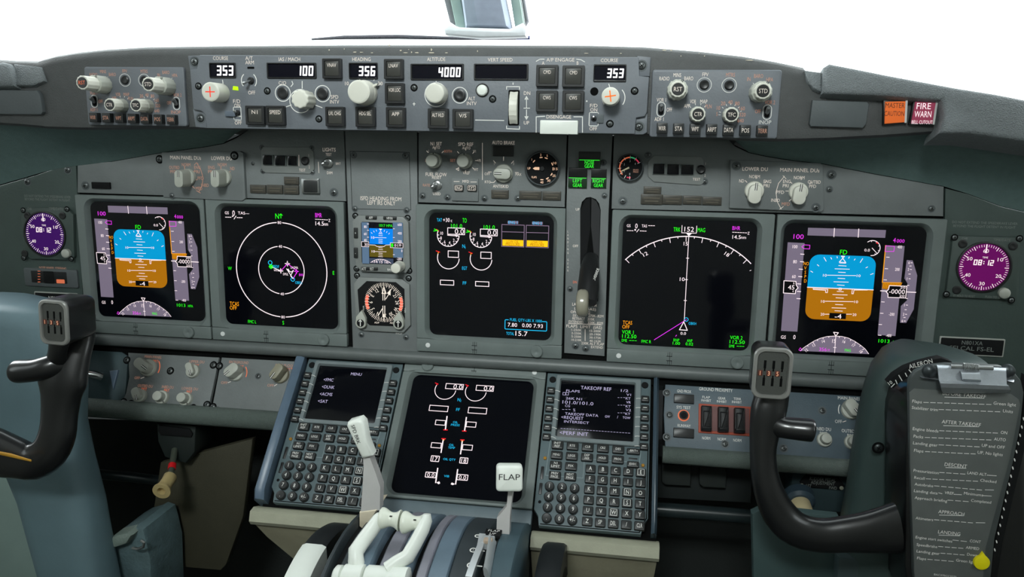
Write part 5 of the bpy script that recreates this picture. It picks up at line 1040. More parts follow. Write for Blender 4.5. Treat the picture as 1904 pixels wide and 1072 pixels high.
b = MB(); b.prism([(.262, .001), (.80, .001), (.80, -.083), (.262, -.083)], -.02, -.003, SLOT); o = b.build('lower_backing'); o.matrix_world = ROOT @ FK.M; struct(o, 'dark backing behind the ground proximity panel', 'panel structure')
Uj = Unit('jack_panel', 'dark blue-grey panel with a chrome jack, right of the left yoke grip', 'panel', FK, 170, 700, .003)
plate(Uj, [(-150, 632), (226, 654), (238, 662), (232, 740), (218, 763), (-150, 748)], -.006, 0, mat('side_blue_grey', (66, 84, 88), .5, bump=.05), .001, 'face')
b = MB(); c = Uj.px(186, 699); b.tube([(c[0] - .0, c[1], 0), (c[0] - .006, c[1] + .0, .014), (c[0] - .012, c[1] - .001, .022)], [.008, .006, .0045], mat('jack_chrome', (225, 228, 230), .15, metal=1), 16); Uj.add('jack', b)
b = MB(); q = Uj.outline([(206, 690), (222, 688), (213, 724)]); b.prism(q, 0, .004, BLUEG, .001); Uj.add('raised_rib', b); screws(Uj, [(52, 718)], .005)
U = kunit('lighting_panel', 'grey panel with five ivory brightness knobs under the left displays', [(238, 655), (407, 664), (400, 700), (386, 764), (222, 757), (234, 730), (240, 700)], 310, 710)
b = legends(U, [('MAIN PANEL', 285, 663, 32, 6, LEGS), ('BRT', 289, 671, 10, 6, LEGR), ('UPPER DU', 366, 672, 28, 6, LEGS), ('BRT', 365, 679, 10, 6, LEGR), ('OFF', 255, 702, 10, 6, LEGS), ('OUTBD DU', 270, 717, 28, 6, LEGS), ('BRT', 268, 723, 10, 6, LEGR), ('INBD DU', 312, 719, 22, 6, LEGS), ('BRT', 310, 725, 10, 6, LEGR), ('LOWER DU', 353, 722, 30, 6, LEGS), ('BRT', 352, 728, 10, 6, LEGR)], lines=[((262, 703), (268, 701))]); arc(b, U, 276, 684, 21, -20, 40, m=LEGR); fin(U, b)
selector(U, 277, 684, 15, 330, KNOBG, .020, off=.15, wid=1.2, lng=2.0)
selector(U, 360, 690, 12, 300, KNOBG, .013, off=.2, wid=1.0, lng=1.9); selector(U, 262, 736, 12, 300, KNOBG, .014, off=.2, wid=1.2, lng=1.8)
round_knob(U, 303, 739, 8.5, .017, KNOBG, skirt=12, pointer=-50, name='brightness_knob'); round_knob(U, 347, 742, 8.5, .017, KNOBG, skirt=12, pointer=-50, name='brightness_knob')
for x, y in ((317, 689), (236, 669), (230, 747), (243, 750), (359, 758), (396, 756), (385, 752), (397, 678), (408, 680)): b = MB(); c = U.px(x, y); b.screw(c[0], c[1], .0038, .0002); U.add('screw', b)
U = kunit('lighting_panel', 'grey panel with BACKGROUND and AFDS FLOOD knobs, left of the left keypad', [(412, 664), (562, 672), (530, 781), (392, 768)], 470, 715)
b = legends(U, [('BACKGROUND', 444, 673, 36, 6, LEGS), ('BRT', 448, 681, 10, 6, LEGR), ('OFF', 417, 711, 12, 6, LEGS), ('AFDS FLOOD', 530, 679, 38, 6, LEGS), ('BRT', 535, 686, 10, 6, LEGR), ('OFF', 503, 716, 12, 6, LEGS)], lines=[((424, 711), (429, 709)), ((510, 717), (515, 714))]); arc(b, U, 439, 694, 20, -15, 40, m=LEGR); arc(b, U, 523, 697, 22, -15, 40, m=LEGR); fin(U, b)
selector(U, 440, 694, 14, 225, KNOBG, .022, off=.12, wid=1.3, lng=2.0); selector(U, 523, 697, 15, 240, mat('knob_tan', (140, 136, 116), .5), .022, off=.12, wid=1.1, lng=2.0)
screws(U, [(480, 699), (404, 761), (530, 768)], .0034)
# ground proximity panel on the right
U = kunit('ground_proximity_panel', 'blue-grey GROUND PROXIMITY panel with three black guarded switches in an orange frame', [(1237, 714), (1700, 742), (1700, 862), (1237, 832), (1234, 770)], 1400, 780, mat('proximity_grey', (74, 89, 98), .5, bump=.08))
b = legends(U, [('GND PROX', 1272, 727, 26, 7, WINK), ('GROUND PROXIMITY', 1331, 724, 62, 8, WINK), ('SYS TEST', 1271, 757, 26, 7, WINK), ('RUNWAY', 1272, 791, 24, 7, WINK), ('FLAP', 1313, 738, 14, 6, WINK), ('INHIBIT', 1313, 744, 18, 6, WINK), ('GEAR', 1342, 740, 14, 6, WINK), ('INHIBIT', 1342, 746, 18, 6, WINK), ('TERR', 1371, 741, 14, 6, WINK), ('INHIBIT', 1370, 747, 18, 6, WINK), ('NORM', 1313, 814, 15, 7, WINK), ('NORM', 1342, 816, 15, 7, WINK), ('NORM', 1371, 818, 15, 7, WINK),
    ('MAIN PANEL', 1579, 740, 42, 8, WINK), ('OFF', 1559, 783, 13, 8, WINK), ('INBD DU', 1531, 797, 28, 8, WINK), ('BRT', 1531, 805, 13, 7, WINK), ('OUTBD DU', 1583, 801, 36, 8, WINK), ('BRT', 1582, 809, 13, 7, WINK)], lines=[((1567, 784), (1573, 782))]); arc(b, U, 1580, 763, 21, 10, 60); arc(b, U, 1580, 763, 21, 150, 200); fin(U, b)
for x0, y0, x1, y1 in ((1253, 732, 1290, 751), (1252, 795, 1290, 815)):
    b = MB(); b.box(*U.quad(x0, y0, x1, y1), -.001, .004, BLACK, .0008, .0008); U.add('annunciator_light', b)
b = MB(); c = U.px(1271, 772); k = U.k(1271, 772); b.ring(c[0], c[1], 8.5 * k, 11 * k, .0004, LEGR, n=40); b.lathe([(8.5 * k, 0), (8.5 * k, .004), (7 * k, .005), (5.5 * k, .003)], STEEL, 32, c[0], c[1]); b.cyl(c[0], c[1], 5.5 * k, .001, .0035, BLACKM); U.add('test_button', b)
b = MB(); b.box(*U.quad(1299, 750, 1398, 811), -.001, .002, mat('guard_frame_orange', (170, 74, 52), .6), .001, .0005); b.box(*U.quad(1304, 754, 1393, 806), .001, .0026, mat('guard_base', (120, 80, 78), .6), .001, .0004); U.add('guard_frame', b)
for x, y in ((1312, 779), (1343, 781), (1373, 783)):
    c = U.px(x, y); b = MB(); w_, h_ = 19 * k, 46 * k
    b.box(c[0], c[1], w_, h_, .002, .014, BLACK, .001, .002); b.box(c[0], c[1] - h_ * .08, w_ * .7, h_ * .7, .012, .018, BLACK, .001, .002); b.box(c[0], c[1] - h_ * .42, w_ * .9, h_ * .12, .012, .020, BLACK, .001, .0015); U.add('switch_guard', b)
selector(U, 1581, 762, 18, 305, KNOBG, .018, off=.1, wid=1.25, lng=1.95); round_knob(U, 1532, 817, 9.5, .015, KNOBG, skirt=14, pointer=40, name='brightness_knob'); round_knob(U, 1583, 822, 10, .015, KNOBG, skirt=14, pointer=40, name='brightness_knob')
screws(U, [(1240, 730), (1240, 812), (1245, 771), (1348, 825), (1529, 763), (1457, 833)], .0038)

# ------------------------------------------------------------------ forward aisle stand: two keypad units beside the lower display
def cdu(side, label):
    s = -1 if side == 'L' else 1
    x0, x1 = (-.2445, -.1035) if side == 'L' else (.1030, .2440); cx = (x0 + x1) / 2; vt, vb = .107, -.1125; cy = 0
    U = Unit.__new__(Unit); U.F = FP; U.d = 0; U.o = V3((cx, 0)); U.e = thing('control_display_unit', label, 'keypad unit', FP.mat(cx, 0, 0), 'keypad units of the aisle stand')
    W = x1 - x0
    CASE = mat('keypad_case', (92, 108, 112), .5, bump=.06)
    b = MB(); b.prism([(-W / 2 + .008, vb), (W / 2 - .008, vb), (W / 2 - .006, vb + .012), (W / 2, vb + .02), (W / 2, vt - .004), (W / 2 - .004, vt), (-W / 2 + .004, vt), (-W / 2, vt - .004), (-W / 2, vb + .02), (-W / 2 + .006, vb + .012)], -.008, .004, CASE, .001)
    b.line([(-W / 2 + .010, vb + .002), (W / 2 - .010, vb + .002), (W / 2 - .007, vb + .012), (W / 2 - .002, vb + .02), (W / 2 - .002, .0)], .0012, .0042, SLOT); U.add('case', b)
    # display: measured on the right unit
    b = MB(); b.hollow(rrect(0, .0465, .1150, .0960, .003, 3), rrect(-.0008, .0467, .0990, .0820, .001, 3), .0, .009, .0045, mat('keypad_bezel', (116, 126, 128), .45, bump=.05), .001, .0018); U.add('display_bezel', b)
    b = MB(); b.box(-.0008, .0467, .1000, .0830, .001, .0050, GLASS, .001, .0002); sc = U.add('screen', b)
    I = Ink(U, crop(990, 670, 3.0625), 3.0625, .0054) if side == 'R' else Ink(U, crop(480, 650, 3.0625), 3.0625, .0054)
    if side == 'R':
        for t, x, y, h, w_ in (('TAKEOFF REF', 362, 158, 22, 174), ('1/2', 525, 171, 16, 42), ('FLAPS', 231, 173, 15, 78), ('V1', 548, 194, 15, 26), ('KT', 545, 215, 15, 28), ('26K N1', 236, 216, 15, 92), ('VR', 547, 237, 15, 26), ('101.0/101.0', 259, 240, 20, 176), ('KT', 545, 260, 15, 28), ('CG', 200, 257, 15, 28), ('V2', 546, 281, 15, 30), ('%', 238, 281, 18, 14), ('KT', 543, 303, 15, 28),
                               ('TAKEOFF DATA', 280, 307, 16, 190), ('GW', 427, 318, 15, 28), ('/', 485, 321, 18, 12), ('TOW', 536, 325, 15, 44), ('<REQUEST', 227, 325, 19, 126), ('INTERSECT', 251, 350, 15, 142), ('<PERF INIT', 236, 414, 22, 162)): I.T(t, x, y, h, sDIM, w_, bold=.0)
        for x in (174, 191): I.R(x, 181, x + 14, 196, 2.2, sDIM)
        for y in (210, 253, 297): 
            for i in range(3): I.L([(486 + i * 16, y), (494 + i * 16, y + .6)], 2.2, sDIM)
        for i in range(3): I.L([(170 + i * 18, 277), (180 + i * 18, 278)], 2.2, sDIM)
        for i in range(24): I.L([(161 + i * 16.7, 385 + i * 1.18), (171 + i * 16.7, 385.6 + i * 1.18)], 2.2, sDIM)
    else:
        for t, x, y, h, w_ in (('MENU', 559, 138, 17, 62), ('<FMC', 401, 170, 19, 56), ('<DLNK', 399, 211, 19, 72), ('<ACMS', 387, 252, 19, 72), ('<SAT', 368, 292, 19, 56)): I.T(t, x, y, h, sDIM, w_)
    I.b.build('display_symbols', sc)
    for i in range(6):
        v = .0700 - i * .01345
        for sg in (-1, 1):
            b = MB(); xx = sg * .0632; vv = v - (.004 if sg > 0 else 0); b.box(xx, vv, .0105, .0085, .002, .0105, KEY, .0012, .0012); b.line([(xx - .0022, vv), (xx + .0022, vv)], .0008, .0107, WINK); U.add('line_key', b)
    b = MB()
    for i in range(6):
        v = .0700 - i * .01345; b.line([(-.0572, v), (-.0545, v), (-.0505, v - .0018)], .0006, .0092, WINK); b.line([(.0572, v - .004), (.0545, v - .004), (.0512, v - .0046)], .0006, .0092, WINK)
    for sg in (-1, 1):
        b.cyl(sg * .0625, .088, .0045, .002, .006, BLACKM); b.cyl(sg * .0625, -.0255, .0022, .002, .0062, GOLD); b.box(sg * .0645, -.045, .004, .017, .003, .0046, BLACK, .0008, .0003); b.box(sg * .0645, -.066, .004, .015, .003, .0046, BLACK, .0008, .0003); b.cyl(sg * .0640, -.083, .002, .003, .0046, BLACKM)
    b.line([(-.058, .002), (.058, .002)], .0006, .0042, SLOT); b.line([(-.058, .0), (-.060, -.048), (-.012, -.048), (-.012, -.022), (.058, -.022), (.060, .0)], .0009, .0043, mat('keypad_edge', (130, 146, 148), .5)); U.add('case_details', b)
    # keys: pitch measured on the right unit's rows
    def key(u, v, w_, h_, t, rnd=False, mark=False, th=.0052):
        b = MB()
        if rnd: b.lathe([(w_ / 2, .002), (w_ / 2, .0085), (w_ / 2 - .001, .0096), (w_ / 2 - .0022, .0093)], KEY, 24, u, v)
        else: b.prism(rrect(u, v, w_, h_, .0016, 3), .002, .0096, KEY, .0012)
        L_ = t.split('\n')
        for i, q in enumerate(L_): b.text(q, u, v + ((len(L_) - 1) / 2 - i) * .0042, th if len(L_) == 1 else .0032, WINK, .0099, min(w_ * .72, len(q) * (.0034 if len(q) < 2 else .0022)), bold=.01)
        if mark: b.line(rrect(u, v, w_ * .62, h_ * .72, .0004, 2), .0005, .0099, WINK, True)
        U.add('key', b)
    rows_ = [['INIT\nREF', 'RTE', 'CLB', 'CRZ', 'DES'], ['MENU', 'LEGS', 'DEP\nARR', 'HOLD', 'PROG'], ['N1\nLIMIT', 'FIX'], ['PREV\nPAGE', 'NEXT\nPAGE']]
    ux = lambda i: -.0478 + i * .01960
    for r, row in enumerate(rows_):
        for i, t in enumerate(row): key(ux(i), -.0075 - r * .01365, .0152, .0105, t, th=.0030)
    key(.0500, -.0085, .0168, .0075, '<BRT>' if False else '-BRT+', th=.0028); key(.0500, -.0262, .0152, .0080, 'EXEC', th=.0028)
    b = MB(); b.box(.0500, -.0172, .011, .0022, .003, .0046, BLACK, .0005, .0002); U.add('execute_light', b)
    for r in range(4):
        for i in range(3): key(-.0532 + i * .01585, -.0632 - r * .01345 + .0, .0122, .0122, ('123', '456', '789', ('.', '0', '+/-'))[r][i], True)
    al = 'ABCDEFGHIJKLMNOPQRSTUVWXYZ'; ks = list(al) + ['SP', 'DEL', '/', 'CLR']
    for n, t in enumerate(ks):
        r, i = divmod(n, 5); key(-.0032 + i * .01585, -.0362 - r * .01345 + (.0), .0128, .0108, t, mark=t in 'ENSW' and len(t) == 1)
    return U
cdu('R', 'keypad unit showing the TAKEOFF REF page, right of the lower engine display'); cdu('L', 'keypad unit showing the MENU page, left of the lower engine display')
# stand body below the units and its side rails
b = MB(); b.prism([(-.255, .112), (.255, .112), (.255, -.125), (-.255, -.125)], -.06, -.009, SLOT); o = b.build('stand_backing'); o.matrix_world = ROOT @ FP.M; struct(o, 'dark frame behind the aisle stand units', 'panel structure')
def prail(label, xin, xout, m):
    b = MB(); s = 1 if xout > xin else -1
    b.rings([[(xin, v, -.02), (xin, v, z), (xin + s * .004, v, z + .003), (xout - s * .004, v, z + .003), (xout, v, z - .004), (xout, v, -.03)] for v, z in ((.125, .006), (.10, .012), (.0, .016), (-.100, .016), (-.112, .008))], m)
    o = b.build('stand_side_rail'); o.matrix_world = ROOT @ FP.M; fix_normals(o); tag(o, label, 'rail')
prail('blue-grey side rail along the left keypad unit', -.2475, -.2625, BLUEG); prail('thin dark blue side rail along the right keypad unit', .2475, .2545, mat('rail_dark_blue', (62, 78, 90), .3))
Pb = FP.O + FP.V * (-.118) + FP.N * .0                      # lower front edge of the stand
yb, zb = Pb.y, Pb.z
# beige covers below both keypad units: a lit lip, and a receding body painted darker for the shade under it
BEIGED = mat('stand_beige_shaded', (150, 146, 124), .6, bump=.2, var=.12, scale=20)
for s, nm in ((-1, 'left'), (1, 'right')):
    xa, xb = (-.262, -.100) if s < 0 else (.103, .258)
    T = thing('stand_lower_cover', 'beige painted cover below the %s keypad unit' % ('MENU page' if s < 0 else 'TAKEOFF REF page'), 'cover', ROOT.copy())
    R = [[(x, y, z) for y, z in [(yb - .006, zb - .012), (yb - .0005, zb + .002), (yb - .002, zb + .012), (yb - .014, zb + .016), (yb - .020, zb + .012), (yb - .020, zb - .03)]] for x in (xa, (xa + xb) / 2, xb)]
    b = MB(); b.rings(R, BEIGE); o = b.build('lip', T); fix_normals(o)
    R = []
    for y, z, xo in ((yb - .0195, zb + .008, 0), (yb - .045, zb - .004, .012), (yb - .10, zb - .03, .05), (yb - .30, zb - .10, .09)):
        x0, x1 = (xa + xo + .002, xb) if s < 0 else (xa, xb - .002 - xo * .12); R.append([(x0, y, z), (x1, y, z), (x1, y, z - .05), (x0, y, z - .05)])
    b = MB(); b.rings(R, BEIGED); o = b.build('body', T); fix_normals(o)
# lower display's dark panel strip and throttle quadrant: ridged drum between the levers
QC_Y, QC_Z, QR = yb - .160, zb + .104, .200
def arcpts(r, a0, a1, n): return [(QC_Y + r * sin(rd(a0 + (a1 - a0) * i / n)), QC_Z + r * cos(rd(a0 + (a1 - a0) * i / n))) for i in range(n + 1)]
q = thing('throttle_quadrant', 'dark ribbed throttle quadrant drum at the bottom centre, under the white levers', 'throttle quadrant', ROOT.copy())
def drum(name, x0, x1, r, m, a0=20, a1=128, par=q, ins=.0):
    b = MB(); pr = arcpts(r, a0, a1, 16) + [(QC_Y - .02, QC_Z - .05), (QC_Y, QC_Z + .05)]
    xs = [x0, x0 + .002, x1 - .002, x1]; R = []
    for i, x in enumerate(xs):
        rr = r - (.003 if i in (0, 3) else 0); pp = arcpts(rr, a0, a1, 16) + [(QC_Y - .02, QC_Z - .05), (QC_Y, QC_Z + .05)]; R.append([(x, y, z) for y, z in pp])
    b.rings(R, m); o = b.build(name, par, sharp=50); fix_normals(o); return o
QG = mat('quadrant_blue_grey', (98, 116, 130), .45, bump=.05); QL = mat('quadrant_light', (132, 132, 142), .45); QD = mat('quadrant_dark', (44, 52, 56), .55)
drum('slot_floor', -.096, .100, QR - .012, BLACKM)
for nm, x0, x1, m in (('side_plate', -.098, -.091, QD), ('scale_plate', -.083, -.066, QD), ('divider', -.066, -.048, QG), ('divider', -.040, -.022, QL), ('divider', -.022, -.005, QG), ('divider', .002, .014, QL), ('divider', .014, .036, QG), ('flap_scale', .036, .066, QD)):
    drum(nm, x0, x1, QR - (.004 if nm in ('scale_plate',) else 0), m)
drum('side_cover', .076, .101, QR - .002, mat('quadrant_side', (66, 86, 94), .5))
b = MB(); b.prism([(-.099, .0), (.1012, .0), (.1012, -.018), (-.099, -.018)], -.02, .004, mat('stand_strip', (92, 106, 112), .5, bump=.05), .001); o = b.build('filler_strip'); o.matrix_world = ROOT @ FP.M @ Matrix.Translation((0, -.0945, 0)); tag(o, 'plain grey filler strip between the lower engine display and the throttle quadrant', 'panel')
def qhit(px, py, lift=0.0):
    """where a sight line meets the quadrant drum: x and angle"""
    d = ray(px, py); oy, oz = CAM.y - QC_Y, CAM.z - QC_Z; A = d.y ** 2 + d.z ** 2; B = 2 * (oy * d.y + oz * d.z); C = oy ** 2 + oz ** 2 - (QR + lift) ** 2; D = max(0, B * B - 4 * A * C); t = (-B - sqrt(D)) / (2 * A); P = CAM + d * t
    return P.x, atan2(P.y - QC_Y, P.z - QC_Z) * 180 / pi, P
def Qp(x, a, r=0): return V3((x, QC_Y + (QR + r) * sin(rd(a)), QC_Z + (QR + r) * cos(rd(a))))
# flap scale: black placard, detent gate, marks
def on_drum(par, name, fn, x, a, lift=.001):
    p = Qp(x, a, lift); X = Matrix.Translation(p) @ Matrix.Rotation(rd(-a), 4, 'X'); b = MB(); fn(b, X); return b.build(name, par)
def fl_(b, X):
    b.prism([(-.0105, -.0085), (.0075, -.0085), (.0075, .0085), (-.0105, .0085)], -.002, .0006, BLACKM, 0, X=X); b.text('FLAP', -.001, .004, .005, WINK, .0009, .013, X=X); b.text('UP', -.001, -.0035, .005, WINK, .0009, .007, X=X)
fx, fa, _ = qhit(919, 992); on_drum(q, 'flap_placard', fl_, fx, fa)
for t, px_, py_ in (('0', 889, 998), ('1', 880, 1024), ('2', 875, 1052)):
    mx_, a, _ = qhit(px_, py_)
    on_drum(q, 'flap_mark', lambda b, X: (b.ring(0, 0, .0026, .0040, .0004, WINK, n=20, X=X), b.text(t, 0, 0, .0032, WINK, .0006, .002, X=X), b.line([(.004, 0), (.012, 0)], .0016, .0004, WINK, X=X)), mx_, a)
b = MB(); gt = []
GM = mat('gate_metal', (206, 210, 212), .35, metal=.5)
for (x0, y0), (x1, y1), (x2, y2), w0 in (((897, 1002), (893, 1030), (880, 1080), .0035),):
    for px_, py_ in ((x0, y0), (893, 1024), (888, 1036), (880, 1056), (872, 1080)): x, a, _ = qhit(px_, py_); gt.append([tuple(Qp(x - w0, a, -.002)), tuple(Qp(x - w0, a, .007)), tuple(Qp(x + w0, a, .007)), tuple(Qp(x + w0, a, -.002))])
b.rings(gt, GM); b.tube([Qp(*qhit(x, y)[:2], .006) for x, y in ((916, 1010), (912, 1035), (905, 1075))], [(.0016, .007), (.0024, .009), (.0028, .010)], GM, 8); o = b.build('flap_gate', q); fix_normals(o)
gx, ga, _ = qhit(907, 1012); on_drum(q, 'gate_stop', lambda b, X: (b.box(0, 0, .014, .016, -.002, .006, GM, .002, .001, X=X), b.box(.001, -.004, .010, .008, .004, .009, mat('stop_tan', (176, 156, 136), .5), .002, .002, X=X)), gx, ga)
# ---- flap lever
def loc(px, py, z): return onz(px, py, z)
def slab(b, quads, th, m, N=None):
    """closed slab from a run of left/right edge points, given thickness along +z"""
    L_ = [V3(a) for a, _ in quads]; R_ = [V3(c) for _, c in quads]; R = []
    for a, c in zip(L_, R_): R.append([tuple(a), tuple(c), tuple(c + V3((0, 0, -th))), tuple(a + V3((0, 0, -th)))])
    b.rings(R, m)
zf = .215
T = thing('flap_lever', 'upright lever with a white FLAP paddle, right of the throttle levers', 'lever', ROOT.copy())
b = MB(); slab(b, [(loc(925, 1064, zf + .03), loc(945, 1064, zf + .03)), (loc(923, 990, zf + .015), loc(947, 992, zf + .015)), (loc(924, 962, zf + .01), loc(948, 962, zf + .01)), (loc(942, 941, zf + .004), loc(950, 941, zf + .004)), (loc(945, 908, zf), loc(954, 908, zf)), (loc(946, 895, zf), loc(954, 895, zf))], .012, SHANK); o = b.build('shank', T); fix_normals(o)
b = MB(); P = [loc(x, y, zf + .010) for x, y in ((919, 905), (967, 911), (973, 869), (929, 862))]; cen = sum(P, V3()) / 4
b.prism(rrect(0, 0, (P[1] - P[0]).length, (P[3] - P[0]).length, .004, 4), -.010, .009, WHITE, .003); pd = b.build('paddle', T, sharp=60); pd.location = cen; pd.rotation_euler = (rd(-14), rd(10), 0)
b = MB(); b.text('FLAP', .000, .002, .0065, INK, .0094, .0235); b.build('lettering', pd)
b = MB(); p = loc(947, 1028, zf + .034); b.lathe([(.003, 0), (.003, .003), (.001, .004)], STEEL, 12, p.x, p.y, X=Matrix.Translation((0, 0, p.z - .001))); b.build('rivet', T)
# ---- speed brake lever
zs = .205
T = thing('speed_brake_lever', 'grey lever with a white SPD BRK grip leaning over the left keypad unit', 'lever', ROOT.copy())
b = MB(); slab(b, [(loc(671, 950, zs + .02), loc(706, 948, zs + .02)), (loc(674, 905, zs + .012), loc(707, 905, zs + .012)), (loc(676, 868, zs + .006), loc(698, 878, zs + .006)), (loc(675, 846, zs), loc(686, 846, zs)), (loc(672, 835, zs), loc(684, 835, zs))], .014, SHANK); o = b.build('shank', T); fix_normals(o)
b = MB(); P = [loc(x, y, zs + .008) for x, y in ((672, 853), (692, 848), (682, 778), (648, 783))]
b.prism([(P[0].x, P[0].y), (P[1].x, P[1].y), (loc(685, 815, zs).x, loc(685, 815, zs).y), (loc(679, 782, zs).x, loc(679, 782, zs).y), (loc(672, 775, zs).x, loc(672, 775, zs).y), (loc(650, 781, zs).x, loc(650, 781, zs).y), (loc(648, 788, zs).x, loc(648, 788, zs).y)], zs - .008, zs + .008, WHITE, .0035); g = b.build('grip', T, sharp=60)
b = MB(); c = loc(662, 813, zs + .0105); d1 = loc(656, 792, zs + .0105); d2 = loc(667, 824, zs + .0105); an = atan2(d2.y - d1.y, d2.x - d1.x); b.text('SPD BRK', c.x - .001, c.y + .003, .0046, INK, zs + .0084, .0235, ang=an); b.build('lettering', g)
b = MB(); q1 = [loc(x, y, zs + .022) for x, y in ((668, 978), (668, 952), (700, 948), (694, 958), (678, 985))]; b.prism([(p.x, p.y) for p in q1], zs - .02, zs + .022, mat('base_cream', (222, 210, 186), .5), .001); b.build('base_block', T)
# ---- reverse thrust levers and thrust lever grips
T = None
zt = .275
def barrel(b, pa, pb, prof, m, n=28):
    d = (pb - pa); L_ = d.length; X = Matrix.Translation(pa) @ d.to_track_quat('Z', 'Y').to_matrix().to_4x4()
    b.lathe([(r, t * L_) for r, t in prof], m, n, X=X)
bp = [(.004, 0), (.0095, .0), (.0114, .06), (.0118, .13), (.0112, .24), (.0085, .46), (.0076, .6), (.0082, .76), (.0102, .9), (.0114, .96), (.0112, 1.0), (.004, 1.0)]
m1 = mat('grip_ivory', (222, 226, 212), .35, var=.02)
def lever(label, a, c, arm, prof):
    T = thing('reverse_thrust_lever', label, 'lever', ROOT.copy(), 'reverse thrust levers')
    b = MB(); barrel(b, a, c, prof, m1); b.build('grip', T, sharp=60)
    for (u, v) in ((.62, 1),): p = a.lerp(c, u) + V3((0, .0062, .0045)); bb = MB(); bb.box(0, 0, .003, .0012, 0, .0012, INK, .0004, .0003, X=Matrix.Translation(p)); bb.build('finger_mark', T)
    b = MB(); b.tube([p for p, _ in arm], [r for _, r in arm], WHITE, 16, up=(0, 1, .3)); o = b.build('arm', T, sharp=60); fix_normals(o); return T
lever('white reverse thrust lever nearer the speed brake lever', loc(706, 962, zt), loc(744, 967, zt), [(loc(709, 954, zt), (.004, .006)), (loc(706, 963, zt + .002), (.0065, .009)), (loc(694, 980, zt + .008), (.0075, .009)), (loc(676, 1004, zt + .018), (.0080, .009)), (loc(662, 1024, zt + .028), (.0085, .009)), (loc(662, 1040, zt + .034), (.0085, .009)), (loc(664, 1060, zt + .036), (.0090, .009))], bp)
lever('white reverse thrust lever nearer the flap lever', loc(747, 970, zt), loc(790, 973, zt), [(loc(794, 955, zt), (.004, .006)), (loc(793, 966, zt + .002), (.0060, .009)), (loc(786, 984, zt + .008), (.0068, .009)), (loc(772, 1010, zt + .018), (.0070, .009)), (loc(758, 1034, zt + .028), (.0072, .009)), (loc(738, 1046, zt + .034), (.0070, .009)), (loc(722, 1058, zt + .038), (.0080, .009))], [(r * (1.03 if t < .4 else .96), t) for r, t in bp])
def grip(label, a, c, prof):
    T = thing('thrust_lever', label, 'lever', ROOT.copy(), 'thrust levers'); b = MB(); barrel(b, a, c, prof, WHITE); b.build('grip', T, sharp=60)
    m_ = (a + c) / 2; e = m_ + V3((0, -.07, -.02)); b = MB(); b.tube([m_, e], [(.006, .012), (.006, .012)], SHANK, 12, up=(0, 0, 1)); b.build('arm', T)
zg = zt + .045
grip('white thrust lever grip at the very bottom, under the left arm of the pair', loc(622, 1074, zg), loc(679, 1077, zg), [(.004, 0), (.0105, .0), (.0135, .08), (.0135, .24), (.0105, .28), (.0105, .32), (.0150, .36), (.0152, .96), (.010, 1.0)])
grip('white thrust lever grip at the very bottom, under the right arm of the pair', loc(681, 1078, zg), loc(760, 1084, zg), [(.006, 0), (.014, .0), (.0156, .04), (.0156, .44), (.0125, .5), (.0125, .56), (.016, .62), (.016, .98), (.012, 1.0)])
# ---- stabilizer trim wheels either side of the stand
def wheel(label, x0, x1, cy, cz, R, white, m):
    T = thing('trim_wheel', label, 'trim wheel', ROOT.copy(), None); xm = (x0 + x1) / 2; hw = (x1 - x0) / 2; X = Matrix.Translation((xm, cy, cz)) @ Matrix.Rotation(pi / 2, 4, 'Y')
    b = MB(); b.lathe([(R * .25, -hw * .5), (R * .8, -hw * .5), (R * .84, -hw), (R * .985, -hw), (R, -hw * .7), (R, hw * .7), (R * .985, hw), (R * .84, hw), (R * .8, hw * .5), (R * .25, hw * .5)], m, 96, X=X, cap0=True); b.build('rim', T, sharp=40)
    if white:
        a0, a1 = white; R2 = R + .0008; b = MB(); rr = []
        for i in range(13):
            a = rd(a0 + (a1 - a0) * i / 12); y, z = sin(a), cos(a)
            rr.append([(xm - hw - .0008, cy + y * R * .86, cz + z * R * .86), (xm - hw - .0008, cy + y * R * .99, cz + z * R * .99), (xm - hw * .7, cy + y * R2, cz + z * R2), (xm + hw * .7, cy + y * R2, cz + z * R2), (xm + hw + .0008, cy + y * R * .99, cz + z * R * .99), (xm + hw + .0008, cy + y * R * .86, cz + z * R * .86)])
        b.rings(rr, WHITE); o = b.build('white_segment', T, sharp=30); fix_normals(o)
WB = mat('wheel_black', (24, 28, 30), .45)
WY, WZ, WR = -.440, .243, .166
wheel('black trim wheel with a white painted segment, left of the thrust levers', -.148, -.121, WY, WZ, WR, (35, 86), WB)
wheel('plain black trim wheel right of the flap lever', .121, .148, WY, WZ, WR, None, WB)
# ------------------------------------------------------------------ control columns and yokes
COLM = mat('column_grey', (98, 122, 130), .55, bump=.08, scale=20); COLL = mat('column_light', (140, 162, 156), .6, bump=.05, scale=20)
YOKE = mat('yoke_black', (22, 23, 24), .30, var=.1, coat=.25, spec=.6)
YR = mat('yoke_rim', (168, 168, 164), .3, metal=.6)
def loop(P, sub=2):
    out = []
    n = len(P)
    for i in range(n - 1):
        p0, p1, p2, p3 = P[max(i - 1, 0)], P[i], P[i + 1], P[min(i + 2, n - 1)]
        for k in range(sub):
            t = k / sub; out.append(tuple(.5 * ((2 * b_) + (-a_ + c_) * t + (2 * a_ - 5 * b_ + 4 * c_ - d_) * t * t + (-a_ + 3 * b_ - 3 * c_ + d_) * t ** 3) for a_, b_, c_, d_ in zip(p0, p1, p2, p3)))
    out.append(tuple(P[-1])); return out
def horn(T, name, pts, m, depth=1.0, n=20):
    """pts: picture x, y, half width px, distance z along the deck, thickness factor"""
    Q = loop(pts, 3); P = []; R = []
    for x, y, hw, z, tf in Q:
        p = onz(x, y, z); k = (onz(x + 1, y, z) - p).length; P.append(p); R.append((hw * k, hw * k * tf))
    b = MB(); b.tube(P, R, m, n, up=(0, 0, 1)); o = b.build(name, T, sharp=70); fix_normals(o); return o
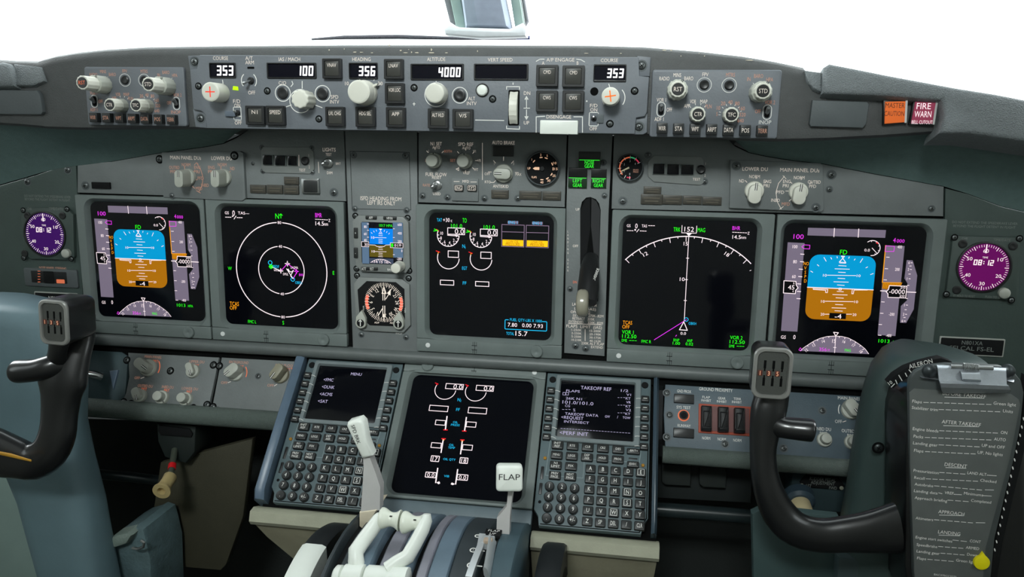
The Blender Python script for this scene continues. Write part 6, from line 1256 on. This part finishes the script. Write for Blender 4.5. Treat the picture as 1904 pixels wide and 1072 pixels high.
def pad(T, corners, z, depth, side, digits, slots):
    c = [onz(x, y, z) for x, y in corners]; cen = sum(c, V3()) / 4; u = ((c[1] - c[0]) + (c[2] - c[3])) / 2; v = ((c[3] - c[0]) + (c[2] - c[1])) / 2; W, H = u.length, v.length; an = atan2(u.y, u.x)
    e = ROOT @ Matrix.Translation(cen) @ Matrix.Rotation(an, 4, 'Z')
    h = bpy.data.objects.new('switch_head', None)
    b = MB(); o2 = rrect(0, 0, W, H, W * .24, 6)
    R = [[(x * .86 + .002 * side, y * .9, -depth) for x, y in o2], [(x * .97 + .001 * side, y * .98, -depth * .85) for x, y in o2], [(x, y, -.004) for x, y in o2], [(x, y, 0) for x, y in inset(o2, .0012)], [(x, y, .001) for x, y in inset(o2, .004)]]
    b.rings(R, YOKE); hd = b.build('switch_head', T, sharp=50); hd.matrix_parent_inverse = Matrix.Identity(4); hd.location = cen; hd.rotation_euler = (0, 0, an)
    b = MB(); b.hollow(rrect(0, 0, W, H, W * .24, 6), rrect(0, 0, W - .009, H - .009, W * .18, 6), 0, .0035, .0012, YR, .0012, .001); b.build('rim', hd)
    b = MB(); b.prism(rrect(0, 0, W - .009, H - .009, W * .18, 6), 0, .0016, mat('head_face', (66, 68, 64), .6, bump=.2), 0); f = b.build('face', hd)
    b = MB()
    for i in range(3):
        x = -W * .13 + i * W * .23 if False else (-.5 + .5 * i) * W * .44 + W * .02
        for s_ in (1, -1): b.box(x, s_ * H * .17, W * .065, H * .16, .0015, .0018, SLOT, .0003, .0001); b.line([(x, s_ * H * .09), (x, s_ * H * .05)], W * .04, .0019, SLOT)
        b.box(x - W * .11, 0, W * .12, H * .11, .0015, .0020, mat('digit_wheel', (90, 44, 34), .5), .0004, .0001); b.text(digits[i], x - W * .11, 0, H * .085, lit('digit_orange', (255, 190, 150), .8), .0022, W * .06, bold=.02)
    b.build('counter_wheels', f)
    return hd
# ---- right yoke
T = thing('control_yoke', 'black yoke with a checklist clipped to its hub, at the right', 'control yoke', ROOT.copy(), 'control yokes')
c4 = crop(1370, 630, 2.424)
def C4(x, y, hw, z, tf): p = c4(x, y); return (p[0], p[1], hw / 2.424, z, tf)
ZY = .235
horn(T, 'grip_horn', [C4(158, 200, 78, ZY - .014, .7), C4(156, 262, 80, ZY - .012, .62), C4(142, 330, 82, ZY - .008, .6), C4(124, 430, 68, ZY - .006, .7), C4(118, 520, 60, ZY - .004, .8), C4(126, 610, 63, ZY - .002, .85), C4(150, 700, 70, ZY, .8), C4(196, 790, 80, ZY, .75), C4(270, 858, 84, ZY + .002, .7), C4(380, 884, 84, ZY + .002, .7), C4(500, 878, 92, ZY + .002, .65), C4(610, 868, 108, ZY, .6), C4(720, 850, 130, ZY - .004, .5)], YOKE)
horn(T, 'side_horn', [C4(120, 372, 30, ZY - .014, .6), C4(160, 385, 54, ZY - .008, .8), C4(210, 398, 50, ZY - .003, .95), C4(260, 404, 52, ZY - .002, 1), C4(320, 410, 54, ZY, 1), C4(338, 411, 53, ZY, 1), C4(346, 412, 46, ZY, 1)], YOKE)
pad(T, [(1396, 738), (1470, 742), (1474, 648), (1402, 643)], ZY + .012, .034, 1, '135', None)
b = MB(); pts = [(1686, 1050), (1688, 900), (1687, 815), (1690, 785), (1698, 762), (1714, 748), (1740, 742), (1880, 746), (1912, 770), (1915, 900), (1915, 1120), (1690, 1120), (1690, 1046)]
b.prism([tuple(onz(x, y, ZY - .004).xy) for x, y in pts], ZY - .085, ZY - .004, YOKE, .010); b.build('hub', T, sharp=60)
b = MB(); pts = [(1680, 1048), (1682, 830), (1688, 780), (1704, 756), (1720, 1120), (1690, 1120)]; b.prism([tuple(onz(x, y, ZY).xy) for x, y in pts], ZY - .06, ZY + .004, YOKE, .004); b.build('hub_rib', T)
# ---- column tower behind the right yoke
def tower(name, label, rows, zb_, m, par=None, dp=.035):
    """rows: picture y, x left, x right, z front; a rounded tower in front of the knee well"""
    T = thing(name, label, 'control column', ROOT.copy(), 'control columns')
    b = MB(); R = []
    for y, x0, x1, z in rows:
        a = onz(x0, y, z - .03); c = onz(x1, y, z - .03); cx = (a.x + c.x) / 2; w_ = (c.x - a.x) / 2; yy = (a.y + c.y) / 2; ring = []
        for i in range(24):
            t = 2 * pi * i / 24; px_ = cos(t); pz_ = sin(t); e = .62
            ring.append((cx + w_ * (abs(px_) ** e) * (1 if px_ > 0 else -1), yy, z - dp + dp * (abs(pz_) ** e) * (1 if pz_ > 0 else -1)))
        R.append(ring)
    b.rings(R, m); o = b.build('column', T, sharp=60); fix_normals(o); return T
Tr = tower('control_column', 'grey column rising behind the right yoke, marked with an aileron scale', [(649, 1690, 1730, .130), (654, 1668, 1790, .140), (664, 1650, 1830, .150), (690, 1630, 1860, .16), (730, 1616, 1880, .165), (780, 1604, 1885, .165), (850, 1592, 1888, .165), (930, 1580, 1890, .165), (1010, 1565, 1890, .165), (1120, 1556, 1890, .165)], 0, mat('column_green_grey', (54, 70, 68), .5, bump=.06, scale=20), dp=.04)
b = MB(); pts = []; k0 = ZY - .045
o_ = [(1651, 711), (1664, 697), (1684, 684), (1708, 675), (1735, 668), (1750, 665), (1770, 672)]; i_ = [(1661, 722), (1674, 710), (1692, 700), (1714, 691), (1740, 686), (1756, 684), (1776, 690)]
zz = .178
b.prism([tuple(onz(x, y, zz).xy) for x, y in i_ + o_[::-1]], zz - .012, zz, BLACKM, .0006)
for (x, y), (x2, y2) in (((1657, 719), (1663, 713)), ((1668, 713), (1665, 706)), ((1677, 707), (1671, 697)), ((1686, 699), (1683, 693)), ((1696, 694), (1690, 687)), ((1707, 690), (1705, 685)), ((1716, 687), (1713, 680))): b.line([tuple(onz(x, y, zz).xy), tuple(onz(x2, y2, zz).xy)], .0009, zz + .0004, WINK)
p = onz(1711, 679, zz); b.text('AILERON', p.x, p.y + .002, .005, WINK, zz + .0004, .024, ang=rd(20)); p = onz(1655, 711, zz); b.text('10', p.x, p.y, .004, WINK, zz + .0004, .004, ang=rd(40)); b.build('aileron_scale', Tr)
b = MB(); p = onz(1633, 832, .165); b.screw(p.x, p.y, .0045, .1650, mat('screw_dark', (60, 66, 66), .4, metal=.6)); b.build('cover_screw', Tr)
b = MB(); b.prism([tuple(onz(x, y, .14).xy) for x, y in ((1398, 955), (1418, 945), (1560, 960), (1560, 1140), (1402, 1140))], .128, .14, mat('base_cover_grey', (62, 82, 82), .6), .003); o = b.build('column_base_cover'); o.matrix_world = ROOT.copy(); tag(o, 'blue-grey box cover on the floor under the right yoke horn', 'cover')
b = MB(); b.prism([tuple(onz(x, y, .15).xy) for x, y in ((1556, 1030), (1700, 1045), (1700, 1140), (1548, 1140))], .05, .155, mat('column_foot', (56, 72, 74), .6), .006); b.build('foot_cover', Tr)
# ---- checklist clip board on the right hub
ZC = ZY + .012
T = thing('checklist_board', 'grey checklist board with white printed lines and a steel clip, on the right yoke hub', 'checklist', ROOT.copy())
pts = [(1690, 722), (1692, 704), (1702, 690), (1722, 680), (1760, 676), (1860, 680), (1884, 690), (1899, 708), (1904, 730), (1898, 790), (1884, 860), (1850, 1000), (1838, 1120), (1704, 1120), (1698, 1060), (1694, 900)]
b = MB(); b.prism([tuple(onz(x, y, ZC).xy) for x, y in pts], ZC - .006, ZC, mat('board_back', (70, 76, 76), .4), .0012); b.build('board', T)
pts = [(1691, 730), (1700, 722), (1880, 732), (1894, 742), (1897, 752), (1878, 850), (1832, 1020), (1824, 1120), (1706, 1120), (1700, 1060), (1692, 860)]
b = MB(); b.prism([tuple(onz(x, y, ZC + .001).xy) for x, y in pts], ZC, ZC + .0012, mat('card_grey', (92, 96, 94), .6), .0003); cdv = b.build('card', T)
b = MB(); zc = ZC + .0015
def ct(t, x, y, h, w_, f, al='c', ang=-.055, bold=.01):
    q = f(x, y); p = onz(q[0], q[1], zc); k = .00055
    b.text(t, p.x, p.y, h / f.s * k, WINK, zc, w_ / f.s * k, al=al, ang=ang + .02, bold=bold)
def cl(x0, y0, x1, y1, f, dash=True):
    a = onz(*f(x0, y0), zc); c = onz(*f(x1, y1), zc); n = max(1, round((x1 - x0) / (62 if f.s > 4.85 else 60)))
    if not dash: b.line([a.xy, c.xy], .0006, zc, WINK); return
    for i in range(n):
        p = a.lerp(c, i / n); r = a.lerp(c, (i + .7) / n); b.line([p.xy, r.xy], .0006, zc, WINK)
class CF:
    def __init__(s, ox, oy, sc): s.ox, s.oy, s.s = ox, oy, sc
    def __call__(s, x, y): return (s.ox + x / s.s, s.oy + y / s.s)
f5 = CF(1640, 640, 4.871); f6 = CF(1660, 850, 4.828)
for t, x, y, w_ in (('BEFORE TAKEOFF', 745, 456, 350), ('AFTER TAKEOFF', 718, 713, 318)): ct(t, x, y, 32, w_, f5); 
cl(568, 476, 922, 486, f5, False); cl(557, 734, 874, 744, f5, False)
for t, x, y, w_, t2, x2, y2, w2 in (('Flaps', 318, 516, 78, 'Green light', 1112, 538, 180), ('Stabilizer trim', 388, 580, 214, 'Units', 1141, 604, 80), ('Engine bleeds', 395, 772, 212, 'ON', 1105, 797, 52), ('Packs', 330, 833, 80, 'AUTO', 1068, 859, 94), ('Landing gear', 393, 900, 204, 'UP and OFF', 1008, 922, 186), ('Flaps', 333, 961, 78, 'UP, No lights', 980, 986, 204)):
    ct(t, x, y, 28, w_, f5); ct(t2, x2, y2, 28, w2, f5); cl(x + w_ / 2 + 20, y + 8, x2 - w2 / 2 - 14, y2 + 6, f5)
for t, x, y, w_ in (('DESCENT', 566, 70, 182), ('APPROACH', 526, 496, 214), ('LANDING', 507, 676, 184)): ct(t, x, y, 32, w_, f6); cl(x - w_ / 2, y + 20, x + w_ / 2, y + 26, f6, False)
for t, x, y, w_, t2, x2, y2, w2 in (('Pressurization', 300, 126, 208, 'LAND ALT ___', 805, 146, 250), ('Recall', 240, 183, 86, 'Checked', 858, 210, 130), ('Autobrake', 280, 246, 154, '____', 868, 290, 76), ('Landing data', 297, 308, 196, 'VREF___  Minimums___', 678, 325, 420), ('Approach briefing', 343, 374, 270, 'Completed', 793, 393, 164), ('Altimeters', 284, 550, 146, '____', 788, 584, 80), ('Engine start switches', 370, 732, 306, 'CONT', 741, 752, 90), ('Speedbrake', 307, 790, 174, 'ARMED', 716, 812, 110), ('Landing gear', 318, 850, 194, 'Down', 713, 872, 84), ('Flaps', 259, 905, 76, 'Green light', 660, 930, 170)):
    ct(t, x, y, 26, w_, f6); 
    if '_' in t2 and not t2.strip('_'): cl(x2 - w2 / 2, y2, x2 + w2 / 2, y2 + 2, f6, False)
    elif t2 == 'LAND ALT ___': ct('LAND ALT', 756, 144, 26, 154, f6); cl(846, 158, 930, 164, f6, False)
    elif t2.startswith('VREF'): ct('VREF', 506, 318, 26, 74, f6); cl(548, 330, 618, 334, f6, False); ct('Minimums', 725, 328, 26, 156, f6); cl(806, 342, 886, 346, f6, False)
    else: ct(t2, x2, y2, 26, w2, f6)
    cl(x + w_ / 2 + 16, y + 8, x2 - w2 / 2 - 12, y2 + 4, f6)
ct('BAC370CC3573', 470, 1060, 18, 186, f6); b.build('lettering', cdv)
# index holes down the board's right edge
b = MB()
for i in range(17): x = 1906 - i * 3.35 - (i * i) * .0; y = 778 + i * 15.2; p = onz(x - 3, y, ZC); b.flat([(p.x + .0007 * cos(rd(a)) - .0006 * sin(rd(a)), p.y + .0018 * sin(rd(a))) for a in range(0, 360, 45)], ZC + .0006 if False else ZC + .0004, WINK)
b.build('edge_slots', T)
b = MB(); b.prism([tuple(onz(x, y, ZC + .0).xy) for x, y in ((1912, 700), (1925, 760), (1866, 1010), (1850, 1120), (1836, 1120), (1850, 1010), (1898, 800), (1906, 740))], ZC - .014, ZC - .0005, BLACKM, .002); b.build('board_edge', T)
CLIP = mat('clip_steel', (178, 184, 190), .32, metal=.75, bump=.15, scale=200)
cl_ = bpy.data.objects.new('clip', None); COL.objects.link(cl_); cl_.parent = T
def cz(x, y, z): return onz(x, y, z)
b = MB(); zc2 = ZC + .008
top = [(1742, 677), (1871, 684)]; mid = [(1743, 706), (1870, 722)]; lip = [(1745, 712), (1879, 719)]; low = [(1748, 722), (1879, 727)]
def strip(b, rows, m, th=.0015):
    R = [[tuple(cz(x0, y0, z)), tuple(cz(x1, y1, z)), tuple(cz(x1, y1, z) + V3((0, 0, -th))), tuple(cz(x0, y0, z) + V3((0, 0, -th)))] for (x0, y0), (x1, y1), z in rows]; b.rings(R, m)
strip(b, [((1742, 678), (1871, 684), ZC + .010), ((1744, 686), (1871, 691), ZC + .014), ((1746, 706), (1872, 714), ZC + .018), ((1748, 712), (1876, 717), ZC + .020), ((1750, 720), (1879, 724), ZC + .019), ((1752, 727), (1879, 728), ZC + .010), ((1754, 731), (1864, 731), ZC + .004)], CLIP); o = b.build('clip_plate', cl_); fix_normals(o)
b = MB(); strip(b, [((1786, 689), (1823, 690), ZC + .0155), ((1788, 694), (1822, 695), ZC + .020), ((1790, 704), (1824, 706), ZC + .0215), ((1792, 708), (1824, 710), ZC + .019)], CLIP); o = b.build('thumb_bump', cl_); fix_normals(o)
b = MB(); P = [cz(1767 + i * (1846 - 1767) / 20, 681 + i * .15, ZC + .012) for i in range(21)]; b.tube(P, .0022, STEEL, 10)
n = 90; b.tube([cz(1791 + 28 * i / n, 681.5 + i * .03, ZC + .012) + V3((0, cos(i * 2 * pi / 10) * .0036, sin(i * 2 * pi / 10) * .0036)) for i in range(n + 1)], .0007, STEEL, 6); b.build('spring', cl_)
for x in (1727, 1872):
    b = MB(); p = cz(x, 688, ZC + .001); b.lathe([(.0065, 0), (.0062, .004), (.004, .0062), (.001, .007)], mat('rivet_dark', (64, 70, 72), .35, metal=.5), 20, p.x, p.y, X=Matrix.Translation((0, 0, p.z))); b.build('rivet', cl_)
b = MB(); strip(b, [((1711, 699), (1745, 704), ZC + .003), ((1714, 702), (1745, 706), ZC + .006)], CLIP); strip(b, [((1871, 704), (1886, 706), ZC + .003), ((1871, 707), (1885, 710), ZC + .006)], CLIP); o = b.build('side_tabs', cl_); fix_normals(o)
# yellow sticker dot
b = MB(); p = onz(1826, 1046, ZC + .004); R = .0076
ol = [(R * cos(rd(a)), R * sin(rd(a))) for a in range(110, 430, 12)] + [(-.0004, R * 1.55)]
b.prism(ol, 0, .0035, mat('sticker_yellow', (246, 232, 10), .45), .001); o = b.build('pointer_slider'); o.matrix_world = ROOT @ Matrix.Translation((p.x, p.y, ZC - .0005 + .0015)); tag(o, 'round bright yellow plastic slider on the checklist board', 'slider')
# ---- left yoke
T = thing('control_yoke', 'black yoke whose grip stands in front of the left attitude display', 'control yoke', ROOT.copy(), 'control yokes')
c8 = crop(0, 540, 2.979)
def C8(x, y, hw, z, tf): p = c8(x, y); return (p[0], p[1], hw / 2.979, z, tf)
ZL = .225
horn(T, 'grip_horn', [C8(430, 130, 92, ZL - .034, .6), C8(428, 250, 92, ZL - .030, .55), C8(400, 330, 100, ZL - .022, .5), C8(366, 420, 118, ZL - .016, .5), C8(345, 500, 128, ZL - .012, .5), C8(338, 580, 104, ZL - .01, .6), C8(330, 680, 92, ZL - .008, .7), C8(318, 790, 92, ZL - .004, .7), C8(275, 890, 90, ZL, .7), C8(190, 945, 92, ZL + .002, .7), C8(90, 925, 108, ZL + .002, .6), C8(-20, 895, 128, ZL + .002, .5), C8(-160, 860, 140, ZL, .5)], YOKE)
horn(T, 'side_horn', [C8(400, 395, 30, ZL - .024, .6), C8(350, 402, 58, ZL - .013, .8), C8(280, 420, 58, ZL - .004, .9), C8(200, 440, 56, ZL, 1), C8(120, 446, 58, ZL + .002, 1), C8(92, 447, 56, ZL + .002, 1), C8(78, 447, 48, ZL + .002, 1)], YOKE)
horn(T, 'grip_neck', [C8(330, 270, 52, ZL, .7), C8(320, 330, 46, ZL, .8), C8(315, 400, 50, ZL - .010, .8), C8(320, 450, 40, ZL - .020, .7)], YOKE)
pad(T, [(71, 635), (124, 642), (134, 560), (80, 557)], ZL + .014, .046, 1, '135', None)
b = MB(); b.tube([onz(x, y, ZL + .03) for x, y in ((-20, 838), (20, 846), (58, 856))], [(.002, .0012), (.0026, .0014), (.0012, .001)], mat('worn_amber', (190, 140, 40), .4), 10); b.build('worn_edge', T)
tower('control_column', 'blue-grey column rising behind the left yoke', [(553, -60, 30, .12), (558, -100, 75, .13), (572, -110, 112, .14), (600, -110, 134, .145), (650, -105, 146, .15), (720, -95, 148, .15), (780, -60, 146, .15), (850, 10, 158, .155), (930, 44, 178, .16), (1010, 66, 192, .165), (1130, 100, 214, .17)], 0, COLM)
b = MB(); b.prism([tuple(onz(x, y, .10).xy) for x, y in ((-120, 860), (34, 870), (60, 960), (98, 1130), (-120, 1130))], -.05, .10, COLL, .006); o = b.build('sidewall_panel'); o.matrix_world = ROOT.copy(); tag(o, 'pale green-grey side panel at the bottom left corner, behind the yoke', 'panel')
# ------------------------------------------------------------------ knee wells
def wall_poly(name, pts, z, m, th=.01, ch=.002):
    b = MB(); b.prism([tuple(onz(x, y, z).xy) for x, y in pts], z - th, z, m, ch); o = b.build(name); o.matrix_world = ROOT.copy(); return o
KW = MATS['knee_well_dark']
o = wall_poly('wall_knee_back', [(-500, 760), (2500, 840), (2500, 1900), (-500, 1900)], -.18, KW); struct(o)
b = MB(); b.prism([(-.95, -.21), (.95, -.21), (.95, -.228), (-.95, -.228)], -.20, .034, BLACKM); o = b.build('shelf_underside'); o.matrix_world = ROOT.copy(); struct(o, 'dark underside of the panel shelf', 'panel structure')
def floorplate(label, pts, Y, m, h=.006, nm='footwell_plate'):
    P = [ony(x, y, Y) for x, y in pts]; b = MB(); b.rings([[tuple(p) for p in P], [tuple(p + V3((0, h, 0))) for p in P]], m); o = b.build(nm); o.matrix_world = ROOT.copy(); fix_normals(o); tag(o, label, 'floor plate')
wp = mat('kick_plate_brown', (64, 62, 48), .6, bump=.15)
b = MB(); b.prism([tuple(onz(x, y, .01).xy) for x, y in ((298, 860), (470, 815), (452, 960), (420, 1050), (410, 1060), (275, 1048), (283, 960))], -.0, .01, wp, .002); o = b.build('kick_plate'); o.matrix_world = ROOT.copy(); tag(o, 'brownish kick plate in the left footwell behind the pull handle', 'kick plate')
# pull handle with red band
T = thing('parking_brake_handle', 'tan spool-shaped pull handle hanging in the left footwell', 'handle', ROOT.copy())
a, c = onz(317, 886, .07), onz(300, 913, .10)
b = MB(); barrel(b, a, c, [(.002, 0), (.0092, 0), (.0096, .02), (.0088, .3), (.0092, .65), (.0112, .85), (.0126, .94), (.0124, 1.0), (.006, 1.0), (.0055, .8)], mat('handle_tan', (186, 166, 116), .45)); b.build('handle', T)
b = MB(); s = onz(325, 835, .03); b.tube([s, a], .0045, mat('stem_dark', (70, 76, 66), .5), 12); b.build('stem', T); b = MB(); s2 = s.lerp(a, .35); b.tube([s.lerp(a, .55), s.lerp(a, .72)], .0056, mat('band_red', (214, 22, 30), .4), 14); b.build('red_band', T)
b = MB(); p = onz(325, 820, .03); b.prism([tuple(onz(x, y, .03).xy) for x, y in ((290, 786), (364, 792), (362, 840), (345, 862), (305, 850), (292, 820))], -.02, .03, mat('bracket_dark', (30, 38, 36), .6), .004); b.build('bracket', T)
b = MB(); b.prism([tuple(onz(x, y, .032).xy) for x, y in ((296, 790), (352, 797), (358, 806), (356, 812), (300, 808), (294, 800))], .03, .033, BLACKM, .0005); b.build('placard', T)
# rudder pedal adjustment on the right
T = thing('rudder_adjust_crank', 'tan knob below the RUDDER PEDAL ADJUSTMENT placard in the right footwell', 'handle', ROOT.copy())
b = MB(); b.prism([tuple(onz(x, y, .03).xy) for x, y in ((1480, 855), (1588, 862), (1580, 960), (1470, 950))], -.02, .02, mat('crank_plate', (50, 66, 70), .5), .002); b.build('bracket', T)
b = MB(); b.prism([tuple(onz(x, y, .026).xy) for x, y in ((1488, 898), (1496, 888), (1500, 884), (1560, 889), (1566, 896), (1572, 905), (1566, 912), (1494, 906))], .018, .024, BLACKM, .001)
for t, x, y, w_ in (('RUDDER PEDAL', 1530, 891, 48), ('ADJUSTMENT', 1530, 898, 44), ('AFT', 1503, 903, 12), ('FWD', 1549, 907, 14)): p = onz(x, y, .025); b.text(t, p.x, p.y, .0045, GINK, .0245, w_ * .00068)
for x, y in ((1491, 902), (1565, 907)): p = onz(x, y, .025); b.cyl(p.x, p.y, .0025, .024, .0255, mat('screw_pale', (170, 170, 150), .4))
b.build('placard', T)
b = MB(); p = onz(1496, 945, .06); X = Matrix.Translation((p.x, p.y, .02)) @ Matrix.Rotation(rd(20), 4, 'X'); b.lathe([(.020, 0), (.020, .012), (.016, .016)], mat('crank_hub', (58, 76, 88), .5), 28, X=X); b.lathe([(.0125, .012), (.014, .03), (.0135, .04), (.009, .045)], mat('handle_cream', (206, 190, 150), .45), 24, X=X); b.build('knob', T)
# recessed pads in the right knee well, rudder pedal at the bottom left
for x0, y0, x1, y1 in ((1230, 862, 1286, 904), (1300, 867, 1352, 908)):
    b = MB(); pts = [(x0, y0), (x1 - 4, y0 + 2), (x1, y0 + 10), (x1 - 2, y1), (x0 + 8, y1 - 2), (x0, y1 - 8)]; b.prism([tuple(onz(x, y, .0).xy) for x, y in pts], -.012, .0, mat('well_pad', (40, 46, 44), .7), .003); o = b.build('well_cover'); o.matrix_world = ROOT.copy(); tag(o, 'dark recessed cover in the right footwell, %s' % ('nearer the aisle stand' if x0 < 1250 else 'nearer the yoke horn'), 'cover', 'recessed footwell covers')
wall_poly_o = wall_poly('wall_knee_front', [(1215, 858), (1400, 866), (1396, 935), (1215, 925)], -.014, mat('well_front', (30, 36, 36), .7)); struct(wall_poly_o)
b = MB(); b.tube([onz(x, y, .0) for x, y in ((1216, 946), (1300, 952), (1400, 960))], .010, mat('tube_dark', (36, 46, 48), .3), 16); o = b.build('cross_tube'); o.matrix_world = ROOT.copy(); tag(o, 'dark cross tube in the right footwell under the recessed covers', 'tube')
b = MB(); b.tube([onz(x, y, -.04) for x, y in ((150, 878), (240, 886), (300, 893))], .008, MATS['tube_dark'], 16); o = b.build('cross_tube'); o.matrix_world = ROOT.copy(); tag(o, 'dark cross tube in the left footwell behind the pull handle', 'tube')
T = thing('rudder_pedal', 'scuffed blue-grey rudder pedal bracket at the bottom left, beside the column', 'pedal', ROOT.copy())
PM = mat('pedal_grey', (92, 114, 118), .6, bump=.5, scale=30, var=.3)
b = MB(); b.prism([tuple(onz(x, y, .10).xy) for x, y in ((205, 1000), (222, 990), (240, 985), (252, 979), (266, 984), (272, 1005), (280, 1040), (284, 1130), (200, 1130), (204, 1060), (198, 1020))], .02, .10, PM, .008); b.build('bracket', T)
b = MB(); b.prism([tuple(onz(x, y, .115).xy) for x, y in ((198, 1008), (210, 996), (236, 990), (244, 996), (234, 1012), (204, 1022))], .09, .115, mat('pedal_pale', (130, 144, 136), .6, bump=.4), .005); b.build('foot_pad', T)
b = MB(); b.tube([onz(x, y, .115) for x, y in ((246, 1018), (256, 1020), (266, 1016), (268, 1008), (262, 1004))], .0022, STEEL, 8); b.build('clip_ring', T)
# far lower right: chrome tube end and side lining
b = MB(); b.tube([onz(x, y, .12) for x, y in ((1850, 986), (1900, 996), (1980, 1010))], .011, mat('chrome', (210, 214, 220), .12, metal=1), 20); o = b.build('seat_track_tube'); o.matrix_world = ROOT.copy(); tag(o, 'bright chrome tube at the bottom right edge beside the checklist board', 'tube')
o = wall_poly('side_lining', [(1880, 900), (1960, 905), (1960, 1130), (1840, 1130), (1852, 1056)], .06, mat('side_lining_green', (44, 56, 50), .7), .02); tag(o, 'dark green-grey side lining at the bottom right corner', 'panel')
